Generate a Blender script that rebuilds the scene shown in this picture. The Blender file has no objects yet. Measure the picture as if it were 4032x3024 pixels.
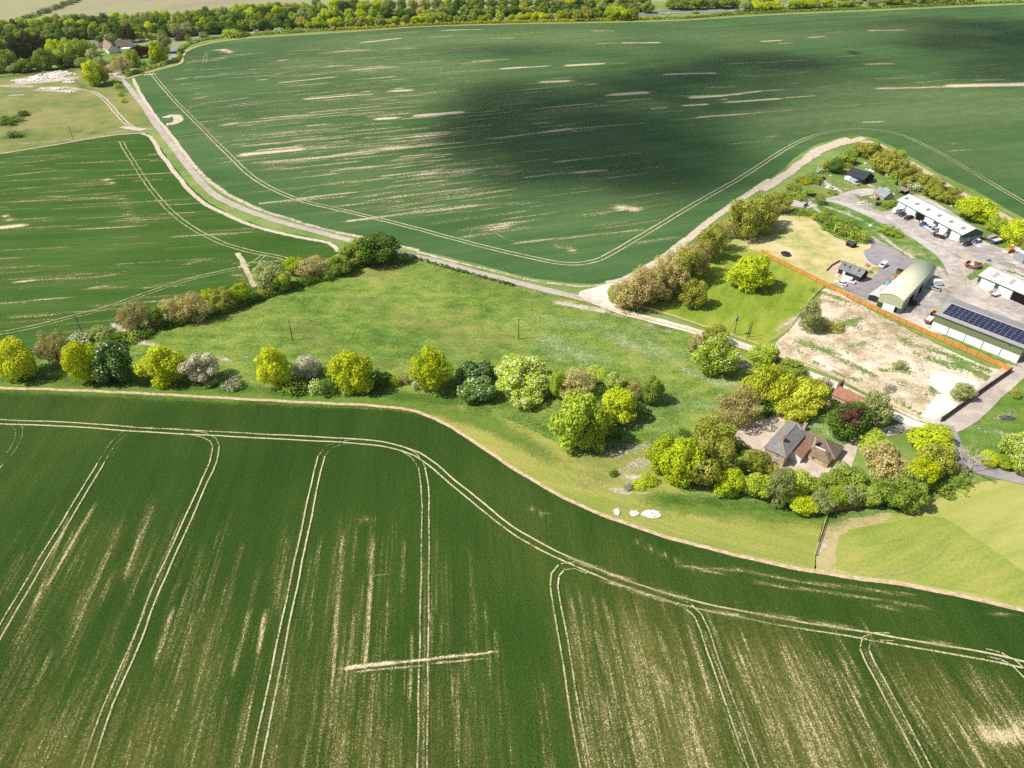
import bpy, bmesh, math, random
import numpy as np
from mathutils import Vector, Matrix
random.seed(7); RNG = np.random.default_rng(7)
S = bpy.context.scene; COL = S.collection
R = math.radians

# ------------------------------------------------------------------ camera, sky, sun, exposure
CAM_H, PITCH, FPX = 132.0, R(36), 2796.0
cd = bpy.data.cameras.new('camera'); cam = bpy.data.objects.new('camera', cd); COL.objects.link(cam)
cam.location = (0, 0, CAM_H); cam.rotation_euler = (R(90) - PITCH, 0, 0)
cd.sensor_fit = 'HORIZONTAL'; cd.sensor_width = 36.0; cd.lens = 36.0 * FPX / 4032.0
cd.clip_start = 1.0; cd.clip_end = 20000.0
S.camera = cam
SUN_EL, SUN_AZ = R(50), R(12)          # shadows fall to +x, a little away from the camera
tosun = Vector((-math.cos(SUN_AZ) * math.cos(SUN_EL), -math.sin(SUN_AZ) * math.cos(SUN_EL), math.sin(SUN_EL)))
w = bpy.data.worlds.new('World'); S.world = w; w.use_nodes = True
nt = w.node_tree; bg = nt.nodes['Background']; sky = nt.nodes.new('ShaderNodeTexSky')
sky.sky_type = 'NISHITA'; sky.sun_disc = False; sky.sun_elevation = SUN_EL
sky.sun_rotation = math.atan2(tosun.x, tosun.y); sky.altitude = 100; sky.dust_density = 1.5
nt.links.new(sky.outputs[0], bg.inputs[0]); bg.inputs[1].default_value = 0.085
sl = bpy.data.lights.new('sun', 'SUN'); sl.energy = 4.3; sl.angle = R(0.53); sl.color = (1.0, 0.95, 0.86)
so = bpy.data.objects.new('sun', sl); COL.objects.link(so)
so.rotation_euler = tosun.to_track_quat('Z', 'Y').to_euler()
S.view_settings.view_transform = 'Standard'; S.view_settings.look = 'None'
S.view_settings.exposure = 0.5; S.view_settings.gamma = 1.0
S.render.engine = 'CYCLES'
S.cycles.use_denoising = False; S.cycles.max_bounces = 8; S.cycles.diffuse_bounces = 4; S.cycles.glossy_bounces = 2
S.cycles.transmission_bounces = 3; S.cycles.transparent_max_bounces = 16; S.cycles.volume_bounces = 0

# ------------------------------------------------------------------ pixel -> ground plane (real metres)
ZO = {'M': (0, 0, 1.8228), 1: (3000, 500, .4822), 2: (2400, 1000, .7378), 3: (0, 0, .6329), 4: (1300, 0, .6329),
      5: (2632, 0, .6329), 6: (0, 1000, .6329), 7: (1000, 1200, .6329), 8: (2300, 1200, .5425), 9: (2500, 1500, .6329),
      10: (2800, 1950, .557), 11: (0, 2000, .9114), 12: (2016, 2000, .9114), 'A': (3150, 620, .226), 'B': (3500, 740, .2412),
      'C': (3220, 980, .226), 'D': (3600, 1050, .2411), 'E': (2980, 1620, .1989), 'F': (3600, 1500, .3014),
      'H': (350, 80, .2486), 'I': (0, 0, .2712)}
CP, SP = math.cos(PITCH), math.sin(PITCH)
def px(k, x, y):
    a, b, s = ZO[k]; return a + x * s, b + y * s
def Gp(u, v, z=0.0):
    X = (u - 2016) / FPX; Y = (1512 - v) / FPX
    t = (CAM_H - z) / (SP - Y * CP)
    return Vector((X * t, (CP + Y * SP) * t, z))
def G(k, x, y, z=0.0):
    return Gp(*px(k, x, y), z)
def GL(k, pts, z=0.0):
    return [G(k, x, y, z) for x, y in pts]
def depth(p): return p.y * CP + (CAM_H - p.z) * SP

# ------------------------------------------------------------------ node helpers
def newmat(name):
    m = bpy.data.materials.new(name); m.use_nodes = True
    n = m.node_tree.nodes; b = n['Principled BSDF']
    return m, n, m.node_tree.links, b
def math_node(n, l, op, a, b=None, c=None, clamp=False):
    q = n.new('ShaderNodeMath'); q.operation = op; q.use_clamp = clamp
    for i, v in enumerate((a, b, c)):
        if v is None: continue
        if isinstance(v, (int, float)): q.inputs[i].default_value = v
        else: l.new(v, q.inputs[i])
    return q.outputs[0]
def coords(n, l, ang=0.0, sc=(1, 1, 1)):
    t = n.new('ShaderNodeTexCoord'); a = n.new('ShaderNodeMapping'); a.inputs['Rotation'].default_value = (0, 0, -ang)
    l.new(t.outputs['Object'], a.inputs['Vector'])
    b = n.new('ShaderNodeMapping'); b.inputs['Scale'].default_value = sc
    l.new(a.outputs[0], b.inputs['Vector']); return b.outputs[0]
def noise(n, l, vec, scale, detail=3.0, rough=.55):
    t = n.new('ShaderNodeTexNoise'); t.inputs['Scale'].default_value = scale
    t.inputs['Detail'].default_value = detail; t.inputs['Roughness'].default_value = rough
    if vec is not None: l.new(vec, t.inputs['Vector'])
    return t.outputs['Fac']
def ramp(n, l, fac, stops):
    r = n.new('ShaderNodeValToRGB'); e = r.color_ramp.elements
    while len(e) < len(stops): e.new(.5)
    for i, (p, c) in enumerate(stops):
        e[i].position = p; e[i].color = (*c, 1)
    l.new(fac, r.inputs[0]); return r.outputs[0]
def wsum(n, l, items):
    acc = None
    for o, wt in items:
        v = math_node(n, l, 'MULTIPLY', math_node(n, l, 'SUBTRACT', o, .5), wt)
        acc = v if acc is None else math_node(n, l, 'ADD', acc, v)
    return math_node(n, l, 'ADD', acc, .5)
def dull(b, rough=.95, spec=.08):
    b.inputs['Roughness'].default_value = rough; b.inputs['Specular IOR Level'].default_value = spec
def ground_mat(name, stops, big=.02, mid=.15, fine=1.3, w=(1.0, .6, .8), ang=0.0, st=(1, 1), rows=None, bump=0.0):
    """noise-driven colour for a ground surface; ang/st stretch the middle noise along the working direction"""
    m, n, l, b = newmat(name); dull(b)
    c0 = coords(n, l, ang); cs = coords(n, l, ang, (st[0], st[1], 1))
    it = [(noise(n, l, c0, big, 3), w[0]), (noise(n, l, cs, mid, 3), w[1]), (noise(n, l, c0, fine, 2, .7), w[2])]
    if rows:
        it.append((noise(n, l, coords(n, l, ang, (rows[0], rows[1], 1)), 1.0, 2), rows[2]))
    v = wsum(n, l, it)
    l.new(ramp(n, l, v, stops), b.inputs['Base Color'])
    if bump:
        bp = n.new('ShaderNodeBump'); bp.inputs['Strength'].default_value = bump; bp.inputs['Distance'].default_value = .25
        l.new(noise(n, l, c0, fine, 3, .7), bp.inputs['Height']); l.new(bp.outputs[0], b.inputs['Normal'])
    return m
def overlay_mat(name, stops, ang=0.0, st=(1, 1), s1=1.0, a1=.9, s2=2.5, a2=.7, lo=.44, hi=.6, thin=None, amax=1.0):
    """surface cover with a ragged edge: the vertex value 'amt' says how much of the cover lies there"""
    m, n, l, b = newmat(name); dull(b)
    cs = coords(n, l, ang, (st[0], st[1], 1)); c0 = coords(n, l, ang)
    at = n.new('ShaderNodeAttribute'); at.attribute_name = 'amt'
    nf = noise(n, l, c0, s2, 2, .7)
    v = wsum(n, l, [(noise(n, l, cs, s1, 3, .6), a1), (nf, a2)])
    v = math_node(n, l, 'SUBTRACT', math_node(n, l, 'ADD', at.outputs['Fac'], v), .5)
    mr = n.new('ShaderNodeMapRange'); mr.interpolation_type = 'SMOOTHSTEP'
    mr.inputs['From Min'].default_value = lo; mr.inputs['From Max'].default_value = hi
    l.new(v, mr.inputs['Value'])
    col = ramp(n, l, noise(n, l, c0, s2 * .37, 3), stops); al = mr.outputs[0]
    if thin:     # where the cover is thin, straw and yellowed leaf show between
        mc = n.new('ShaderNodeMix'); mc.data_type = 'RGBA'; mc.inputs['A'].default_value = (*thin, 1)
        l.new(al, mc.inputs['Factor']); l.new(col, mc.inputs['B']); col = mc.outputs['Result']
    if thin:     # a thin yellowed crop surrounds the bare ground
        wv = math_node(n, l, 'ADD', at.outputs['Fac'], math_node(n, l, 'MULTIPLY', math_node(n, l, 'SUBTRACT', v, at.outputs['Fac']), .95))
        wr = n.new('ShaderNodeMapRange'); wr.interpolation_type = 'SMOOTHSTEP'; wr.inputs['From Min'].default_value = .12; wr.inputs['From Max'].default_value = .8; wr.inputs['To Max'].default_value = .5
        l.new(wv, wr.inputs['Value']); al = math_node(n, l, 'MAXIMUM', al, wr.outputs[0])
    if amax < 1: al = math_node(n, l, 'MULTIPLY', al, amax)
    l.new(col, b.inputs['Base Color'])
    tr = n.new('ShaderNodeBsdfTransparent'); mx = n.new('ShaderNodeMixShader')
    l.new(al, mx.inputs[0]); l.new(tr.outputs[0], mx.inputs[1]); l.new(b.outputs[0], mx.inputs[2])
    l.new(mx.outputs[0], n['Material Output'].inputs['Surface']); return m
def solid(name, col, rough=.7, spec=.3, var=.15, scale=1.5, metal=0.0, st=(1, 1, 1)):
    m, n, l, b = newmat(name); dull(b, rough, spec); b.inputs['Metallic'].default_value = metal
    f = noise(n, l, coords(n, l, 0, st), scale, 4, .6)
    c = Vector(col)
    l.new(ramp(n, l, f, [(.3, tuple(c * (1 - var))), (.7, tuple(min(1, q * (1 + var)) for q in c))]), b.inputs['Base Color'])
    return m

# ------------------------------------------------------------------ mesh helpers
class MB:
    def __init__(self): self.v = []; self.f = []
    def add(self, vs, fs):
        o = len(self.v); self.v += [tuple(p) for p in vs]; self.f += [tuple(i + o for i in f) for f in fs]; return self
    def hexa(self, b, t):       # bottom quad, top quad (ccw from above)
        return self.add(list(b) + list(t), [(3, 2, 1, 0), (4, 5, 6, 7), (0, 1, 5, 4), (1, 2, 6, 5), (2, 3, 7, 6), (3, 0, 4, 7)])
    def box(self, x0, x1, y0, y1, z0, z1, inset=0.0):
        i = inset
        return self.hexa([(x0, y0, z0), (x1, y0, z0), (x1, y1, z0), (x0, y1, z0)],
                         [(x0 + i, y0 + i, z1), (x1 - i, y0 + i, z1), (x1 - i, y1 - i, z1), (x0 + i, y1 - i, z1)])
    def prism(self, prof, y0, y1):   # profile in x,z extruded along y
        n = len(prof)
        vs = [(x, y0, z) for x, z in prof] + [(x, y1, z) for x, z in prof]
        return self.add(vs, [tuple(range(n)), tuple(range(2 * n - 1, n - 1, -1))] + [(i, i + n, (i + 1) % n + n, (i + 1) % n) for i in range(n)])
    def tube(self, a, b, r0, r1=None, n=8):
        a, b = Vector(a), Vector(b); r1 = r0 if r1 is None else r1
        d = (b - a).normalized(); u = d.orthogonal().normalized(); v = d.cross(u)
        vs = []
        for p, r in ((a, r0), (b, r1)):
            for i in range(n):
                t = 2 * math.pi * i / n; vs.append(p + (u * math.cos(t) + v * math.sin(t)) * r)
        return self.add(vs, [(i, (i + 1) % n, (i + 1) % n + n, i + n) for i in range(n)] + [tuple(range(n - 1, -1, -1)), tuple(range(n, 2 * n))])
    def wall(self, a, b, h, t=.1, z0=0.0):     # upright slab from a to b
        a, b = Vector(a), Vector(b); d = (b - a); nn = Vector((-d.y, d.x, 0)).normalized() * t * .5
        return self.hexa([(*(a - nn).xy, z0), (*(b - nn).xy, z0), (*(b + nn).xy, z0), (*(a + nn).xy, z0)],
                         [(*(a - nn).xy, h), (*(b - nn).xy, h), (*(b + nn).xy, h), (*(a + nn).xy, h)])
    def slab(self, q, th):      # tilted quad q given thickness downwards
        return self.hexa([(x, y, z - th) for x, y, z in q], q)
    def mesh(self, name, m):
        me = bpy.data.meshes.new(name); me.from_pydata(self.v, [], self.f); me.update()
        for q in (m if isinstance(m, (list, tuple)) else [m]): me.materials.append(q)
        return me
    def build(self, name, m, parent=None, loc=None):
        o = bpy.data.objects.new(name, self.mesh(name, m)); COL.objects.link(o); o.parent = parent
        if loc is not None: o.location = loc
        return o
def tag(o, label=None, cat=None, group=None, kind=None):
    if label: o['label'] = label
    if cat: o['category'] = cat
    if group: o['group'] = group
    if kind: o['kind'] = kind
    return o
def thing(name, label, cat, loc=(0, 0, 0), rz=0.0, group=None):
    o = bpy.data.objects.new(name, None); COL.objects.link(o); o.empty_display_size = .5
    o.location = loc; o.rotation_euler = (0, 0, rz); return tag(o, label, cat, group)

def resample(pts, step, closed=False):
    P = [Vector((p[0], p[1])) for p in pts]; n = len(P); out = []
    rng = range(n) if closed else range(n - 1)
    for i in rng:
        if closed: p0, p1, p2, p3 = P[i - 1], P[i], P[(i + 1) % n], P[(i + 2) % n]
        else: p0, p1, p2, p3 = P[max(i - 1, 0)], P[i], P[i + 1], P[min(i + 2, n - 1)]
        L = (p2 - p1).length; k = max(1, int(L / step))
        # centripetal-ish: limit tangents to the segment length
        def tan(a, b, c):
            t = (c - a) * .5
            return t.normalized() * min(t.length, L) if t.length > 1e-6 else t
        m1, m2 = tan(p0, p1, p2), tan(p1, p2, p3)
        for j in range(k):
            t = j / k; t2, t3 = t * t, t * t * t
            out.append(p1 * (2 * t3 - 3 * t2 + 1) + m1 * (t3 - 2 * t2 + t) + p2 * (-2 * t3 + 3 * t2) + m2 * (t3 - t2))
    if not closed: out.append(P[-1])
    return out
def sheet(name, pts, z, mat, smooth=3.0, jit=.25, kind='structure'):
    """one flat ground surface at height z"""
    P = resample(pts, smooth, True) if smooth else [Vector((p[0], p[1])) for p in pts]
    bm = bmesh.new(); vs = []
    for p in P:
        j = jit if smooth else 0
        vs.append(bm.verts.new((p.x + random.uniform(-j, j), p.y + random.uniform(-j, j), z)))
    f = bm.faces.new(vs); f.normal_update()
    if f.normal.z < 0: f.normal_flip()
    bmesh.ops.triangulate(bm, faces=[f])
    me = bpy.data.meshes.new(name); bm.to_mesh(me); bm.free(); me.materials.append(mat)
    o = bpy.data.objects.new(name, me); COL.objects.link(o); o['kind'] = kind
    return o
class Ribbons:
    """strips of cover along paths; 'amt' is 1 in the middle and 0 at the edge"""
    def __init__(self): self.v = []; self.f = []; self.a = []
    def add(self, pts, width, z, off=0.0, amt=1.0, step=2.5, wob=.12, taper=False, vary=.16):
        P = resample(pts, step); n = len(P); drift = 0.0; prof = ((-1, 0), (-.55, .85), (0, 1), (.55, .85), (1, 0))
        base = len(self.v); ph = random.random() * 9
        for i, p in enumerate(P):
            t = (P[min(i + 1, n - 1)] - P[max(i - 1, 0)]).normalized(); nn = Vector((-t.y, t.x))
            o = off + wob * math.sin(i * .9 + ph) * random.random()
            drift = max(-1, min(1, drift + random.uniform(-.35, .35))); k = amt * (1 + vary * drift) * (min(1, min(i, n - 1 - i) / max(1, n * .25)) if taper else 1)
            for s, a in prof:
                q = p + nn * (o + s * width * .5 * 1.5); self.v.append((q.x, q.y, z)); self.a.append(a * k)
        for i in range(n - 1):
            for j in range(4):
                a = base + i * 5 + j; self.f.append((a, a + 5, a + 6, a + 1))
    def build(self, name, mat, label=None, kind='structure'):
        me = bpy.data.meshes.new(name); me.from_pydata(self.v, [], self.f); me.update()
        at = me.attributes.new('amt', 'FLOAT', 'POINT'); at.data.foreach_set('value', np.array(self.a, np.float32))
        me.materials.append(mat); o = bpy.data.objects.new(name, me); COL.objects.link(o); o['kind'] = kind
        return o
def inside(poly, X, Y):
    c = np.zeros(X.shape, bool); n = len(poly)
    for i in range(n):
        x0, y0 = poly[i][:2]; x1, y1 = poly[i - 1][:2]
        with np.errstate(divide='ignore', invalid='ignore'):
            c ^= ((y0 > Y) != (y1 > Y)) & (X < (x1 - x0) * (Y - y0) / (y1 - y0 + 1e-12) + x0)
    return c
def cover(name, mat, blobs, ang, cu, cv, z, poly=None, kind='structure', base=0.0):
    """grid of ground cover; blobs = (a, b, halfwidth, strength) world segments"""
    ca, sa = math.cos(ang), math.sin(ang)
    seg = []
    for a, b, wd, s in blobs:
        seg.append((a.x * ca + a.y * sa, -a.x * sa + a.y * ca, b.x * ca + b.y * sa, -b.x * sa + b.y * ca, wd, s))
    pad = [3.2 * max(q[4], 1) + 8 for q in seg]
    u0 = min(min(q[0], q[2]) - p for q, p in zip(seg, pad)); u1 = max(max(q[0], q[2]) + p for q, p in zip(seg, pad))
    v0 = min(min(q[1], q[3]) - p for q, p in zip(seg, pad)); v1 = max(max(q[1], q[3]) + p for q, p in zip(seg, pad))
    nu, nv = int((u1 - u0) / cu) + 2, int((v1 - v0) / cv) + 2
    U = u0 + np.arange(nu) * cu; V = v0 + np.arange(nv) * cv
    A = np.full((nu, nv), base, float)
    for (a, b, c, d, wd, s), p in zip(seg, pad):
        i0, i1 = max(0, int((min(a, c) - p - u0) / cu)), min(nu, int((max(a, c) + p - u0) / cu) + 2)
        j0, j1 = max(0, int((min(b, d) - p - v0) / cv)), min(nv, int((max(b, d) + p - v0) / cv) + 2)
        UU, VV = np.meshgrid(U[i0:i1], V[j0:j1], indexing='ij')
        L = math.hypot(c - a, d - b) + 1e-6; ex, ey = (c - a) / L, (d - b) / L
        t = (UU - a) * ex + (VV - b) * ey; pr = np.abs(-(UU - a) * ey + (VV - b) * ex)
        e = np.maximum(0, np.maximum(-t, t - L))
        A[i0:i1, j0:j1] = np.maximum(A[i0:i1, j0:j1], s * np.exp(-(pr / wd) ** 2 - (e / (wd * 1.2 + 1.5)) ** 2))
    UU, VV = np.meshgrid(U, V, indexing='ij'); X = UU * ca - VV * sa; Y = UU * sa + VV * ca
    if poly is not None:
        ins = inside(poly, X, Y); A[~ins] = 0
    keep = A > .02
    cell = keep[:-1, :-1] | keep[1:, :-1] | keep[:-1, 1:] | keep[1:, 1:]
    if poly is not None: cell &= ins[:-1, :-1] & ins[1:, :-1] & ins[:-1, 1:] & ins[1:, 1:]
    ii, jj = np.nonzero(cell); idx = np.arange(nu * nv).reshape(nu, nv)
    F = np.stack([idx[ii, jj], idx[ii + 1, jj], idx[ii + 1, jj + 1], idx[ii, jj + 1]], 1)
    used, inv = np.unique(F, return_inverse=True); F = inv.reshape(-1, 4)
    co = np.stack([X.ravel()[used], Y.ravel()[used], np.full(len(used), z)], 1)
    me = bpy.data.meshes.new(name); me.from_pydata(co.tolist(), [], F.tolist()); me.update()
    at = me.attributes.new('amt', 'FLOAT', 'POINT'); at.data.foreach_set('value', A.ravel()[used].astype(np.float32))
    me.materials.append(mat); o = bpy.data.objects.new(name, me); COL.objects.link(o); o['kind'] = kind
    return o
def B(k, x0, y0, x1, y1, w, s): return (G(k, x0, y0), G(k, x1, y1), w, s)
def direction(k, a, b):
    p, q = G(k, *a), G(k, *b); return math.atan2(q.y - p.y, q.x - p.x)
def wildstreaks(poly, ang, n, lr, wr, sr, seed):
    rg = random.Random(seed); xs = [p[0] for p in poly]; ys = [p[1] for p in poly]; out = []
    while len(out) < n:
        x, y = rg.uniform(min(xs), max(xs)), rg.uniform(min(ys), max(ys))
        if not inside(poly, np.array([x]), np.array([y]))[0]: continue
        L = rg.uniform(*lr); c = Vector((x, y, 0)); d = Vector((math.cos(ang), math.sin(ang), 0)) * L * .5
        out.append((c - d, c + d, rg.uniform(*wr), rg.uniform(*sr)))
    return out

# ------------------------------------------------------------------ ground
FRONT = [(-700, 800), (0, 839), (100, 842), (200, 846), (350, 853), (500, 862), (700, 872), (800, 877), (880, 886), (940, 906), (1000, 940), (1080, 994), (1160, 1044), (1250, 1092), (1350, 1131), (1450, 1164), (1600, 1203),
         (1700, 1225), (1800, 1243), (1900, 1257), (2000, 1273), (2100, 1294), (2212, 1320), (2500, 1390)]
front_edge = GL('M', FRONT)
front_poly = front_edge + GL('M', [(2700, 2300), (-700, 2300)])
ANG_F = direction(11, (1826, 1124), (1841, 0))
left_poly = GL(3, [(-500, 1010), (0, 955), (70, 945), (280, 912), (450, 882), (700, 842), (900, 826), (960, 868)]) + GL('M', [(345, 318), (375, 358), (405, 396), (445, 432), (490, 459), (540, 480), (600, 498), (660, 510), (715, 523), (738, 540), (700, 565), (640, 592), (560, 625), (470, 660), (370, 680), (270, 705), (180, 745), (90, 765), (-250, 800)])
ANG_L = direction(6, (170, 165), (720, 130))
far_poly = GL(3, [(795, 490), (940, 446), (1120, 397), (1138, 350), (1180, 310), (1300, 272), (1500, 243), (1800, 222), (2212, 196)]) + GL(4, [(600, 166), (1200, 149), (1700, 141), (2212, 126)]) + GL(5, [(600, 96), (1200, 70), (2000, 36), (2212, 28), (3200, -10)]) + GL('M', [(3000, 560), (2500, 560), (2212, 470), (2120, 418), (2030, 375), (1960, 335), (1895, 300), (1850, 292), (1750, 318), (1660, 392), (1560, 452), (1500, 500), (1450, 540), (1400, 570), (1345, 600), (1315, 610), (1250, 612), (1150, 600), (1000, 563), (860, 531), (760, 505), (640, 478), (520, 430), (460, 392), (400, 337), (360, 285), (320, 222), (290, 175)])
ANG_R = direction(4, (60, 962), (1950, 770))

base_m = ground_mat('rough_grass', [(.3, (.13, .19, .045)), (.5, (.17, .25, .06)), (.72, (.25, .29, .09))], .02, .12, .9, (1, .8, .7))
fallow_m = ground_mat('fallow', [(.3, (.265, .235, .155)), (.5, (.305, .275, .175)), (.7, (.30, .305, .13))], .012, .05, .6, (1.1, .8, .5), R(25), (.5, 1.6))
crop_front_m = ground_mat('young_cereal', [(.15, (0.015, 0.034, 0.005)), (.42, (0.025, 0.059, 0.007)), (.6, (0.034, 0.073, 0.010)), (.85, (0.077, 0.099, 0.017))],
                          .013, 1.0, 2.6, (.7, .4, 1.2), ANG_F, (.02, .16), (.04, 1.6, .24), .6)
crop_left_m = ground_mat('young_cereal_left', [(.2, (0.029, 0.074, 0.009)), (.5, (0.044, 0.101, 0.014)), (.7, (0.068, 0.127, 0.024)), (.88, (0.119, 0.149, 0.041))],
                         .012, 1.0, 1.8, (.8, .6, .8), ANG_L, (.015, .12), (.03, .9, .45), .4)
crop_far_m = ground_mat('young_cereal_far', [(.22, (0.040, 0.094, 0.029)), (.5, (0.062, 0.126, 0.039)), (.7, (0.094, 0.157, 0.051)), (.88, (0.138, 0.174, 0.065))],
                        .008, 1.0, 1.3, (.9, .65, .75), ANG_R, (.008, .09), (.02, .6, .4), .3)
soilc = [(.3, (.46, .39, .24)), (.5, (.56, .48, .32)), (.7, (.64, .57, .43))]; STRAW = (.225, .222, .055)
soil_front = overlay_mat('bare_chalky_soil', [(.3, (.42, .34, .17)), (.5, (.52, .43, .24)), (.7, (.60, .52, .33))], ANG_F, (.07, 1.4), 1.0, 1.3, 4.2, 2.0, .42, .95, STRAW)
soil_left = overlay_mat('bare_chalky_soil_left', soilc, ANG_L, (.04, .9), 1.0, 1.2, 2.2, 1.6, .38, .88, STRAW)
soil_far = overlay_mat('bare_chalky_soil_far', soilc, ANG_R, (.025, .75), 1.0, 1.2, 1.6, 1.5, .36, .8, STRAW)
edge_m = overlay_mat('bare_earth_strip', [(.3, (.36, .25, .15)), (.5, (.50, .37, .23)), (.7, (.62, .49, .34))], 0, (1, 1), .5, .5, 2.2, .6, .3, .45)
track_soil = overlay_mat('chalk_track', [(.3, (0.409, 0.331, 0.233)), (.5, (0.521, 0.442, 0.335)), (.7, (0.614, 0.534, 0.428))], 0, (1, 1), .35, 1.0, 1.8, 1.1, .3, .62)

sheet('ground', [(-9000, -600), (9000, -600), (9000, 14000), (-9000, 14000)], 0.0, base_m, None)
fal_line = GL(3, [(-900, 330), (0, 250), (700, 190), (1100, 165), (1500, 120), (2212, 75)]) + GL(4, [(600, 60), (1300, 25), (2212, 10)]) + GL(5, [(600, -5), (1500, -25), (3400, -70)])
sheet('fallow_field', fal_line + [Vector((8900, 13000, 0)), Vector((-8900, 13000, 0))], .02, fallow_m, None)
sheet('crop_field', front_poly, .06, crop_front_m, 4, .2)
sheet('crop_field', left_poly, .05, crop_left_m, 4, .4)
sheet('crop_field', far_poly, .05, crop_far_m, 5, .5)

# --- wheel tracks of the sprayer
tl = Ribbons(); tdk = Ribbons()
heads = GL('M', [(-200, 895), (0, 911), (150, 917), (300, 928), (450, 936), (600, 944), (700, 949), (760, 953), (826, 959), (870, 970), (900, 981), (942, 1010), (978, 1042), (1040, 1092), (1106, 1145), (1160, 1176), (1221, 1207), (1290, 1236), (1346, 1258), (1476, 1300), (1656, 1338), (1750, 1354), (1856, 1371), (2000, 1396), (2156, 1423), (2212, 1436), (2500, 1500)])
lines = [GL('M', [(-20, 908), (12, 911), (32, 917), (42, 928), (40, 946), (27, 972), (0, 1004), (-60, 1060)]),
         GL('M', [(330, 927), (295, 928), (268, 936), (245, 958), (218, 1000), (160, 1097), (75, 1237), (0, 1366), (-80, 1500)]),
         GL('M', [(395, 932), (440, 940), (460, 950), (467, 965), (460, 1000), (443, 1037), (417, 1097), (375, 1190), (330, 1290), (298, 1378), (235, 1522), (187, 1659), (120, 1850)]),
         GL('M', [(780, 954), (735, 957), (708, 966), (695, 985), (685, 1020), (669, 1097), (641, 1230), (610, 1378), (581, 1520), (552, 1659), (512, 1850)]),
         GL('M', [(860, 966), (895, 985), (911, 1010), (917, 1045), (919, 1097), (918, 1250), (916, 1378), (914, 1500), (912, 1659), (909, 1850)]),
         GL(12, [(330, 272), (270, 248), (215, 256), (186, 288), (180, 335), (195, 420), (222, 570), (255, 780), (285, 960), (316, 1124), (365, 1400)]),
         GL(12, [(650, 378), (700, 400), (760, 425), (802, 465), (832, 530), (863, 620), (918, 780), (980, 950), (1043, 1124), (1150, 1400)]),
         GL(12, [(1640, 558), (1575, 556), (1530, 572), (1522, 610), (1545, 665), (1590, 745), (1640, 840), (1705, 960), (1790, 1124), (1940, 1400)]),
         GL(12, [(2050, 625), (2110, 640), (2170, 672), (2230, 730), (2330, 850), (2480, 1040)])]
for s in (-.9, .9):
    tl.add(heads, .42, .085 + .004 * s, s, .9)
    for i, q in enumerate(lines):
        kk = (7, 5, 4, 4, 3, 3, 3, 4, 2)[i]
        tl.add(q[:kk], .24, .10 + .004 * s + i * .0006, s, .55 if i in (0, 1, 3) else .74)
        tl.add(q[kk - 1:], .36, .10 + .004 * s + i * .0006, s, .84)
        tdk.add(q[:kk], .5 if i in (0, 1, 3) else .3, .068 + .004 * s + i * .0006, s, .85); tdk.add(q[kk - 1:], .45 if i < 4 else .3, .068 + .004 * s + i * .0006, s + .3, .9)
tl.add(GL(11, [(1570, 298), (1640, 292), (1700, 284)]), .5, .12, 0, .5, 1.2, .2, True)
tl.build('tramlines', overlay_mat('wheel_track', [(.3, (.42, .36, .2)), (.5, (.52, .46, .28)), (.7, (.62, .56, .4))], 0, (1, 1), .25, .7, 2.2, 1.5, .30, .85, STRAW))
tdk.build('tramlines', overlay_mat('gap_shade', [(.3, (.012, .03, .006)), (.7, (.03, .06, .012))], 0, (1, 1), .25, .5, 2.0, .8, .3, .8))  # shade in the tramline gaps, painted as dark green ribbons
tr = Ribbons()
far_t = GL('M', [(326, 155), (330, 161), (351, 187), (382, 222), (410, 250), (441, 281), (465, 306), (493, 333), (521, 361), (540, 378), (570, 398), (610, 418), (660, 436), (750, 457), (870, 486), (1000, 521), (1100, 546), (1200, 567), (1250, 570), (1300, 558), (1400, 501), (1500, 441), (1600, 384), (1700, 320), (1760, 293), (1830, 280), (1890, 281), (1950, 293), (2030, 331), (2100, 371), (2212, 437), (2450, 570)])
left_t = [GL('M', [(262, 306), (268, 318), (285, 345), (310, 385), (340, 425), (375, 462), (420, 495), (480, 525), (540, 543), (600, 555), (640, 566)]),
          GL(6, [(-300, 520), (0, 493), (200, 455), (400, 404), (640, 341), (900, 250), (1150, 166), (1350, 118), (1500, 84), (1590, 50), (1640, 5)]),
          GL(6, [(120, 212), (400, 168), (640, 140), (900, 98), (1200, 70), (1450, 38)])]
for s in (-1, 1):
    tr.add(far_t, .6, .09 + .004 * s, s * 1.15, .85)
    tr.add(left_t[0], .55, .09 + .004 * s, s * 1.05, .8); tr.add(left_t[1], .45, .10 + .004 * s, s * 1.05, .72); tr.add(left_t[2], .5, .11 + .004 * s, s, .45)
for q in (GL(3, [(1170, 690), (1210, 662), (1300, 640), (1500, 615)]), GL(3, [(1365, 915), (1390, 890), (1450, 875), (1700, 845), (2100, 808)]), GL('M', [(650, 432), (655, 418), (690, 408)]),
          GL('M', [(1015, 515), (1020, 498), (1050, 490), (1110, 521), (1230, 512), (1390, 497)]), GL(3, [(1262, 395), (1272, 350), (1282, 328)]), GL(3, [(1280, 390), (1290, 350), (1296, 330)])):
    tr.add(q, .7, .12, 0, .6)
tr.add(GL(6, [(1478, -5), (1510, 55), (1560, 150), (1590, 205)]), 2.2, .125, 0, .95, 2, .4)
tr.add(GL(6, [(1480, 85), (1545, 68)]), 1.5, .127, 0, .9, 2, .4)
tr.build('tramlines', bpy.data.materials['wheel_track'])

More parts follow.
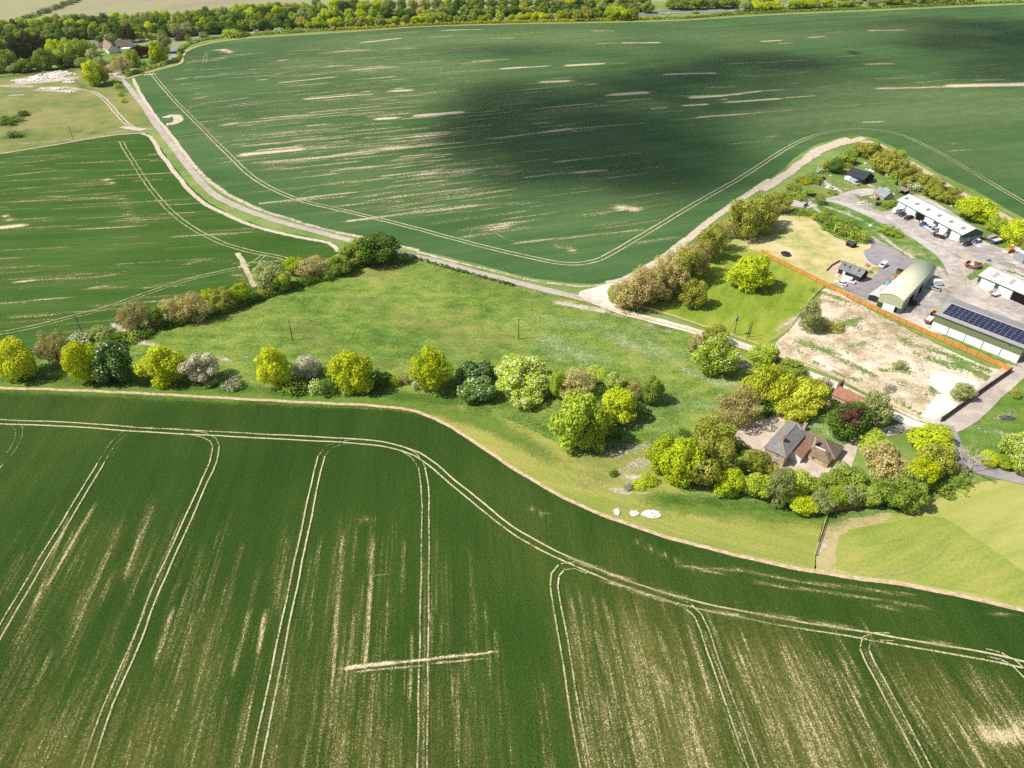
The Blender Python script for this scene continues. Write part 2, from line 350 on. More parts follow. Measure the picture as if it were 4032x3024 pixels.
thin_m = overlay_mat('thin_crop', [(.3, (.085, .105, .016)), (.5, (.145, .15, .030)), (.7, (.23, .215, .065))], ANG_F, (.05, .5), 1.0, 1.1, 3.2, 1.0, .15, 1.1, None, .75)
tb = [B(11, -100, 1000, 500, 1180, 14, .6), B(11, 500, 950, 1300, 1200, 12, .5), B(11, 1300, 850, 1800, 1200, 10, .5), B(11, 150, 250, 60, 560, 6, .35), B(11, 500, 150, 250, 620, 7, .35), B(11, 900, 500, 700, 900, 8, .42), B(11, 1500, 400, 1450, 900, 7, .4), B(11, 1900, 900, 2100, 1200, 8, .4), B(12, 300, 600, 420, 1200, 9, .5), B(12, 560, 560, 780, 1150, 13, .75), B(12, 1150, 700, 1400, 1200, 14, .78), B(12, 1900, 880, 2250, 1150, 14, .6), B(12, 1600, 950, 1700, 1200, 7, .45)]
cover('thin_crop', thin_m, tb, ANG_F, 2.5, 1.0, .13, front_poly)
def direction_v(q): return math.atan2(q[1].y - q[0].y, q[1].x - q[0].x)
# --- bare chalky streaks where the crop failed
fr = [B(11, 395, 10, 210, 330, .8, .75), B(11, 200, 350, 90, 560, 1.6, .5), B(11, 290, 60, 150, 420, .7, .6), B(11, 650, 10, 560, 270, 1.5, .45), B(11, 600, 130, 550, 280, .7, .8),
      B(11, 500, 110, 330, 480, 1.6, .5), B(11, 470, 200, 290, 620, .7, .55), B(11, 740, 470, 680, 640, .7, .7), B(11, 790, 450, 730, 620, .9, .5), B(11, 980, 330, 830, 830, .8, .5), B(11, 1070, 470, 1015, 690, .6, .78),
      B(11, 1140, 480, 1120, 600, .7, .85), B(11, 1240, 150, 1200, 420, 1.2, .45), B(11, 1480, 130, 1440, 700, .8, .72), B(11, 1612, 160, 1575, 670, .7, .74), B(11, 1745, 160, 1735, 330, .5, .55), B(11, 1385, 140, 1330, 560, .6, .45),
      B(11, 1535, 480, 1480, 930, 1.6, .45), B(11, 1640, 480, 1600, 900, 1.2, .4), B(11, 1780, 560, 1770, 820, .6, .5), B(11, 1590, 45, 1650, 35, .7, .8), B(11, 1920, 250, 1950, 780, 1.2, .3), B(11, 2005, 640, 2015, 1000, .6, .5), B(11, 1950, 740, 1980, 1100, .8, .42),
      B(11, 1835, 250, 1835, 640, .7, .45), B(11, 850, 330, 760, 900, 2.2, .36), B(11, 780, 840, 560, 1200, .7, .5), B(11, 560, 1040, 540, 1150, .6, .6), B(11, 350, 480, 300, 700, 1.4, .35), B(11, 130, 660, 40, 860, 2.0, .33),
      B(11, 250, 950, 60, 1250, 6, .40), B(11, 700, 900, 600, 1250, 4, .36), B(11, 900, 700, 800, 1250, 4, .38), B(11, 1080, 820, 1000, 1200, .9, .55), B(11, 1250, 560, 1150, 1250, 3, .36), B(11, 1480, 700, 1430, 1250, 5, .42), B(11, 1620, 800, 1600, 1250, 4, .42), B(11, 1720, 900, 1700, 1250, 3, .36), B(11, 1990, 760, 2020, 1250, 5, .36),
      B(12, 300, 390, 330, 540, 1.1, .55), B(12, 400, 430, 440, 560, 1.0, .45), B(12, 480, 460, 560, 640, 1.3, .55), B(12, 540, 600, 600, 1200, 5, .52), B(12, 640, 560, 720, 800, 1.0, .6), B(12, 705, 520, 760, 700, .7, .55), B(12, 770, 540, 850, 800, 1.2, .58),
      B(12, 590, 680, 700, 790, 2.2, .62), B(12, 740, 820, 860, 1250, 6, .56), B(12, 940, 590, 1050, 850, .8, .5), B(12, 985, 640, 1060, 830, .5, .75), B(12, 1000, 560, 1020, 610, .5, .75), B(12, 1180, 640, 1290, 950, 1.6, .62), B(12, 1280, 800, 1360, 1100, 8, .58), B(12, 1215, 620, 1230, 660, .5, .8), B(12, 1060, 700, 1200, 1250, 5, .5),
      B(12, 1260, 900, 1340, 1250, 1.2, .7), B(12, 1430, 660, 1490, 790, .7, .65), B(12, 1480, 820, 1640, 1180, .5, .8), B(12, 1680, 700, 1800, 880, 1.5, .4), B(12, 1730, 780, 1790, 900, .5, .6), B(12, 2020, 770, 2140, 960, .5, .75), B(12, 1930, 930, 2060, 1160, .5, .78), B(12, 1900, 860, 2100, 1200, 5, .42), B(12, 2080, 980, 2150, 985, 2.5, 1.15), B(12, 2180, 950, 2260, 960, 5, .72), B(12, 2100, 780, 2200, 860, 3, .4), B(12, 1870, 980, 1900, 1080, 2, .45),
      B(12, 300, 560, 420, 1250, 4, .4), B(12, 380, 860, 460, 1250, 6, .46), B(12, 130, 800, 170, 1200, 2.5, .3)]
for q in ((560, 160, 760, 255), (740, 255, 990, 275), (980, 268, 1250, 320), (1240, 318, 1440, 340), (1500, 350, 1700, 375)): fr.append(B(12, *q, .7, .62))
for q in ((1080, 325, 1180, 345), (1260, 350, 1400, 372), (1460, 383, 1560, 395), (1650, 410, 1770, 430), (1590, 428, 1640, 436), (830, 275, 900, 282), (2080, 460, 2120, 462)): fr.append(B(12, *q, .6, .68))
for q in ((280, 228, 510, 318), (640, 360, 740, 390), (430, 325, 640, 395), (850, 448, 960, 465), (1330, 500, 1420, 515), (1080, 465, 1200, 478), (1840, 588, 1880, 594)): fr.append(B(12, *q, .9, .72))
fr += [B(12, 100, 15, 140, 40, .8, .55)]
fr += wildstreaks(GL(11, [(0, 150), (2000, 150), (2300, 1200), (-100, 1200)]), ANG_F, 150, (5, 30), (.35, .9), (.22, .42), 3)
fr += wildstreaks(GL(12, [(250, 560), (2200, 800), (2300, 1200), (300, 1200)]), ANG_F, 120, (5, 26), (.35, .9), (.35, .58), 4)
ANG_H = direction(12, (560, 160), (1700, 375)); hd = [q for q in fr if abs(math.sin(direction_v(q) - ANG_H)) < .25 and q[2] < 1]
fr = [q for q in fr if q not in hd]
cover('bare_soil', soil_front, fr, ANG_F, 2.2, .4, .14, front_poly)
cover('bare_soil', overlay_mat('bare_chalky_soil_headland', soilc, ANG_H, (.1, 1.4), 1.0, 1.3, 3.0, 1.6, .42, 1.05, STRAW), hd, ANG_H, 2.0, .4, .15, front_poly)
ANG_X = direction(11, (1510, 690), (2110, 628))
cover('bare_soil', overlay_mat('scraped_soil', soilc, ANG_X, (.35, 1.6), 1.0, 1.1, 3.0, 1.3, .30, .75, STRAW), [B(11, 1512, 690, 1690, 672, .55, .95), B(11, 1720, 668, 1850, 655, .42, .85), B(11, 1850, 655, 1900, 648, .3, .6), B(11, 1900, 648, 2050, 634, .42, .85), B(11, 2085, 630, 2112, 626, .4, .8), B(11, 1530, 690, 1580, 684, .7, .8), B(11, 1565, 708, 1590, 704, .35, .7), B(11, 1630, 700, 1800, 686, .28, .72), B(11, 1895, 670, 2010, 660, .28, .72), B(11, 2050, 657, 2085, 654, .25, .55)], ANG_X, 1.2, .3, .155, front_poly)
lf = [B(3, 30, 1030, 280, 1000, .8, .75), B(3, 300, 995, 500, 962, .8, .7), B(3, 0, 1100, 350, 1060, 1.5, .6), B('M', 20, 437, 260, 425, 3, .5), B('M', 100, 425, 270, 430, 1.5, .65), B('M', 230, 388, 245, 400, 2, .75), B('M', 0, 492, 40, 488, 2.6, 1.2), B('M', 10, 465, 20, 475, 2, .8), B('M', 275, 465, 300, 475, 2, .6), B('M', 270, 440, 290, 480, 4, .42),
      B('M', 0, 412, 120, 402, 1.3, .5), B(6, 100, 178, 200, 170, 1, .8), B(6, 170, 165, 450, 150, 1.5, .5), B(6, 650, 140, 720, 128, 1, .75), B(6, 560, 215, 680, 200, 1.5, .65), B(6, 700, 212, 770, 206, .8, .6), B(6, 920, 210, 1000, 198, 1.2, .6), B(6, 1050, 180, 1200, 150, 1.2, .55), B(6, 1170, 60, 1330, 30, 1.6, .6), B(6, 380, 165, 640, 140, 1.5, .45),
      B(6, 700, 470, 790, 445, 1.6, 1.0), B(6, 720, 405, 770, 390, 1.2, .6), B(6, 1490, 130, 1590, 190, 5, .45), B(6, 1040, 370, 1080, 362, .8, .8), B(6, 1310, 290, 1340, 284, .8, .8), B('M', 300, 385, 380, 380, 1.4, .4), B('M', 0, 345, 150, 330, 1.2, .45), B(3, 925, 965, 960, 1015, .5, .6)]
lf += wildstreaks(left_poly, ANG_L, 190, (6, 34), (.5, 1.3), (.34, .66), 5)
cover('bare_soil', soil_left, lf, ANG_L, 4, .8, .14, left_poly)
rf = [B(4, 60, 962, 830, 885, 2.0, .78), B(4, 830, 885, 1040, 862, 1.2, .4), B(4, 1030, 863, 1430, 812, 1.8, .78), B(4, 1360, 820, 1480, 805, 3.0, .9), B(4, 1480, 805, 1960, 766, 1.3, .75), B(4, 1330, 672, 1640, 645, 1.2, .75), B(4, 1740, 634, 2000, 615, 1.2, .8), B(4, 1780, 590, 1950, 578, 4.5, 1.05), B(4, 1720, 595, 1790, 590, 2, .7), B(4, 555, 720, 800, 700, 3.2, 1.1),
      B(4, 305, 742, 405, 735, 3, 1.05), B(4, 400, 567, 490, 562, 3.2, 1.1), B(4, 395, 554, 440, 551, 2, .9), B(4, 215, 571, 250, 568, 1.6, .85), B(4, -60, 608, 240, 588, 1.6, .85), B(4, 140, 437, 400, 416, 2.6, .8), B(4, 200, 265, 430, 240, 3.0, .85), B(4, 330, 212, 560, 198, 2, .6), B(4, 700, 190, 940, 184, 2.5, .85), B(4, 620, 232, 770, 224, 2, .7), B(4, 800, 222, 1220, 214, 1.8, .6), B(4, 1015, 240, 1140, 236, 1.8, .7), B(4, 450, 291, 640, 278, 1.8, .65),
      B(4, 40, 325, 240, 310, 2.5, .65), B(4, -20, 415, 140, 408, 2, .7), B(4, 140, 498, 400, 478, 2, .6), B(4, 890, 382, 1110, 370, 1.6, .75), B(4, 1090, 427, 1210, 420, 3, .95), B(4, 1260, 418, 1350, 411, 2.2, .85), B(4, 1490, 408, 1680, 398, 4, 1.0), B(4, 1740, 400, 1850, 393, 1.6, .65), B(4, 1330, 512, 1470, 505, 4, .9), B(4, 1400, 490, 1500, 480, 2, .6), B(4, 1190, 562, 1340, 548, 1.6, .7), B(4, 1340, 548, 1650, 522, 1.3, .6), B(4, 1830, 268, 2040, 266, 3.4, .95), B(4, 1680, 273, 1780, 268, 1.5, .75), B(4, 1640, 193, 1770, 193, 2.2, .8), B(4, 2090, 465, 2260, 458, 3, .9), B(4, 1600, 528, 1660, 524, 2, .85),
      B(4, 1200, 750, 1380, 735, 1.8, .5), B(4, 1300, 768, 1360, 766, 3, .6), B(4, 2020, 676, 2080, 672, 3, .7), B(4, 1540, 690, 1720, 680, 1.4, .5), B(4, 350, 870, 460, 858, 2, .7), B(4, 520, 852, 660, 840, 3, .8), B(4, 70, 855, 170, 850, 1.8, .6), B(4, 300, 830, 390, 826, 1.6, .6), B(4, 700, 840, 830, 830, 2, .5), B(4, 70, 890, 300, 875, 2, .5), B(4, 560, 1092, 900, 1065, 1.6, .65), B(4, 820, 1062, 1140, 1032, 1.6, .65), B(4, 1480, 1000, 1660, 985, 2, .6), B(4, 1520, 1075, 1700, 1060, 2.5, .75), B(4, 1300, 965, 1470, 955, 1.5, .5), B(4, 590, 1082, 650, 1078, 2, .8), B(4, 1660, 985, 2000, 955, 1.3, .45), B(4, 640, 1000, 700, 995, 2, .5), B(4, 800, 1060, 880, 1045, 1.6, .6),
      B(5, 590, 258, 700, 252, 2.5, .95), B(5, 880, 234, 970, 227, 2, .85), B(5, 700, 272, 770, 268, 1.8, .7), B(5, 1250, 192, 1450, 187, 2.5, .85), B(5, 1000, 202, 1080, 198, 2, .6), B(5, 1020, 127, 1120, 126, 2, .5), B(5, 380, 398, 690, 386, 2, .65), B(5, 730, 380, 850, 374, 2.2, .7), B(5, 1240, 400, 1390, 397, 4, .7), B(5, 1050, 355, 1180, 348, 2.2, .6), B(5, 1200, 345, 1480, 335, 1.5, .4), B(5, 60, 600, 440, 590, 1.6, .8), B(5, 150, 608, 330, 598, 3.0, 1.0), B(5, 330, 596, 570, 568, 2.2, .85), B(5, 640, 563, 700, 560, 1.8, .8), B(5, 370, 637, 680, 616, 2.4, 1.0), B(5, 110, 658, 230, 650, 2.5, .85), B(5, 740, 608, 900, 598, 1.8, .7), B(5, 40, 462, 280, 456, 3, .9), B(5, 190, 730, 440, 712, 2.2, .85), B(5, 440, 712, 760, 686, 1.5, .65), B(5, 20, 748, 190, 735, 1.5, .55), B(5, 240, 546, 400, 541, 2.5, .6), B(5, 610, 440, 690, 436, 2.5, .6), B(5, 330, 622, 360, 618, 1.5, .7),
      B(5, 1310, 552, 1760, 540, 3.5, .78), B(5, 1780, 535, 2300, 524, 5.5, 1.15), B(5, 1500, 513, 1660, 510, 2, .5), B(5, 1930, 500, 2090, 495, 3.5, .6), B(5, 1280, 490, 1500, 487, 1.8, .6), B(5, 1850, 474, 1930, 473, 1.8, .6), B(5, 1030, 664, 1450, 632, 2.2, .42), B(5, 1210, 762, 1330, 757, 1.6, .8), B(5, 600, 860, 660, 850, 3.5, .5), B(5, 510, 888, 640, 875, 2, .5), B(5, 400, 898, 500, 885, 1.5, .5), B(5, 480, 932, 540, 930, 1.5, .5), B(5, 1720, 885, 1770, 890, 4, .42), B(5, 1760, 940, 1880, 933, 2, .55), B(5, 760, 522, 830, 518, 2, .6),
      B(3, 1750, 515, 2080, 480, 2, .85), B(3, 1800, 480, 2000, 462, 2, .55), B(3, 1720, 460, 1860, 440, 1.6, .55), B(3, 1800, 540, 2050, 515, 2.2, .6), B(3, 1740, 377, 1785, 374, 2, .75), B(3, 1910, 617, 2220, 592, 2.6, .9), B(3, 1610, 500, 1660, 495, 2, .7), B(3, 1100, 496, 1160, 486, 2.5, .7), B(3, 1350, 312, 1400, 308, 3, .8), B(3, 1395, 312, 1425, 325, 5, .85), B(3, 1365, 360, 1410, 355, 2.2, .7), B(3, 1150, 390, 1210, 382, 2.5, .6), B(3, 1145, 440, 1190, 432, 2.5, .6), B(3, 1140, 525, 1200, 518, 1.8, .6), B(3, 1150, 560, 1240, 550, 2, .6), B(3, 1225, 580, 1265, 577, 1.8, .7), B(3, 1225, 612, 1280, 605, 3, .6),
      B(3, 1250, 645, 1530, 612, 1.8, .6), B(3, 1380, 740, 1480, 732, 2, .65), B(3, 1390, 780, 1470, 765, 4, .62), B(3, 1540, 765, 1650, 752, 1.8, .6), B(3, 1520, 965, 1840, 932, 3.4, 1.0), B(3, 1510, 910, 1750, 888, 3, .6), B(3, 1840, 925, 2050, 910, 1.8, .7), B(3, 1600, 1015, 2300, 955, 2.5, .72), B(3, 1650, 840, 2100, 808, 1.8, .55), B(3, 2080, 320, 2240, 310, 4, .55), B(3, 1840, 300, 1960, 298, 2, .5), B(3, 1450, 350, 1580, 340, 1.8, .5), B(3, 1700, 1040, 1800, 1050, 6, .42), B(3, 905, 466, 950, 462, 2.6, 1.0), B(3, 820, 500, 850, 510, 3, .5), B(3, 1330, 865, 1340, 885, 2.5, .5), B(3, 1250, 770, 1290, 820, 2.5, .48),
      B('M', 560, 440, 740, 425, 2, .7), B('M', 890, 460, 1020, 445, 3.5, .68), B('M', 1060, 495, 1090, 490, 4, .7), B('M', 1215, 535, 1230, 540, 3, .8), B('M', 1340, 448, 1365, 452, 4, .95), B('M', 1120, 525, 1390, 497, 1.5, .6), B('M', 950, 452, 1140, 437, 2, .5), B('M', 560, 325, 640, 318, 2.2, .75), B('M', 1150, 412, 1480, 395, 1.5, .55), B('M', 800, 435, 860, 435, 3, .5), B('M', 700, 400, 860, 385, 2, .55), B('M', 660, 340, 690, 330, 2, .5)]
rf += wildstreaks(GL('M', [(330, 110), (1000, 100), (1300, 250), (1500, 520), (700, 440), (480, 330)]), ANG_R, 420, (8, 50), (.7, 1.6), (.34, .66), 8)
rf += wildstreaks(GL('M', [(480, 250), (900, 200), (1000, 380), (1150, 500), (1000, 510), (700, 430), (540, 370)]), ANG_R, 140, (8, 45), (.8, 2.0), (.38, .74), 18)
rf += wildstreaks(GL('M', [(1000, 60), (2200, 40), (2200, 260), (1500, 300)]), ANG_R, 90, (15, 60), (.8, 1.6), (.3, .52), 9)
pale = [B('M', 800, 90, 1250, 80, 70, .75), B('M', 700, 140, 950, 150, 60, .7), B('M', 640, 220, 950, 210, 40, .55), B('M', 1700, 250, 2212, 240, 45, .75), B('M', 1500, 80, 2000, 70, 60, .6), B('M', 1750, 190, 2212, 210, 40, .7), B('M', 1900, 330, 2300, 380, 30, .45)]
cover('sunlit_crop', overlay_mat('sunlit_crop', [(.3, (.112, .182, .064)), (.7, (.165, .235, .092))], ANG_R, (.012, .1), 1.0, .6, .4, .3, .0, 1.0, None, .85), pale, ANG_R, 14, 8, .10, far_poly)  # lit band between the cloud shadows, its brightness painted into the crop colour
cover('bare_soil', soil_far, rf, ANG_R, 5, 1.3, .14, far_poly)
# ring of bare chalk beside the lane
rb = Ribbons()
rb.add(GL(3, [(1030, 735), (1060, 722), (1095, 722), (1112, 738), (1100, 758), (1070, 772), (1035, 775)]), 5, .16, 0, 1.0, 2, .6)

# --- bare earth strips along the field edges, chalky verges, tracks
es = Ribbons()
es.add(front_edge, .95, .17, 0.1, 1.0, 2.0, .2)
es.add(GL(3, [(-200, 985), (0, 957), (70, 946), (280, 913), (450, 883), (700, 843), (900, 827)]), 1.4, .15, 0, .8, 3, .3)
es.add(far_poly[:17], 1.8, .15, .2, .8, 5, .4)
es.add(GL(1, [(780, 128), (880, 122), (950, 145), (1020, 185), (1150, 262), (1300, 345), (1450, 440), (1560, 510), (1700, 585), (1850, 668), (1960, 725), (2060, 785), (2140, 835), (2400, 990)]), 4.2, .16, 0, 1.0, 3, .4)
es.build('field_edge_path', edge_m)
rb.add(GL('M', [(283, 170), (300, 206), (330, 252), (365, 295), (400, 343), (430, 378), (465, 408), (520, 440), (580, 464), (640, 482), (720, 505), (770, 514), (850, 533), (900, 545)]), 2.2, .15, 1.5, .8, 4, .35, False, .3)
rb.add(GL('M', [(900, 545), (1000, 570), (1150, 606), (1250, 619), (1320, 614)]), 1.7, .155, 0, .75, 4, .4, False, .3)
rb.add(GL(3, [(890, 828), (950, 850), (985, 905)]) + GL('M', [(345, 322), (375, 362), (405, 400), (440, 434), (490, 461), (540, 482), (600, 500), (660, 512), (715, 524), (738, 542)]), 2.1, .15, -1.2, .8, 4, .35, False, .3)
# track beside the far field up to the yard
rb.add(GL('M', [(1310, 612), (1345, 606), (1400, 577), (1450, 545), (1500, 505), (1560, 458), (1620, 418), (1665, 388)]), 3.4, .16, 0, 1.0, 4, .4)
rb.add(GL(1, [(0, 520), (120, 440), (240, 360), (340, 280), (420, 225), (520, 180), (640, 140), (750, 112), (840, 90)]), 4.4, .165, 0, 1.1, 3, .6)
rb.add(GL(1, [(400, 250), (480, 200), (600, 150), (740, 105)]), 6.5, .17, 1.5, 1.05, 3, .8)
# two-wheel farm track up to the chalk heap, and loops in the grass
for s in (-1, 1):
    rb.add(GL(3, [(440, 545), (520, 560), (590, 578), (640, 610), (690, 660), (740, 720), (790, 770), (840, 798), (900, 805), (960, 802)]), .9, .15, s * 1.1, .72, 4, .3)
    rb.add(GL(3, [(840, 798), (700, 835), (500, 868), (250, 888), (0, 903), (-200, 915)]), 1.0, .152, s * .9, .42, 4, .3)
rb.add(GL(3, [(760, 790), (830, 802), (900, 808)]), 5, .155, 0, .8, 3, .5)
rb.build('chalk_track', track_soil)

# --- grassland
meadow_m = ground_mat('meadow_grass', [(.22, (0.068, 0.133, 0.020)), (.42, (0.124, 0.203, 0.032)), (.6, (0.205, 0.262, 0.051)), (.82, (0.322, 0.305, 0.091))], .022, .16, 1.0, (1.0, .85, .95), 0, (1, 1.5), None, .5)
mown_m = ground_mat('mown_grass', [(.2, (0.150, 0.216, 0.036)), (.45, (0.250, 0.283, 0.056)), (.65, (0.356, 0.324, 0.090)), (.85, (0.450, 0.340, 0.134))], .018, .5, 1.6, (.9, .5, .7), direction('M', (1350, 1080), (1800, 1180)), (.05, .7), None, .3)
lush_m = ground_mat('lush_grass', [(.25, (.07, .145, .02)), (.5, (.12, .205, .032)), (.75, (.21, .265, .065))], .03, .2, 1.3, (.8, .8, .8), 0, (1, 1), None, .5)
lawn_m = ground_mat('dry_lawn', [(.25, (0.257, 0.303, 0.078)), (.45, (0.404, 0.380, 0.140)), (.6, (0.526, 0.443, 0.212)), (.8, (0.587, 0.506, 0.282))], .045, .2, 1.6, (1.1, .8, .4))
right_m = ground_mat('cut_grass', [(.25, (0.252, 0.300, 0.058)), (.5, (0.359, 0.360, 0.102)), (.75, (0.456, 0.400, 0.145))], .02, .3, 1.5, (.9, .7, .5), R(20), (.2, 1))
sheet('rough_grass', GL(3, [(-600, 430), (0, 440), (300, 430), (500, 420), (690, 500), (760, 520), (850, 640), (950, 790), (900, 818), (700, 838), (450, 878), (0, 950), (-600, 1040)]), .03,
      ground_mat('thin_pasture', [(.25, (0.126, 0.165, 0.044)), (.5, (0.198, 0.217, 0.065)), (.72, (0.270, 0.244, 0.096))], .02, .1, .9, (1, .8, .6)), 5, .6)
sheet('meadow', GL('M', [(-260, 800), (0, 775), (90, 765), (180, 748), (270, 710), (370, 685), (470, 664), (560, 634), (640, 602), (735, 552), (770, 535), (860, 548), (1000, 585), (1100, 612), (1200, 640), (1310, 667), (1430, 700), (1500, 722), (1620, 760), (1720, 810), (1780, 840), (1800, 900), (1700, 950), (1560, 1010), (1420, 1000), (1270, 985), (1180, 950), (1100, 915), (1000, 888), (900, 872), (650, 856), (300, 842), (0, 825), (-260, 815)]), .035, meadow_m, 4, .5)
sheet('mown_strip', GL('M', [(-300, 806), (0, 815), (300, 836), (650, 852), (900, 867), (1000, 882), (1100, 908), (1180, 945), (1270, 985), (1330, 990), (1400, 970), (1450, 1050), (1560, 1085), (1700, 1108), (1790, 1118), (1795, 1130), (1760, 1232), (1600, 1203), (1450, 1164), (1350, 1131), (1250, 1092), (1160, 1044), (1080, 994), (1000, 940), (940, 906), (880, 886), (800, 877), (700, 872), (500, 862), (350, 853), (200, 846), (0, 839), (-300, 828)]), .045, mown_m, 4, .3)
sheet('paddock', GL(2, [(60, 290), (150, 200), (330, 130), (470, 40), (640, -60), (800, -10), (830, 20), (1140, 172), (1060, 255), (1000, 335), (950, 395), (860, 470), (780, 492), (640, 440), (500, 395), (330, 335), (130, 285)]), .04, ground_mat('paddock_grass', [(.25, (0.135, 0.210, 0.018)), (.5, (0.222, 0.291, 0.033)), (.75, (0.338, 0.338, 0.061))], .03, .3, 1.3, (.9, .8, .7), R(60), (.3, 1), None, .4), 3, .3)
sheet('mown_strip', GL(10, [(735, 430), (820, 140), (960, 165), (1200, 130), (1300, 120), (1450, 60), (1600, 10)]) + GL('M', [(2000, 1090), (2060, 1062), (2120, 1040), (2212, 1040), (2600, 1060), (2600, 1420), (2212, 1322), (2100, 1296), (2000, 1275), (1900, 1259), (1800, 1245), (1760, 1236)]), .045, right_m, 4, .3)
sheet('cut_grass', GL(10, [(830, 160), (960, 170), (1240, 128), (1290, 150), (1140, 215), (980, 245), (940, 275), (905, 285), (880, 400), (870, 530), (800, 548), (740, 500), (735, 430), (790, 290)]), .06, ground_mat('cut_margin', [(.3, (.30, .27, .10)), (.5, (.40, .33, .15)), (.7, (.46, .38, .2))], .05, .3, 1.6, (.8, .7, .6)), 2.5, .3)
sheet('cut_grass', GL(10, [(905, 285), (980, 242), (1140, 212), (1300, 182), (1480, 150), (1540, 140), (1620, 155), (1720, 200), (1850, 280), (2000, 390), (2200, 540), (2212, 610), (2300, 700), (2212, 790), (1950, 720), (1500, 640), (1100, 575), (880, 530), (875, 400)]), .052, ground_mat('grass_bank', [(.25, (0.168, 0.239, 0.036)), (.5, (0.258, 0.302, 0.058)), (.75, (0.408, 0.355, 0.108))], .03, .5, 1.5, (.8, .5, .7), direction(10, (900, 420), (1500, 180)), (.08, .8)), 4, .4)
sheet('rough_grass', GL(2, [(1850, 950), (1900, 880), (1990, 800), (2100, 700), (2212, 620), (2500, 400), (2700, 700), (2600, 1250), (2212, 1190), (2060, 1150), (1950, 1110), (1880, 1060), (1850, 1000)]), .05, lush_m, 4, .4)
gt = Ribbons()
for pts, wd, am in (((( 900, 345), (1100, 355), (1400, 300), (1640, 268)), .7, .5), (((900, 510), (1150, 540), (1400, 500), (1560, 420), (1640, 330)), .8, .5), (((880, 550), (1150, 570), (1400, 548), (1540, 480), (1700, 340)), .8, .6), (((900, 440), (1020, 380), (1100, 270)), .6, .4), (((1000, 400), (1150, 260), (1300, 205)), .6, .4), (((1000, 345), (1250, 330), (1500, 300), (1650, 310)), .5, .4)):
    gt.add(GL(10, pts), wd, .09, 0, am, 2.5, .2)
for off in (0, 2.4, 4.2):
    gt.add(GL('M', [(-200, 815), (0, 822), (300, 842), (650, 857), (880, 870), (990, 888), (1090, 920), (1170, 965), (1250, 1025), (1400, 1105), (1600, 1170), (1750, 1205)]), .8, .088 + off * .001, -off, .5, 3, .2)
gt.build('worn_grass', overlay_mat('worn_grass', [(.3, (.33, .33, .11)), (.7, (.40, .38, .17))], 0, (1, 1), .3, .9, 2.2, 1.0, .3, .95, None, .7))

# --- patches in the grass: dry, white flowering, chalky
mp = meadow_poly = GL('M', [(280, 712), (470, 666), (640, 605), (735, 556), (770, 540), (860, 552), (1000, 590), (1200, 645), (1430, 705), (1620, 765), (1720, 815), (1600, 1000), (1420, 995), (1270, 980), (1180, 945), (1000, 880), (650, 845), (300, 835)])
dry = [B('M', 700, 590, 880, 580, 9, .62), B('M', 450, 690, 560, 660, 10, .5), B('M', 640, 700, 700, 740, 9, .6), B('M', 900, 700, 1060, 740, 10, .6), B('M', 780, 800, 980, 760, 7, .5), B('M', 960, 590, 1140, 640, 8, .5), B('M', 1280, 1000, 1400, 975, 8, .7), B('M', 1300, 1030, 1380, 1010, 6, .6), B('M', 560, 760, 600, 800, 6, .4), B('M', 760, 650, 860, 680, 9, .5), B('M', 1000, 680, 1050, 760, 8, .5)]
cover('dry_grass', overlay_mat('dry_grass', [(.3, (.22, .25, .06)), (.5, (.29, .29, .09)), (.7, (.35, .33, .13))], 0, (1, 1), .15, 1.4, 1.2, 1.2, .3, 1.0, None, .6), dry, 0, 2, 2, .095, None, 'structure')
fl = [B('M', 1190, 740, 1260, 770, 8, .62), B('M', 1330, 730, 1400, 760, 6, .62), B('M', 1200, 770, 1300, 775, 6, .55), B('M', 1390, 745, 1450, 765, 5, .6), B('M', 1480, 800, 1560, 830, 4, .66), B('M', 1400, 870, 1560, 880, 6, .48), B('M', 1180, 690, 1400, 720, 8, .5), B('M', 1450, 690, 1520, 730, 5, .42), B('M', 1350, 905, 1420, 920, 6, .45), B(9, 1090, 260, 1250, 370, 3.0, .72), B('M', 1020, 590, 1200, 650, 6, .36), B('M', 1220, 590, 1260, 640, 3, .3), B('M', 1580, 830, 1610, 870, 3, .55),
      B(2, 610, 235, 640, 245, 1.6, .65), B(2, 430, 285, 520, 300, 2, .6), B(10, 900, 150, 1180, 110, 1.5, .5), B(10, 745, 400, 815, 180, .8, .5)]
fm = overlay_mat('white_umbels', [(.3, (.40, .48, .28)), (.7, (.60, .64, .48))], 0, (1, 1), .35, .9, 2.6, 2.4, .52, 1.05, None, .8)
tag(cover('wild_flowers', fm, fl, 0, 1.5, 1.5, .12, None, 'stuff'), 'drifts of white cow parsley flowering in the green meadow grass', 'wildflowers')
tuft = overlay_mat('dark_tufts', [(.3, (.045, .115, .015)), (.7, (.085, .18, .026))], 0, (1, 1), .12, 1.1, 1.4, 1.2, .3, 1.0, None, .75)
dk = [B('M', 1300, 840, 1560, 900, 18, .36), B('M', 1280, 900, 1400, 930, 14, .36), B('M', 1480, 700, 1480, 860, 10, .25), B('M', 1180, 860, 1060, 880, 6, .6), B('M', 1000, 660, 1300, 690, 8, .3), B('M', 1450, 1078, 1780, 1112, 3, .7), B('M', 900, 855, 1150, 880, 4, .5), B('M', 1180, 880, 1280, 980, 5, .5), B('M', 700, 835, 1000, 868, 4, .8), B('M', 0, 815, 700, 848, 3.5, .8), B('M', 1000, 870, 1180, 930, 5, .6), B(10, 900, 140, 1250, 100, 3, .6)]
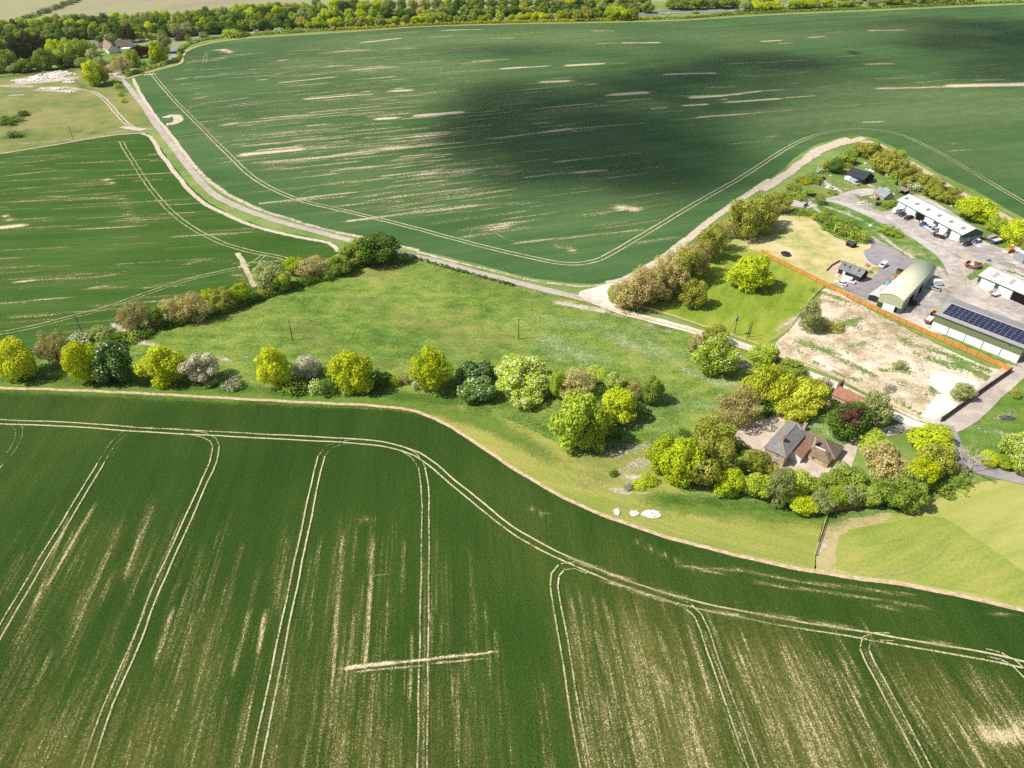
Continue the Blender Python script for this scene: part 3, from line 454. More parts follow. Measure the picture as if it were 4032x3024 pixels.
cover('green_strip', overlay_mat('green_strip', [(.3, (.10, .19, .026)), (.7, (.17, .255, .045))], 0, (1, 1), .1, .8, 1.2, .9, .1, .9, None, .85), [B('M', 0, 832, 880, 868, 4.5, .9), B('M', 880, 868, 1060, 915, 4, .8), B('M', 1060, 915, 1180, 985, 3.5, .6), B('M', 1450, 1085, 1780, 1115, 4, .8)], 0, 2, 2, .1, None)
cover('long_grass', tuft, dk, 0, 2, 2, .105, None, 'structure')
chk = [B('M', 1210, 655, 1300, 672, 2.2, .95), B('M', 1330, 680, 1440, 715, 1.8, .55), B('M', 315, 738, 322, 744, 1.5, .7), B(6, 900, 555, 940, 562, 1.6, .85), B(6, 1370, 650, 1410, 660, 1.4, .75), B(6, 440, 690, 465, 690, 1.2, .8), B(6, 1510, 640, 1530, 645, 1.2, .6), B(6, 870, 618, 900, 620, 1.2, .5), B(2, 30, 1060, 200, 1040, 5, .5), B(2, 90, 1190, 200, 1100, 5, .55), B(2, 95, 1187, 160, 1190, .9, .95), B(2, 30, 1265, 70, 1270, 1.2, .9), B(2, 140, 1280, 200, 1275, 1, .6), B(2, 700, 600, 740, 590, 1.6, .7), B(2, 900, 400, 985, 345, 1.8, .75), B(10, 770, 410, 800, 340, .8, .9), B(2, 2080, 870, 2130, 860, 2.5, .5), B(2, 1900, 920, 2080, 960, 3, .45), B(2, 2050, 1150, 2200, 1195, 2, .7), B(2, 1880, 1040, 2010, 1140, 3, .6), B('M', 1150, 1105, 1180, 1110, 1, .5), B('M', 250, 705, 265, 712, 1.6, .9)]
cover('bare_chalk', overlay_mat('scuffed_chalk', [(.3, (.45, .37, .25)), (.5, (.58, .50, .38)), (.7, (.68, .61, .5))], 0, (1, 1), .3, 1.0, 1.8, 1.2, .36, .85, None, .85), chk, 0, 1.2, 1.2, .13, None)
hp = [B('I', 380, 1200, 950, 1150, 9, 1.0), B('I', 20, 1250, 420, 1260, 5, .8), B('I', 600, 1310, 1000, 1330, 5, .75), B('I', 180, 1385, 300, 1380, 2.5, .9), B('I', 100, 1330, 320, 1330, 6, .5), B('I', 940, 1270, 1120, 1300, 3, .9)]
cover('bare_chalk', bpy.data.materials['scuffed_chalk'], hp, 0, 2, 2, .16, None)
scrubby = [B(3, 20, 770, 60, 780, 6, .75), B(3, 130, 720, 170, 705, 5, .8), B(3, 60, 850, 130, 830, 7, .75), B(3, 480, 820, 560, 825, 6, .6), B(3, 0, 480, 420, 440, 9, .7), B(3, 430, 500, 560, 560, 8, .55), B(3, 720, 520, 770, 570, 5, .7)]
cover('long_grass', tuft, scrubby, 0, 2, 2, .108, None)

# --- lanes, roads, yard
def worn(name, stops, big=.06, fine=2.2, w=(.9, .6, .6), rough=.9): return ground_mat(name, stops, big, .35, fine, w)
lane_m = worn('dusty_tarmac', [(.3, (0.341, 0.289, 0.240)), (.5, (0.440, 0.378, 0.320)), (.7, (0.550, 0.473, 0.390))])
stone_m = worn('chalk_stone', [(.3, (.50, .43, .35)), (.5, (.64, .57, .48)), (.7, (.72, .66, .57))])
tar_m = worn('grey_tarmac', [(.3, (.22, .20, .205)), (.5, (.28, .255, .26)), (.75, (.36, .33, .32))])
yard_m = worn('yard_hardcore', [(.28, (.30, .27, .25)), (.5, (.43, .38, .34)), (.72, (.60, .53, .45))], .045, 1.8, (1.3, .8, .6))
def road(name, pts, width, z, mat, step=3):
    P = resample(pts, step); L, Rr = [], []
    for i, p in enumerate(P):
        t = (P[min(i + 1, len(P) - 1)] - P[max(i - 1, 0)]).normalized(); nn = Vector((-t.y, t.x)); h = width * .5
        j = random.uniform(-.18, .18); L.append(p + nn * (h + j)); Rr.append(p - nn * (h + random.uniform(-.18, .18)))
    vs = [(q.x, q.y, z) for q in L] + [(q.x, q.y, z) for q in Rr]; n = len(P)
    me = bpy.data.meshes.new(name); me.from_pydata(vs, [], [(i, i + n, i + n + 1, i + 1) for i in range(n - 1)]); me.update(); me.materials.append(mat)
    o = bpy.data.objects.new(name, me); COL.objects.link(o); o['kind'] = 'structure'; return o
lane_pts = GL(3, [(640, 380), (672, 430), (700, 478), (755, 497), (800, 540), (850, 605), (905, 675), (955, 755), (1010, 828), (1070, 905), (1130, 985)]) + GL('M', [(425, 383), (462, 420), (520, 450), (600, 478), (680, 500), (760, 521), (860, 546), (950, 567), (1050, 594), (1150, 620), (1230, 639), (1300, 655)])
road('lane', lane_pts, 3.7, .19, lane_m)
lw = Ribbons()
for s in (-1, 1): lw.add(lane_pts, .9, .2, s * .85, .7, 4, .2)
lw.build('worn_wheel_paths', overlay_mat('pale_wheel_dust', [(.3, (.50, .45, .38)), (.7, (.60, .54, .46))], 0, (1, 1), .2, .8, 1.5, .8, .2, .9, None, .7))
road('lane', GL('M', [(1290, 652), (1310, 660), (1350, 676), (1430, 697), (1500, 716), (1560, 733), (1620, 753), (1665, 778), (1720, 800), (1790, 826), (1850, 856), (1910, 888), (1975, 916), (2040, 940)]), 3.9, .195, stone_m)
road('lane', GL(2, [(1720, 935), (1790, 920), (1900, 860), (2000, 768), (2130, 655), (2212, 585), (2400, 420)]), 7.0, .20, lane_m)
road('lane', GL(2, [(1790, 915), (1825, 985), (1835, 1040), (1880, 1100), (1960, 1150), (2090, 1180), (2212, 1207), (2500, 1260)]), 4.6, .205, tar_m)
sheet('lane', GL('M', [(1250, 632), (1325, 612), (1345, 606), (1330, 640), (1345, 668), (1320, 672), (1270, 652)]), .197, stone_m, 2, .2)
road('lane', GL(3, [(755, 470), (800, 462), (900, 430), (985, 402), (1060, 372), (1085, 345), (1085, 305), (1110, 280), (1180, 268), (1225, 262)]), 5.5, .19, tar_m)
sheet('lane', GL(3, [(690, 462), (720, 450), (780, 458), (790, 475), (765, 500), (720, 490), (690, 478)]), .2, lane_m, 2, .3)
road('lane', GL('I', [(-400, 1000), (250, 905), (450, 875), (600, 850)]), 5, .185, lane_m)
asphalt = worn('trunk_road_asphalt', [(.3, (.13, .13, .135)), (.5, (.17, .17, .175)), (.7, (.21, .21, .21))], .02, .8)
sheet('main_road', GL(3, [(500, 262), (900, 236), (1190, 225), (1400, 207), (1700, 184), (1950, 172)]) + GL(4, [(600, 105), (1500, 80), (1950, 67), (2212, 63)]) + GL(5, [(440, 51), (700, 12), (1040, -3), (1600, -15), (3300, -60)]) + GL(5, [(3300, -44), (1600, 0), (1040, 18), (700, 34), (440, 73), (0, 87)]) + GL(4, [(1950, 97), (1500, 105), (600, 125)]) + GL(3, [(1950, 190), (1700, 204), (1400, 232), (1190, 246), (900, 262), (500, 290)]), .1, asphalt, 6, .2)
ln = Ribbons()
ln.add(GL(3, [(900, 247), (1190, 235), (1400, 218), (1700, 193)]) + GL(4, [(1500, 92), (1960, 82), (2212, 77)]) + GL(5, [(440, 62), (700, 24), (1040, 8), (1600, -8)]), .9, .13, 0, 1.6, 8, 0)
ln.build('road_markings', overlay_mat('white_line_paint', [(.3, (.55, .55, .53)), (.7, (.68, .68, .66))], 0, (1, 1), .05, .4, .5, .3, .5, .6))
chalkyard_m = ground_mat('chalk_hardstanding', [(.25, (0.339, 0.261, 0.160)), (.42, (0.472, 0.378, 0.249)), (.6, (0.617, 0.513, 0.373)), (.8, (0.720, 0.630, 0.499))], .05, .22, 1.6, (1.2, 1.1, .9))
sheet('chalk_yard', GL(2, [(1120, 232), (1150, 185), (1200, 200), (1330, 268), (1500, 358), (1700, 460), (2000, 600), (2120, 632), (1980, 745), (1860, 830), (1765, 890), (1700, 905), (1640, 890), (1480, 815), (1350, 735), (1150, 640), (1040, 600), (960, 570), (880, 540), (880, 490), (930, 430), (985, 370), (1020, 330), (1080, 270)]), .17, chalkyard_m, 2.5, .3)
wd = [B(2, 1200, 480, 1300, 520, 6, .33), B(2, 1400, 330, 1700, 480, 4, .42), B(2, 1600, 620, 1700, 640, 6, .36), B(2, 1080, 300, 1120, 420, 3, .4), B(2, 1350, 420, 1480, 520, 7, .38), B(2, 1640, 480, 1720, 560, 5, .45), B(2, 1500, 760, 1640, 830, 3, .45), B(2, 1250, 560, 1360, 690, 3, .4), B(2, 1050, 480, 1200, 540, 2.6, .85), B(2, 1200, 550, 1390, 640, 2.0, .75), B(2, 1220, 640, 1300, 670, 1.5, .7), B(2, 1240, 380, 1330, 350, 2.2, .8), B(2, 1130, 400, 1260, 380, 2.6, .6), B(2, 1300, 490, 1340, 480, 2.2, .7), B(2, 1480, 625, 1560, 630, 1.8, .85), B(2, 1560, 460, 1640, 530, 3, .55), B(2, 1700, 560, 1850, 600, 4, .7), B(2, 1740, 520, 1980, 610, 2.2, .85), B(2, 1880, 600, 2050, 680, 2.5, .9), B(2, 1700, 750, 1740, 720, 2, .75), B(2, 1110, 200, 1260, 250, 2, .8), B(2, 1330, 280, 1600, 400, 1.2, .6), B(2, 1160, 250, 1400, 300, 2, .45), B(2, 1520, 700, 1660, 720, 3, .4), B(2, 1640, 850, 1560, 810, 1.5, .6), B(2, 990, 500, 1100, 590, 1.8, .55), B(2, 1400, 560, 1500, 600, 6, .3), B(2, 1100, 240, 1110, 210, 2, .6)]
weed_m = overlay_mat('weeds', [(.3, (.09, .17, .03)), (.5, (.14, .225, .05)), (.7, (.2, .26, .08))], 0, (1, 1), .2, 1.3, 1.3, 1.5, .42, .75)
cover('weeds', weed_m, wd, 0, 1.2, 1.2, .185, None)
conc_m = worn('old_concrete', [(.3, (.62, .55, .45)), (.5, (.70, .64, .55)), (.7, (.75, .71, .64))], .15, 2.5, (.8, .6, .6))
sheet('concrete_slab', GL(2, [(1700, 680), (1760, 632), (1880, 662), (1965, 692), (1990, 735), (1870, 790), (1800, 770)]), .186, conc_m, 3, .2)
sheet('concrete_slab', GL(2, [(1752, 748), (1800, 770), (1878, 812), (1758, 895), (1655, 868)]), .19, conc_m, None)
sheet('farm_yard', GL(1, [(180, 600), (400, 585), (520, 583), (640, 545), (800, 505), (930, 500), (900, 555), (790, 575), (870, 650), (960, 690), (1060, 680), (1110, 640), (1300, 560), (1900, 860), (2400, 1000), (2900, 1400), (2900, 2200), (2140, 1900), (1300, 1650), (1000, 1530), (800, 1425), (500, 1285), (560, 1200), (560, 1000), (820, 980), (500, 700), (200, 640)]), .16, yard_m, 3, .2)
sheet('tarmac_court', GL(1, [(830, 1010), (875, 965), (890, 905), (930, 905), (1010, 955), (1110, 1010), (1230, 1085), (1160, 1180), (1000, 1300), (880, 1385), (850, 1430), (740, 1370), (660, 1310), (700, 1285), (800, 1275), (880, 1240), (950, 1190), (960, 1150), (880, 1110), (840, 1060)]), .18, tar_m, 2.5, .2)
sheet('lane', GL(1, [(190, 595), (400, 588), (540, 590), (700, 625), (830, 675), (950, 715), (1060, 770), (1200, 850), (1330, 930), (1430, 1000), (1500, 1080), (1545, 1170), (1530, 1210), (1480, 1120), (1400, 1030), (1290, 950), (1150, 870), (1000, 800), (800, 700), (640, 635), (500, 620), (330, 650), (200, 640)]), .185, worn('yard_road', [(.3, (.33, .30, .28)), (.5, (.44, .40, .37)), (.7, (.53, .48, .43))]), 2.5, .2)
sheet('lawn', GL(1, [(-250, 960), (-180, 850), (0, 800), (100, 750), (230, 700), (330, 715), (430, 765), (520, 850), (690, 935), (780, 960), (890, 955), (880, 990), (825, 1015), (835, 1075), (870, 1120), (950, 1140), (940, 1190), (870, 1235), (800, 1265), (740, 1260), (650, 1270), (600, 1300), (500, 1285), (300, 1190), (0, 1045), (-100, 1000)]), .19, lawn_m, 2.5, .2)
bank_m = ground_mat('weedy_bank', [(.25, (.07, .16, .025)), (.5, (.13, .22, .045)), (.68, (.22, .25, .08)), (.85, (.45, .38, .26))], .06, .3, 1.4, (1.0, 1.1, .9), 0, (1, 1), None, .6)
sheet('weedy_bank', GL(1, [(235, 690), (430, 655), (520, 612), (640, 635), (800, 702), (1000, 802), (1150, 872), (1290, 952), (1400, 1035), (1480, 1125), (1515, 1215), (1445, 1165), (1380, 1120), (1240, 1092), (1110, 1015), (1000, 960), (930, 905), (870, 880), (700, 940), (520, 855), (430, 765), (330, 715)]), .2, bank_m, 2.5, .3)
bk = [B(1, 520, 650, 760, 740, 1.6, .75), B(1, 760, 740, 960, 840, 1.4, .6), B(1, 960, 870, 1060, 960, 1.8, .8), B(1, 1060, 960, 1230, 1070, 1.8, .85), B(1, 1180, 990, 1300, 1050, 1.8, .5), B(1, 690, 700, 720, 712, .7, .9), B(1, 440, 670, 480, 700, 1.6, .8), B(1, 880, 900, 1000, 960, 1.2, .8), B(1, 1140, 1010, 1260, 1080, 2, .45)]
cover('bare_chalk', bpy.data.materials['scuffed_chalk'], bk, 0, .9, .9, .212, None)
sheet('rough_grass', GL(1, [(190, 585), (200, 520), (340, 410), (450, 330), (640, 250), (760, 170), (900, 130), (980, 170), (1060, 240), (1200, 330), (1400, 430), (1500, 540), (1700, 630), (1850, 740), (2000, 800), (2200, 920), (2100, 960), (1990, 1000), (1810, 930), (1700, 800), (1300, 560), (1110, 590), (1060, 680), (960, 690), (870, 650), (790, 580), (900, 550), (920, 505), (800, 505), (640, 545), (520, 580), (400, 580)]), .175, ground_mat('scrub_grass', [(.25, (.09, .165, .03)), (.5, (.15, .22, .05)), (.75, (.25, .27, .09))], .06, .3, 1.4, (.9, .9, .8), 0, (1, 1), None, .5), 3, .3)
yk = [B(1, 480, 440, 620, 520, 2.6, .95), B(1, 880, 480, 900, 490, 1.6, .95), B(1, 680, 508, 690, 512, 1, .9), B(1, 820, 625, 860, 640, 1.6, .8), B(1, 640, 560, 780, 600, 2, .5), B(1, 1640, 1050, 1800, 1120, 4, .8), B(1, 1640, 1120, 1660, 1260, 3, .7), B(1, 1320, 1350, 1650, 1330, 6, .5), B(1, 1180, 1480, 1240, 1500, 3, .8), B(1, 1450, 1160, 1490, 1210, 2, .8), B(1, 880, 1420, 1020, 1490, 1.5, .7), B(1, 1900, 1420, 2140, 1520, 5, .55), B(1, 1750, 1000, 1900, 1000, 3, .35), B(1, 600, 1220, 660, 1290, 1.2, .6), B(1, 1520, 1250, 1620, 1300, 4, .5)]
cover('bare_chalk', bpy.data.materials['scuffed_chalk'], yk, 0, 1, 1, .224, None)
dirt_m = overlay_mat('yard_dirt', [(.3, (.17, .14, .115)), (.7, (.27, .23, .19))], R(-50), (.35, 1.4), .6, 1.1, 1.6, 1.0, .3, 1.0, None, .6)
cover('yard_dirt', dirt_m, [B(1, 1250, 1500, 1200, 1440, 3, .6), B(1, 1560, 1300, 1480, 1450, 3, .5), B(1, 1300, 900, 1600, 1060, 2.5, .5), B(1, 1650, 980, 1900, 1050, 3, .45), B(1, 1980, 1120, 2140, 1180, 4, .7), B(1, 1230, 900, 1120, 830, 2, .4), B(1, 900, 620, 700, 590, 2.5, .4), B(1, 1400, 1380, 1650, 1250, 2, .4), B(1, 1850, 1350, 2100, 1420, 2.5, .5), B(1, 1000, 1250, 900, 1340, 3, .4), B('B', 480, 500, 640, 560, 2, .5), B('B', 1000, 850, 1250, 960, 2.5, .5)], 0, 1, 1, .226, None)
cover('weeds', weed_m, [B(1, 1720, 1230, 1830, 1140, 2.2, .9), B(1, 1000, 1290, 1080, 1210, 1.3, .6), B(1, 870, 1200, 930, 1160, 1.8, .5), B(1, 600, 1300, 720, 1350, 1.1, .8), B('D', 300, 1030, 900, 1290, 1.0, .95), B('D', 900, 1290, 1560, 1580, 1.4, 1.0), B(1, 800, 580, 860, 620, 2, .9), B(1, 2000, 1180, 2140, 1220, 1.6, .7)], 0, .9, .9, .23, None)
drive_m = worn('gravel_drive', [(.28, (.36, .29, .22)), (.5, (.48, .40, .32)), (.7, (.60, .51, .42))], .12, 2.6, (.8, .7, .8))
sheet('gravel_drive', GL(9, [(615, 345), (690, 275), (740, 250), (830, 237), (870, 180), (900, 170), (940, 215), (960, 250), (1040, 260), (1080, 330), (1200, 385), (1280, 408), (1330, 385), (1350, 345), (1440, 305), (1560, 290), (1680, 268), (1740, 262), (1740, 290), (1600, 340), (1480, 360), (1400, 400), (1370, 470), (1350, 540), (1250, 580), (1120, 610), (960, 600), (880, 560), (780, 470), (690, 420), (640, 375)]), .15, drive_m, 2.5, .3)
sheet('garden_grass', GL(9, [(1060, 250), (1100, 190), (1200, 170), (1330, 260), (1420, 330), (1350, 345), (1325, 385), (1280, 405), (1215, 385), (1100, 320)]), .17, lush_m, 2.5, .2)
tag(cover('wild_flowers', fm, [B(9, 1100, 255, 1190, 320, 2.6, .72), B(9, 1190, 330, 1290, 390, 2.0, .6)], 0, 1, 1, .19, None, 'stuff'), 'white flowering patch in the garden grass beside the farmhouse annexe', 'wildflowers')

# ------------------------------------------------------------------ materials for built things
white_sheet = solid('white_sheet_metal', (.74, .74, .74), .5, .4, .05, .3)
roof_white = solid('weathered_white_roof', (.66, .65, .64), .6, .3, .07, .25, 0, (1, 1, 1))
def corr(name, c, period=1.0, axis=0, depth=.35, rough=.55, var=.08, bump=.5):
    """profiled sheet or boarding: real ridges come from a bump along one local axis"""
    m, n, l, b = newmat(name); dull(b, rough, .3)
    t = n.new('ShaderNodeTexCoord'); sp = n.new('ShaderNodeSeparateXYZ'); l.new(t.outputs['Object'], sp.inputs[0])
    s = math_node(n, l, 'SINE', math_node(n, l, 'MULTIPLY', sp.outputs[axis], 2 * math.pi / period))
    bp = n.new('ShaderNodeBump'); bp.inputs['Strength'].default_value = bump; bp.inputs['Distance'].default_value = depth * .1
    l.new(s, bp.inputs['Height']); l.new(bp.outputs[0], b.inputs['Normal'])
    f = wsum(n, l, [(noise(n, l, t.outputs['Object'], .35, 4), 1.0), (noise(n, l, t.outputs['Object'], 2.5, 3), .6)])
    c = Vector(c); l.new(ramp(n, l, f, [(.3, tuple(c * (1 - var))), (.7, tuple(min(1, q * (1 + var)) for q in c))]), b.inputs['Base Color'])
    return m
roof_pale = corr('pale_grey_roof_sheet', (.62, .61, .60), 1.0, 0)
roof_stain = corr('stained_fibre_cement_roof', (.50, .48, .46), .9, 0, .35, .8, .16)
roof_grey = corr('grey_fibre_cement_roof', (.30, .285, .27), .9, 0, .3, .85, .12)
roof_green = corr('pale_green_curved_sheet', (.60, .60, .42), .8, 1, .3, .6, .05)
clad_green = corr('pale_green_cladding', (.40, .43, .28), .5, 0, .5, .6, .05)
clad_olive = corr('olive_green_cladding', (.155, .185, .085), .8, 0, .3, .7, .06)
clad_dark = corr('dark_green_cladding', (.035, .085, .05), .6, 0, .3, .6, .1)
door_white = corr('white_roller_door', (.78, .78, .79), .5, 2, .3, .5, .03)
block_m = solid('grey_blockwork', (.34, .33, .31), .9, .1, .15, 2)
black_board = corr('black_weatherboard', (.018, .017, .018), .25, 2, .5, .7, .3, .8)
felt_roof = corr('dark_slate_roof', (.030, .034, .045), .5, 0, .2, .6, .15)
slate_grey = corr('grey_slate_roof', (.17, .175, .18), .4, 1, .3, .7, .25)
glass_m = solid('dark_glass', (.02, .025, .03), .12, .6, .2, 3)
opening_m = solid('dark_interior', (.012, .011, .011), .9, .05, .3, 2)
skylight_m = solid('translucent_rooflight', (.22, .22, .21), .35, .5, .15, 2)
orange_wood = corr('new_timber_boards', (.50, .235, .055), .35, 0, .4, .75, .14, .6)
shaded_wood = corr('shaded_timber_boards', (.13, .075, .045), .35, 0, .4, .8, .15, .6)  # same timber as the orange boards, shade painted into the colour
rail_wood = solid('pale_timber', (.66, .50, .27), .8, .2, .15, 3)
pole_wood = solid('dark_pole_timber', (.10, .075, .055), .85, .1, .2, 3)
porcelain = solid('grey_insulator', (.45, .46, .48), .3, .5, .05, 3)
steel = solid('galvanised_steel', (.42, .43, .45), .4, .5, .1, 3, .4)
stone_wall = solid('cream_stone_wall', (.46, .37, .25), .9, .1, .18, 1.2)
whitewash = solid('white_painted_wall', (.76, .75, .73), .8, .2, .05, 1)
hip_slate = solid('old_grey_slate', (.215, .20, .185), .85, .15, .28, 1.6)
mossy_tile = solid('mossy_clay_tile', (.205, .15, .095), .9, .1, .4, 1.3)
dark_tile = solid('brown_clay_tile', (.16, .12, .09), .9, .1, .25, 1.5)
red_tile = solid('terracotta_tile', (.30, .15, .10), .9, .1, .3, 1.4)
brick_m = solid('brick', (.38, .22, .15), .9, .1, .25, 4)
lead_m = solid('lead_flashing', (.55, .56, .58), .5, .4, .08, 2)
rubber = solid('tyre_rubber', (.018, .018, .019), .8, .2, .2, 5)
lamp_m = solid('clear_lamp', (.7, .7, .72), .15, .6, .03, 5)
tail_m = solid('red_lamp', (.4, .02, .02), .2, .6, .05, 5)
rust = solid('rusty_steel', (.20, .085, .04), .85, .2, .4, 3)
yellow = solid('yellow_machine_paint', (.62, .30, .02), .45, .4, .12, 2)
_paint = {}
def paint(nm, c):
    if nm not in _paint: _paint[nm] = solid(nm + '_paint', c, .3, .5, .03, .6)
    return _paint[nm]
P_W = paint('white', (.78, .78, .80)); P_S = paint('silver', (.42, .45, .48)); P_K = paint('black', (.015, .015, .018)); P_B = paint('blue', (.02, .07, .30)); P_G = paint('dark_green', (.02, .05, .03)); P_D = paint('slate', (.10, .12, .15))

# ------------------------------------------------------------------ buildings
def gable_body(t, L, W, e, r, wall, ov=.35, roof=None, gable=None, th=.14, z0=0.0, roofname='roof'):
    """four walls and two gables as one mesh, two roof slopes as another"""
    m = MB(); n = [(0, z0), (W, z0), (W, e), (W / 2, r), (0, e)]
    vs = [(0, y, z) for y, z in n] + [(L, y, z) for y, z in n]
    m.add(vs, [(4, 3, 2, 1, 0), (5, 6, 7, 8, 9), (0, 5, 9, 4), (2, 7, 6, 1)]); w_ = m.build('wall', wall, t)
    k = (r - e) / (W / 2); q = MB(); up = .03
    q.slab([(-ov, -ov, e - k * ov + up), (L + ov, -ov, e - k * ov + up), (L + ov, W / 2, r + up), (-ov, W / 2, r + up)], th)
    q.slab([(-ov, W / 2 + .002, r + up), (L + ov, W / 2 + .002, r + up), (L + ov, W + ov, e - k * ov + up), (-ov, W + ov, e - k * ov + up)], th)
    rf = q.build(roofname, roof, t)
    return w_, rf, lambda x, y, dz=0: (x, y, (e + k * y if y <= W / 2 else r - k * (y - W / 2)) + up + dz)
def panel(name, m, parent, x0, x1, y, z0, z1, th=.12, out=-1):
    q = MB(); q.box(x0, x1, min(y, y + out * th), max(y, y + out * th), z0, z1); return q.build(name, m, parent)
def fr(p): return (p[0], p[1], 0), p[2]

def long_shed():
    loc, rz = fr((183.929, 325.214, -1.31)); L, W, e, r = 40.84, 10.97, 4.22, 6.4
    t = thing('workshop_shed', 'long workshop shed with white pitched roof and a row of white roller doors', 'shed', loc, rz)
    wl, rf, on = gable_body(t, L, W, e, r, clad_dark, .4, roof_pale)
    for x0, x1 in ((.7, 5.6), (6.3, 12.6), (18.7, 24.0), (27.2, 32.6), (34.9, 40.0)): panel('roller_door', door_white, t, x0, x1, 0, .05, 3.35)
    o = panel('open_doorway', opening_m, t, 13.6, 18.0, 0, .05, 3.5, .05)
    for x0, x1 in ((.0, .6), (12.7, 13.5), (18.05, 18.6), (24.1, 27.1), (32.7, 34.8), (40.1, 40.8)): panel('block_pier', block_m, wl, x0, x1, 0, .0, 1.5, .08)
    for i in range(6):
        for y in (2.75, W - 2.75):
            x = 2.0 + i * 7.12; q = MB(); a, b = on(x - 1.0, y - .9, .06), on(x + 1.0, y + .9, .06)
            c, d = on(x + 1.0, y - .9, .06), on(x - 1.0, y + .9, .06); q.slab([a, c, b, d], .05); q.build('rooflight', skylight_m, rf)
    for y0, y1 in ((.4, 5.2), (5.8, 10.4)):
        q = MB(); q.box(L, L + .1, y0, y1, .0, 2.4); q.build('end_panel', block_m, t)
    q = MB(); q.box(-.35, L + .35, -.52, -.4, e - .35, e - .12); q.build('gutter', steel, t)
long_shed()
def solar_barn():
    loc, rz = fr((147.929, 214.845, -.878)); L, W, e, r = 28.39, 15.98, 6.23, 8.31
    t = thing('grain_store', 'olive green farm building with rows of solar panels on its grey roof', 'barn', loc, rz)
    wl, rf, on = gable_body(t, L, W, e, r, clad_olive, .3, roof_grey)
    for i in range(5): panel('white_panel', white_sheet, t, i * L / 5 + .12, (i + 1) * L / 5 - .12, 0, .0, 3.1, .1)
    for i in range(6): panel('post', P_D, t, max(0, i * L / 5 - .1), min(L, i * L / 5 + .1), 0, 0, 3.1, .14)
    pn = solid('solar_cell', (.012, .018, .05), .25, .5, .2, 1.2); fm_ = steel
    ny, nx = 6, 16; y0, y1 = 1.25, 7.3; x0, x1 = 1.5, L - .3
    for j in range(nx):           # one string of panels per column; 16 columns of six
        cx0 = x0 + (x1 - x0) * j / nx; cx1 = x0 + (x1 - x0) * (j + 1) / nx - .13
        q = MB()
        for i in range(ny):
            a = y0 + (y1 - y0) * i / ny; b = y0 + (y1 - y0) * (i + 1) / ny - .12
            q.slab([on(cx0, a, .12), on(cx1, a, .12), on(cx1, b, .12), on(cx0, b, .12)], .05)
        so_ = q.build('solar_panel', pn, rf)
        g = MB(); g.slab([on(cx0 - .05, y0 - .06, .065), on(cx1 + .05, y0 - .06, .065), on(cx1 + .05, y1 - .02, .065), on(cx0 - .05, y1 - .02, .065)], .03); g.build('panel_frame', fm_, so_)
    q = MB(); q.box(-.35, L + .3, -.45, -.32, e - .3, e - .08); q.build('gutter', P_D, t)
    q = MB(); q.tube((24.3, -.12, 5.2), (24.3, .1, 5.2), .3, None, 12); q.build('vent', clad_dark, t)
solar_barn()
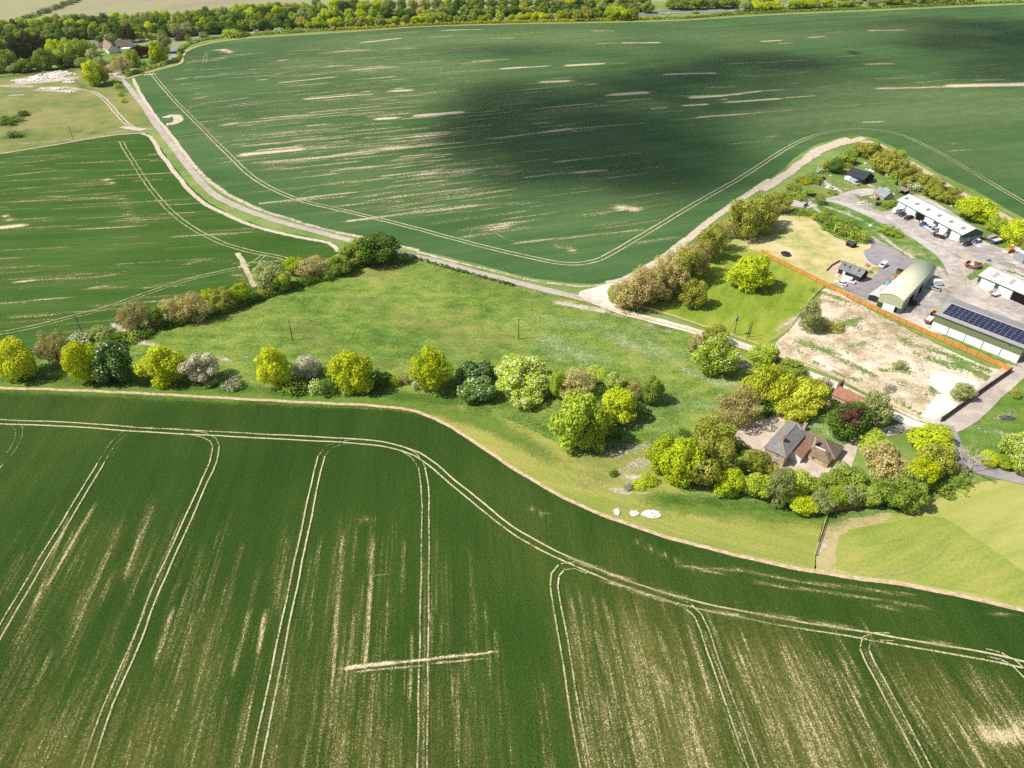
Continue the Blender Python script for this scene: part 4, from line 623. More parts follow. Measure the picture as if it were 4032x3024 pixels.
def barrel_barn():
    loc, rz = fr((135.289, 230.488, -.743)); w_, D, e, rise = 8.3, 36.7, 5.3, 1.5
    t = thing('dutch_barn', 'pale green barn with a curved barrel roof and half open white door', 'barn', loc, rz)
    n = 18; arc = []
    for i in range(n + 1):
        u = i / n * 2 - 1; arc.append((w_ / 2 * (1 + u), e + rise * (1 - abs(u) ** 2.1)))
    m = MB(); prof = [(0, 0)] + arc + [(w_, 0)]
    m.prism([(x, z) for x, z in prof][::-1], 0, D); m.build('wall', clad_green, t)
    q = MB(); k = .25
    top = [(x + (x - w_ / 2) * .06, z + .09) for x, z in arc]; bot = [(x + (x - w_ / 2) * .03, z + .01) for x, z in arc]
    nn = len(top); vs = []
    for y in (-k, D + k):
        vs += [(x, y, z) for x, z in top] + [(x, y, z) for x, z in bot]
    f = []
    for i in range(nn - 1):
        f += [(i, i + 1, i + 1 + 2 * nn, i + 2 * nn), (i + nn, i + 3 * nn, i + 1 + 3 * nn, i + 1 + nn), (i, i + nn, i + 1 + nn, i + 1), (i + 2 * nn, i + 1 + 2 * nn, i + 1 + 3 * nn, i + 3 * nn)]
    f += [(0, 2 * nn, 3 * nn, nn), (nn - 1, 2 * nn - 1, 4 * nn - 1, 3 * nn - 1)]
    q.add(vs, f); ro = q.build('roof', roof_green, t)
    for p in ro.data.polygons: p.use_smooth = len(p.vertices) == 4
    panel('sliding_door', door_white, t, 2.1, 6.2, 0, .05, 2.5, .15)
    panel('green_base', clad_dark, t, 0.02, 2.05, 0, .0, 2.3, .06); panel('doorway', opening_m, t, 6.25, 7.1, 0, .02, 2.4, .05)
    panel('green_base', clad_dark, t, 7.15, w_ - .02, 0, 0, 2.3, .06)
    for y0, y1 in ((9, 14), (19.5, 24)):
        g = MB(); g.box(w_, w_ + .08, y0, y1, .0, 3.4); g.build('side_opening', opening_m, t)
    g = MB(); g.box(w_ + .0, w_ + .25, 1.2, 1.6, 4.3, 4.6); g.build('lamp', lamp_m, t)
    # flat store beside it and the paved bay
    s = thing('store_shed', 'low flat roofed black store beside the curved barn', 'shed', loc, rz)
    g = MB(); g.hexa([(-4.2, 3, 0), (-.5, 3, 0), (-.5, 13.8, 0), (-3.4, 13.8, 0)], [(-4.2, 3, 2.3), (-.5, 3, 2.3), (-.5, 13.8, 2.3), (-3.4, 13.8, 2.3)]); g.build('wall', black_board, s)
    g = MB(); a = [(-4.4, 2.8), (-2.3, 2.8), (-2.1, 14), (-3.6, 14)]; b = [(-2.298, 2.8), (-.35, 2.8), (-.35, 14), (-2.098, 14)]
    g.slab([(a[0][0], a[0][1], 2.45), (a[1][0], a[1][1], 2.9), (a[2][0], a[2][1], 2.9), (a[3][0], a[3][1], 2.45)], .1)
    g.slab([(b[0][0], b[0][1], 2.9), (b[1][0], b[1][1], 2.5), (b[2][0], b[2][1], 2.5), (b[3][0], b[3][1], 2.9)], .1); g.build('roof', roof_stain, s)
    p = MB(); c, s_ = math.cos(rz), math.sin(rz)
    sheet('paving', [(loc[0] + c * x - s_ * y, loc[1] + s_ * x + c * y) for x, y in ((8.5, 19.5), (12.5, 19.5), (12.5, 27), (8.5, 27))], .21, worn('pale_paving', [(.3, (.42, .38, .35)), (.7, (.56, .51, .47))]), None)
barrel_barn()
def shed_two():
    loc, rz = fr((181.6, 247.9, -1.06)); L, W, e, r = 30.0, 11.0, 4.2, 6.3
    t = thing('machinery_shed', 'open fronted machinery shed with stained pale roof and two bright white doors', 'shed', loc, rz)
    wl, rf, on = gable_body(t, L, W, e, r, clad_dark, .4, roof_stain)
    for x0, x1 in ((1.2, 6.6), (8.2, 13.4)): panel('roller_door', door_white, t, x0, x1, 0, .05, 3.3)
    panel('open_bay', opening_m, t, 13.7, 29.6, 0, .05, 3.5, .05); panel('block_pier', block_m, wl, 6.7, 8.1, 0, 0, 1.8, .08); panel('block_pier', block_m, wl, 0, 1.1, 0, 0, 1.4, .08)
    for i in range(4):
        for y in (2.9, W - 2.9):
            x = 4.2 + i * 6.4; q = MB(); q.slab([on(x - .7, y - 1.3, .05), on(x + .7, y - 1.3, .05), on(x + .7, y + 1.3, .05), on(x - .7, y + 1.3, .05)], .04); q.build('rooflight', solid('dirty_rooflight', (.34, .31, .27), .5, .3), rf)
    for x in (19.5, 25.0):
        q = MB(); q.tube((x, -.25, 0), (x, -.25, 4.0), .12); q.build('post', clad_dark, t)
shed_two()
def office():
    loc, rz = fr((130.863, 257.095, -.933)); L, W, e, r = 9.37, 5.03, 2.75, 5.0
    t = thing('farm_office', 'black weatherboarded single storey building with grey slate roof and white door', 'building', loc, rz)
    wl, rf, on = gable_body(t, L, W, e, r, black_board, .3, slate_grey, z0=.45)
    q = MB(); q.box(-.05, L + .05, -.05, W + .05, 0, .45); q.build('plinth', brick_m, t)
    d_ = panel('door', whitewash, t, 2.0, 3.0, 0, .3, 2.3, .08); panel('sill', block_m, d_, 1.9, 3.1, 0, .15, .28, .5)
    for x in (1.0, 3.2, 7.2):
        g = MB(); g.slab([on(x, 1.0, .08), on(x + .6, 1.0, .08), on(x + .6, 1.8, .08), on(x, 1.8, .08)], .05); g.build('rooflight', glass_m, rf)
    q = MB(); q.tube((3.9, W * .78, 3.2), (3.9, W * .78, 5.2), .09); q.build('flue', P_K, t)
    p = thing('garden_wall', 'low brick wall round the gravel yard beside the black slate roofed building', 'wall', loc, rz)
    q = MB()
    pts = [(-3.9, -2.0), (-5.4, 3.4), (-5.8, 9.8), (-1.0, 10.4)]
    for a, b in zip(pts, pts[1:]): q.wall((*a, 0), (*b, 0), 1.0, .3)
    q.build('brickwork', brick_m, p)
    q = MB()
    for a, b in zip(pts, pts[1:]): q.wall((*a, 0), (*b, 0), 1.08, .4, 1.003)
    q.build('coping', stone_wall, p)
    c, s_ = math.cos(rz), math.sin(rz)
    sheet('gravel_yard', [(loc[0] + c * x - s_ * y, loc[1] + s_ * x + c * y) for x, y in [(-3.6, -2.4), (-.1, -.8), (-.1, 5.6), (-1, 10.2), (-5.6, 9.6), (-5.2, 3.4)]], .215, worn('pink_gravel', [(.3, (.46, .34, .24)), (.7, (.60, .46, .34))], .3, 3), None)
office()
def dark_shed():
    loc, rz = fr((174.583, 364.333, -.996)); L, W, e, r = 10.07, 9.0, 3.0, 5.45
    t = thing('black_barn', 'black timber barn with a plain dark roof among the scrub', 'barn', loc, rz)
    gable_body(t, L, W, e, r, black_board, .4, felt_roof, z0=.6)
    q = MB(); q.box(-.05, L + .05, -.05, W + .05, 0, .6); q.build('plinth', brick_m, t)
    g = MB(); g.box(L, L + .09, 2.6, 6.2, .2, 2.8); g.build('barn_door', solid('tarred_door', (.012, .012, .013), .8, .1), t)
    panel('door', whitewash, t, 2.1, 3.0, 0, .3, 2.4, .06)
dark_shed()
def small_grey():
    loc, rz = fr((180.56, 343.11, -1.375)); L, W, e, r = 8.55, 5.2, 1.6, 3.9
    t = thing('outbuilding', 'small outbuilding with pale walls under a sheeted grey pitched roof', 'outbuilding', loc, rz)
    gable_body(t, L, W, e, r, block_m, .25, corr('grey_sheet_roof', (.235, .245, .25), 1.2, 0), z0=0)
small_grey()
def shelter():
    loc, rz = fr((143.956, 283.193, -1.033)); L, W, e, r = 3.2, 2.9, 1.75, 2.4
    t = thing('summerhouse', 'tiny black timber shelter at the corner of the dry lawn', 'shelter', loc, rz)
    gable_body(t, L, W, e, r, black_board, .25, solid('felt', (.05, .05, .055), .8, .1))
    panel('opening', opening_m, t, .4, 1.5, 0, .8, 1.5, .04); panel('window', glass_m, t, 1.9, 2.8, 0, .9, 1.4, .04)
    q = MB(); q.box(-.1, L + .1, -.9, 0, 0, .22); q.build('step', rail_wood, t)
shelter()
def leanto():
    a = G('A', 1600, 640); t = thing('open_store', 'open sided store with flat brown roof and clutter beneath, behind the grey roofed outbuilding', 'store', (a.x, a.y, 0), -1.1)
    q = MB(); q.slab([(-.5, 2.5, 2.6), (5.0, 2.5, 2.6), (5.0, 6.5, 2.9), (-.5, 6.5, 2.9)], .15); q.build('roof', solid('rusty_brown_sheet', (.25, .19, .15), .8, .2, .3, .8), t)
    for x, y in ((0, 2.8), (4.6, 2.8), (0, 6.2), (4.6, 6.2)):
        q = MB(); q.box(x - .1, x + .1, y - .1, y + .1, 0, 2.6); q.build('post', pole_wood, t)
    q = MB(); q.box(0, 4.6, 6.2, 6.3, 0, 2.5); q.build('back_wall', black_board, t)
    for nm, lab, c, loc, s in (('boat_cover', 'white and blue sheeted pile beside the open store', (.62, .66, .74), ('A', 1510, 575), (4.2, 1.7, 1.2)), ('rubble_pile', 'grey rubble heap in front of the open store', (.42, .40, .36), ('A', 1640, 650), (2.6, 1.6, 1.3))):
        heap(nm, lab, G(*loc), s, solid(nm, c, .8, .2, .2, 1.2), nm.split('_')[1])
def heap(name, label, p, s, mat, cat, seed=1, lumps=0, lump=.3, group=None, parts=True):
    rg = np.random.default_rng(seed + int(abs(p.x * 7 + p.y * 13))); n = 14; vs = []; f = []
    for i in range(n + 1):
        for j in range(n):
            rr = i / n; a = 2 * math.pi * j / n
            h = (1 - rr ** 1.6) * (1 + .25 * rg.standard_normal()) if i < n else 0
            k = 1 + .12 * rg.standard_normal()
            vs.append((rr * k * s[0] / 2 * math.cos(a), rr * k * s[1] / 2 * math.sin(a), max(0, h * s[2]) + .12 if i < n else 0))
    for i in range(n):
        for j in range(n): f.append((i * n + j, (i + 1) * n + j, (i + 1) * n + (j + 1) % n, i * n + (j + 1) % n))
    m = MB(); m.add(vs, f)
    for _ in range(lumps):
        a, rr = rg.uniform(0, 6.28), rg.uniform(0, 1) ** .6; c = Vector((rr * s[0] * .55 * math.cos(a), rr * s[1] * .55 * math.sin(a), max(.1, (1 - rr) * s[2])))
        bm = bmesh.new(); bmesh.ops.create_icosphere(bm, subdivisions=1, radius=lump * rg.uniform(.5, 1.3))
        for v in bm.verts: v.co = Vector(v.co * rg.uniform(.7, 1.2)) + c
        m.add([tuple(v.co) for v in bm.verts], [tuple(v.index for v in q.verts) for q in bm.faces]) if not bm.verts.index_update() else 0; bm.free()
    o = m.build(name, mat, None, (p.x, p.y, .15)); return tag(o, label, cat, group)
leanto()
def farmhouse():
    loc, rz = fr((69.173, 146.754, -.725)); W, D, e, r = 5.74, 15.5, 4.15, 6.0
    t = thing('farmhouse', 'two storey farmhouse with grey hipped slate roof and brown tiled wings', 'house', loc, rz)
    q = MB(); q.box(0, W, 0, D, -.1, e); q.build('wall', stone_wall, t)
    o = .4; ze = e - .15; A, Bq, C, Dq = (-o, -o, ze), (W + o, -o, ze), (W + o, D + o, ze), (-o, D + o, ze); h0, h1 = (W / 2, 3.3, r), (W / 2, D * .84, r)
    m = MB(); m.add([A, Bq, C, Dq, h0, h1], [(0, 1, 4), (1, 2, 5, 4), (2, 3, 5), (3, 0, 4, 5), (3, 2, 1, 0)]); rf = m.build('roof', hip_slate, t)
    g = MB()
    for a, b in ((A, h0), (Bq, h0), (h0, h1), (C, h1), (Dq, h1)):
        g.tube(Vector(a) + Vector((0, 0, .05)), Vector(b) + Vector((0, 0, .05)), .1, None, 6)
    g.build('ridge_tiles', solid('ridge_tile', (.30, .25, .20), .9, .1), rf)
    g = MB(); g.tube((W + o - .9, D - 2.9, ze + .35), (W / 2 + .1, D * .84 - .1, r + .06), .13, None, 6); g.build('flashing', lead_m, rf)
    def chimney(par, x, y, z0, z1, w_, d_, m_):
        c = MB(); c.box(x - w_ / 2, x + w_ / 2, y - d_ / 2, y + d_ / 2, z0, z1); c.box(x - w_ / 2 - .06, x + w_ / 2 + .06, y - d_ / 2 - .06, y + d_ / 2 + .06, z1 + .002, z1 + .16); ch = c.build('chimney', m_, par)
        for s in (-.25, .25):
            k = MB(); k.tube((x, y + s * d_, z1 + .16), (x, y + s * d_, z1 + .5), .13, .11, 8); k.build('chimney_pot', red_tile, ch)
    chimney(rf, 2.95, 3.7, 5.4, 7.0, .75, 1.0, brick_m); chimney(rf, 4.9, 13.7, 4.2, 6.6, .7, .95, stone_wall)
    f1 = panel('window', glass_m, t, 3.15, 4.15, 0, 2.55, 3.75, .05); panel('sill', whitewash, f1, 3.05, 4.25, 0, 2.35, 2.54, .2)
    g = MB()
    for x0, x1, z0, z1 in ((3.05, 3.14, 2.55, 3.85), (4.16, 4.25, 2.55, 3.85), (3.15, 4.15, 3.76, 3.85), (3.62, 3.68, 2.55, 3.75), (3.15, 4.15, 3.12, 3.18)): g.box(x0, x1, -.1, .0, z0, z1)
    g.build('frame', whitewash, f1)
    panel('blocked_window', solid('boarded_window', (.36, .30, .22), .9, .1), t, 3.1, 4.1, 0, .6, 1.7, .04)
    g = MB(); g.tube((.55, -.25, 2.6), (.55, -.4, 2.7), .38, .4, 14); g.build('satellite_dish', P_D, t)
    for y in (2.5, 6.0):
        wv = MB(); wv.box(W, W + .06, y, y + 1.0, 2.4, 3.6); wv.build('window', glass_m, t)
    # terracotta lean-to wing
    v = MB(); v.hexa([(W, 4.6, 0), (8.65, 4.6, 0), (8.65, 11.6, 0), (W, 11.6, 0)], [(W, 4.6, 3.35), (8.65, 4.6, 2.2), (8.65, 11.6, 2.2), (W, 11.6, 3.35)]); v.build('wing_wall', whitewash, t)
    v = MB(); v.slab([(W + .02, 4.3, 3.55), (8.95, 4.3, 2.28), (8.95, 11.7, 2.28), (W + .02, 11.7, 3.55)], .14); v.build('wing_roof', red_tile, t)
    # long annexe behind and the low block in front of it
    def hip(x0, x1, y0, y1, e_, r_, apex, wall, roof):
        b = MB(); b.box(x0, x1, y0, y1, -.05, e_); b.build('annexe_wall', wall, t); ym = (y0 + y1) / 2; k = .3
        m_ = MB(); m_.add([(x0, y0 - k, e_ - .1), (x1 + k, y0 - k, e_ - .1), (x1 + k, y1 + k, e_ - .1), (x0, y1 + k, e_ - .1), (x0, ym, r_), (apex, ym, r_)], [(0, 1, 5, 4), (1, 2, 5), (2, 3, 4, 5), (3, 0, 4), (3, 2, 1, 0)]); return m_.build('annexe_roof', roof, t)
    ar = hip(W + .01, 15.5, 10.4, 16.6, 2.3, 4.5, 11.0, stone_wall, dark_tile)
    hip(9.6, 14.9, 7.65, 12.2, 2.15, 3.6, 12.8, stone_wall, mossy_tile)
    g = MB(); g.tube((10.0, 9.95, 3.68), (12.8, 9.95, 3.68), .16, None, 6); g.build('flashing', whitewash, ar)
    g = MB(); g.tube((6, 13.5, 4.52), (11, 13.5, 4.52), .11, None, 6); g.tube((11, 13.5, 4.52), (15.7, 10.2, 2.3), .11, None, 6); g.build('ridge_tiles', bpy.data.materials['ridge_tile'], ar)
    chimney(ar, 9.4, 10.6, 2.0, 5.6, .7, .8, stone_wall)
    panel('window', glass_m, t, 10.6, 11.2, 7.65, 1.1, 1.7, .04); panel('end_door', solid('ochre_door', (.42, .27, .10), .8, .1), t, 13.6, 14.6, 7.65, .1, 1.9, .05)
farmhouse()
def tiled_barn():
    a, b = Vector((98.2, 173.9, 0)), Vector((104.3, 167.6, 0)); rz = math.atan2(b.y - a.y, b.x - a.x)
    t = thing('garden_barn', 'low outbuilding with terracotta tiled roof between the trees and the track', 'outbuilding', a, rz)
    gable_body(t, 8.6, 5.4, 1.9, 3.7, stone_wall, .3, red_tile)
    q = MB(); q.box(-.5, .6, 2.2, 5.4, 2.0, 4.8, .25); q.build('gable_stack', dark_tile, t)
tiled_barn()
def far_house():
    t = thing('country_house', 'white country house with brown tiled roofs among trees by the main road', 'house', (-349.5, 688, 0), R(8))
    def blk(x, y, a, L, W, e, r, roof):
        h = bpy.data.objects.new('house_range', None); COL.objects.link(h); h.parent = t; h.location = (x, y, 0); h.rotation_euler = (0, 0, a); gable_body(h, L, W, e, r, whitewash, .4, roof)
        for i in range(3): panel('window', glass_m, h, L * (.15 + .28 * i), L * (.15 + .28 * i) + 1.2, 0, 1.4, 2.8, .05)
    blk(-4, 3, R(4), 13, 8, 3.6, 7.6, dark_tile); blk(-19, 12, R(-62), 29, 8, 3.0, 7.4, solid('tan_tile', (.26, .19, .135), .9, .1, .2, 1)); blk(-20, 8, R(5), 8, 6, 2.8, 5.2, dark_tile)
    q = MB(); q.box(3, 10, -8, -1, 0, 3.0); q.build('flat_roofed_extension', white_sheet, t)
    q = MB(); q.box(-5, 1, -9, -3, 0, 2.6); q.build('conservatory', P_D, t)
    q = MB(); q.box(9.5, 16, -1, 5, 0, 2.8); q.build('side_extension', solid('mauve_roof', (.2, .16, .16), .8, .1), t)
far_house()
def container():
    a, b = G('B', 2015, 1165), G('B', 2206, 1262); rz = math.atan2(b.y - a.y, b.x - a.x)
    t = thing('shipping_container', 'grey steel container with a blue door at the yard edge', 'container', (a.x, a.y, .2), rz)
    q = MB(); q.box(0, 9.5, 0, 2.6, .1, 2.7); q.build('body', corr('grey_container_steel', (.30, .33, .35), .6, 0, .8, .6, .1, .9), t)
    panel('door', P_D, t, 4.6, 6.0, 0, .2, 2.3, .05)
    q = MB()
    for x in (0, 9.5): q.box(x - .08, x + .08, -.08, 0, .1, 2.75)
    q.build('corner_post', steel, t)
    for p, c, s in (((2150, 1050), 'white bulk bags piled behind the grey container', (5, 2.6, 1.5)), ((2190, 1085), 'white sheeting heaped on the grey container side', (3.5, 1.8, 1.2))):
        heap('bag_pile', c, G('B', *p), s, white_sheet, 'bags', 3, 14, .5)
container()

# ------------------------------------------------------------------ vehicles
def wheels(t, xs, y, r=.33, w_=.22):
    for x in xs:
        for s in (-1, 1):
            q = MB(); q.tube((x, s * (y - w_), r), (x, s * y, r), r, None, 14); wh = q.build('wheel', rubber, t)
            q = MB(); q.tube((x, s * y, r), (x, s * (y + .02), r), r * .58, None, 10); q.build('rim', steel, wh)
def lamps(t, L, hw, z=.68):
    for s in (-1, 1):
        q = MB(); q.box(L / 2 - .06, L / 2 + .03, s * hw * .72 - .18, s * hw * .72 + .18, z - .09, z + .09); q.build('headlight', lamp_m, t)
        q = MB(); q.box(-L / 2 - .03, -L / 2 + .05, s * hw * .8 - .12, s * hw * .8 + .12, z, z + .28); q.build('tail_light', tail_m, t)
def place(k, front, rear, z=.22):
    f, r_ = G(k, *front), G(k, *rear); c = (f + r_) / 2; return (c.x, c.y, z), math.atan2(f.y - r_.y, f.x - r_.x)
def car(pos, label, col, L=4.4, W=1.78, Ht=1.5, kind='hatch', roofcol=None, group=None, name='parked_car'):
    t = thing(name, label, 'van' if kind == 'van' else ('pickup truck' if kind == 'pickup' else 'car'), pos[0], pos[1], group); h = W / 2; a = L / 2
    body = MB()
    if kind == 'van':
        prof = [(-a, .3), (a * .96, .3), (a, .55), (a * .97, .95), (a * .72, 1.12), (a * .42, Ht - .12), (a * .3, Ht), (-a * .94, Ht), (-a, Ht - .12)]
        m = MB(); m.prism(prof, -h, h); m.build('body', col, t)
        g = MB(); g.slab([(a * .74, -h * .85, 1.15), (a * .74, h * .85, 1.15), (a * .43, h * .82, Ht - .1), (a * .43, -h * .82, Ht - .1)], .0 + .06); w1 = g.build('windscreen', glass_m, t)
        w1.location = (.05, 0, .03)
        for s in (-1, 1):
            g = MB(); y = s * (h + .012); g.add([(a * .62, y, 1.15), (a * .24, y, 1.15), (a * .24, y, Ht - .22), (a * .42, y, Ht - .22)], [(0, 1, 2, 3) if s < 0 else (3, 2, 1, 0)]); g.build('side_window', glass_m, t)
    else:
        bz = .93 if Ht > 1.6 else .86
        prof = [(-a, .32), (a, .32), (a + .02, .55), (a * .97, bz - .16), (a * .5, bz), (-a * .93, bz + .03), (-a, bz - .15)]
        m = MB(); m.prism(prof, -h, h); m.build('body', col, t)
        if kind == 'pickup': c0, c1, r0, r1 = -.15 * a, .52 * a, -.08 * a, .28 * a
        elif kind == 'estate': c0, c1, r0, r1 = -a * .95, .46 * a, -a * .82, .14 * a
        else: c0, c1, r0, r1 = -a * .86, .46 * a, -a * .55, .12 * a
        g = MB(); g.hexa([(c0, -h * .93, bz), (c1, -h * .93, bz), (c1, h * .93, bz), (c0, h * .93, bz)], [(r0, -h * .76, Ht - .05), (r1, -h * .76, Ht - .05), (r1, h * .76, Ht - .05), (r0, h * .76, Ht - .05)]); g.build('window_glass', glass_m, t)
        g = MB(); g.hexa([(r0 - .04, -h * .78, Ht - .05), (r1 + .04, -h * .78, Ht - .05), (r1 + .04, h * .78, Ht - .05), (r0 - .04, h * .78, Ht - .05)], [(r0 + .05, -h * .7, Ht), (r1 - .05, -h * .7, Ht), (r1 - .05, h * .7, Ht), (r0 + .05, h * .7, Ht)])
        for s in (-1, 1):
            for (x0, x1) in ((c0, r0), (c1, r1), ((c0 + c1) / 2, (r0 + r1) / 2)): g.tube((x0, s * h * .935, bz), (x1, s * h * .765, Ht - .04), .05, None, 5)
        g.build('roof', roofcol or col, t)
        if kind == 'pickup':
            g = MB(); g.box(-a * .95, -.2 * a, -h * .82, h * .82, bz + .02, bz + .06); g.build('load_bed', opening_m, t)
    wheels(t, (-a * .6, a * .62), h, .36 if Ht > 1.6 else .31); lamps(t, L, h)
    return t
car(place('A', (1005, 495), (885, 440)), 'silver panel van beside the black barn', P_S, 5.2, 1.95, 2.2, 'van', name='parked_van')
car(place('A', (325, 415), (420, 380)), 'black car parked among scrub at the end of the chalk patch', P_K, 4.4, 1.8, 1.5)
car(place('B', (150, 475), (275, 435)), 'black hatchback next to the white caravan', P_K, 4.2, 1.8, 1.5)
car(place('B', (238, 530), (385, 497)), 'black estate car in front of the second shed door', P_K, 4.7, 1.85, 1.6, 'estate')
car(place('B', (482, 640), (640, 590)), 'blue pickup at the left end of the row by the long shed', P_B, 5.0, 1.85, 1.75, 'pickup', name='pickup_truck')
car(place('B', (552, 676), (700, 622)), 'silver estate parked between the blue pickup and white van', P_S, 4.6, 1.8, 1.55, 'estate')
car(place('B', (598, 712), (770, 652)), 'white van in the row before the long shed', P_W, 5.0, 1.9, 1.95, 'van', name='parked_van')
car(place('B', (668, 742), (800, 703)), 'silver four by four right of the white van', P_S, 4.5, 1.85, 1.8, 'estate')
car(place('B', (850, 835), (960, 785)), 'dark green four by four at the right end of the row', P_G, 4.4, 1.85, 1.85, 'estate')
car(place('B', (1195, 958), (1350, 928)), 'black sports car at the end wall of the long shed', P_K, 4.3, 1.8, 1.35)
car(place('B', (1375, 905), (1492, 885)), 'small blue car with white roof by the shed end', P_B, 3.7, 1.7, 1.42, 'hatch', P_W)
car(place('C', (300, 595), (485, 650)), 'white saloon parked before the farm office beside the van', P_W, 4.6, 1.82, 1.5)
car(place('C', (640, 618), (425, 555)), 'white van parked alongside the black farm office', P_W, 5.0, 1.92, 1.95, 'van', name='parked_van')
car(place('C', (1060, 362), (1195, 268)), 'small white van alone on the grey tarmac court', P_W, 4.5, 1.8, 1.8, 'van', name='parked_van')
car(place('C', (1955, 690), (2085, 735)), 'silver and black estate beside the curved barn', P_S, 4.6, 1.8, 1.5, 'estate', P_S)
car(place('H', (335, 485), (245, 480)), 'dark car parked on the drive of the country house', P_D, 4.4, 1.8, 1.5)
car(place('H', (320, 450), (240, 445)), 'white car parked behind the dark car at the country house', P_W, 4.4, 1.8, 1.5)
car(place(4, (2082, 92), (2112, 92), .14), 'white van travelling on the main road', P_W, 5.4, 2, 2.3, 'van', name='moving_van')
car(place(5, (1208, 8), (1232, 7), .14), 'blue lorry cab on the main road behind the trees', P_B, 5.6, 2.2, 2.6, 'van', name='moving_van')
car(place(3, (1680, 207), (1700, 205), .14), 'red car on the main road behind the hedge', paint('red', (.35, .03, .03)), 4.4, 1.8, 1.5, name='moving_car')
# white flatbed with a load
def flatbed():
    pos = place('A', (425, 535), (635, 612)); t = thing('flatbed_truck', 'white flatbed truck with orange load on the chalk patch', 'truck', *pos)
    q = MB(); q.prism([(.9, .35), (2.7, .35), (2.75, .95), (2.3, 1.1), (1.9, 1.95), (.9, 1.95)], -.9, .9); q.build('cab', P_W, t)
    g = MB(); g.slab([(2.36, -.8, 1.12), (2.36, .8, 1.12), (1.96, .75, 1.9), (1.96, -.75, 1.9)], .04); g.build('windscreen', glass_m, t)
    q = MB(); q.box(-2.8, .8, -1, 1, .75, .9); q.box(-2.8, .8, -1, -.95, .9, 1.25); q.box(-2.8, .8, .95, 1, .9, 1.25); q.box(-2.8, -2.75, -.94, .94, .9, 1.25); q.build('load_bed', P_W, t)
    for x, c in ((-.2, solid('orange_load', (.5, .2, .05), .7)), (-1.2, P_D)):
        q = MB(); q.box(x - .4, x + .35, -.5, .4, .91, 1.5, .08); q.build('load', c, t)
    wheels(t, (-1.7, 1.8), .95, .36)
flatbed()
def caravan(pos, label, L=5.4, W=2.1, Ht=2.5, col=P_W, name='caravan', cat='caravan', win=True):
    t = thing(name, label, cat, *pos); a = L / 2
    q = MB(); q.prism([(-a, .55), (-a * .9, .42), (a * .92, .42), (a, .9), (a * .9, Ht * .93), (a * .75, Ht), (-a * .85, Ht), (-a * .97, Ht * .93)], -W / 2, W / 2); q.build('body', col, t)
    if win:
        q = MB(); q.slab([(a * .99, -W * .4, 1.25), (a * .99, W * .4, 1.25), (a * .94, W * .38, 1.95), (a * .94, -W * .38, 1.95)], .03); q.build('front_window', glass_m, t).location = (.05, 0, 0)
        for s in (-1, 1):
            q = MB(); y = s * (W / 2 + .015); q.add([(-.2 * a, y, 1.3), (.5 * a, y, 1.3), (.5 * a, y, 1.9), (-.2 * a, y, 1.9)], [(0, 1, 2, 3) if s < 0 else (3, 2, 1, 0)]); q.build('side_window', glass_m, t)
    q = MB(); q.tube((a, -.4, .45), (a + 1.2, 0, .45), .05, None, 6); q.tube((a, .4, .45), (a + 1.2, 0, .45), .05, None, 6); q.build('tow_bar', steel, t)
    wheels(t, (0,), W / 2, .32); return t
caravan(place('B', (210, 405), (70, 425)), 'white caravan parked before the first white shed door')
caravan(place('A', (870, 430), (790, 395)), 'white box trailer against the wall of the black barn', 3.4, 1.9, 2.2, name='box_trailer', cat='trailer', win=False)
caravan(place('C', (1975, 640), (2130, 640)), 'white box trailer behind the estate car by the curved barn', 3.6, 2.0, 2.3, name='box_trailer', cat='trailer', win=False)
def trailer(pos, label, col, load, L=5.2, W=2.2, side=.75, bed=.9, wh=2):
    t = thing('farm_trailer', label, 'trailer', *pos); a, h = L / 2, W / 2
    q = MB(); q.box(-a, a, -h, h, bed, bed + .12); q.box(-a, a, -h, -h + .06, bed + .12, bed + side); q.box(-a, a, h - .06, h, bed + .12, bed + side); q.box(-a, -a + .06, -h + .062, h - .062, bed + .12, bed + side); q.box(a - .06, a, -h + .062, h - .062, bed + .12, bed + side); q.build('body', col, t)
    q = MB(); q.box(-a + .07, a - .07, -h + .07, h - .07, bed + .13, bed + side * .8); q.build('load', load, t)
    q = MB(); q.tube((a, -.5, .6), (a + 1.3, 0, .55), .06, None, 6); q.tube((a, .5, .6), (a + 1.3, 0, .55), .06, None, 6); q.build('draw_bar', P_D, t)
    wheels(t, (-.55, .55) if wh == 2 else (0,), h - .1, .45); return t
sand = solid('pale_sand', (.60, .47, .30), .95, .05); grain = solid('brown_floor', (.34, .29, .22), .9, .1)
trailer(place('B', (1640, 930), (1850, 875)), 'blue farm trailer filled with pale sand', P_B, sand, 5.6, 2.4)
trailer(place('B', (1555, 880), (1750, 810)), 'rusty grey farm trailer beside the blue one', solid('rusty_grey', (.24, .21, .17), .8, .2, .3), grain, 5.6, 2.4)
trailer(place('C', (1985, 1215), (1850, 1360)), 'brown tipping trailer hitched behind the yellow tractor', solid('brown_steel', (.26, .13, .085), .8, .2, .25), solid('white_grain_load', (.66, .60, .54), .9, .1), 4.4, 2.2, .8, 1.0)
trailer(place('D', (1260, 500), (1370, 465)), 'low red edged trailer with white bed before the white doors', paint('dull_red', (.22, .05, .05)), white_sheet, 3.4, 1.9, .35, .6, 1)
trailer(place('B', (720, 790), (890, 840)), 'empty black flat trailer parked at the end of the vehicle row', P_K, solid('black_deck', (.02, .02, .02), .7), 5.0, 2.0, .3, .7)
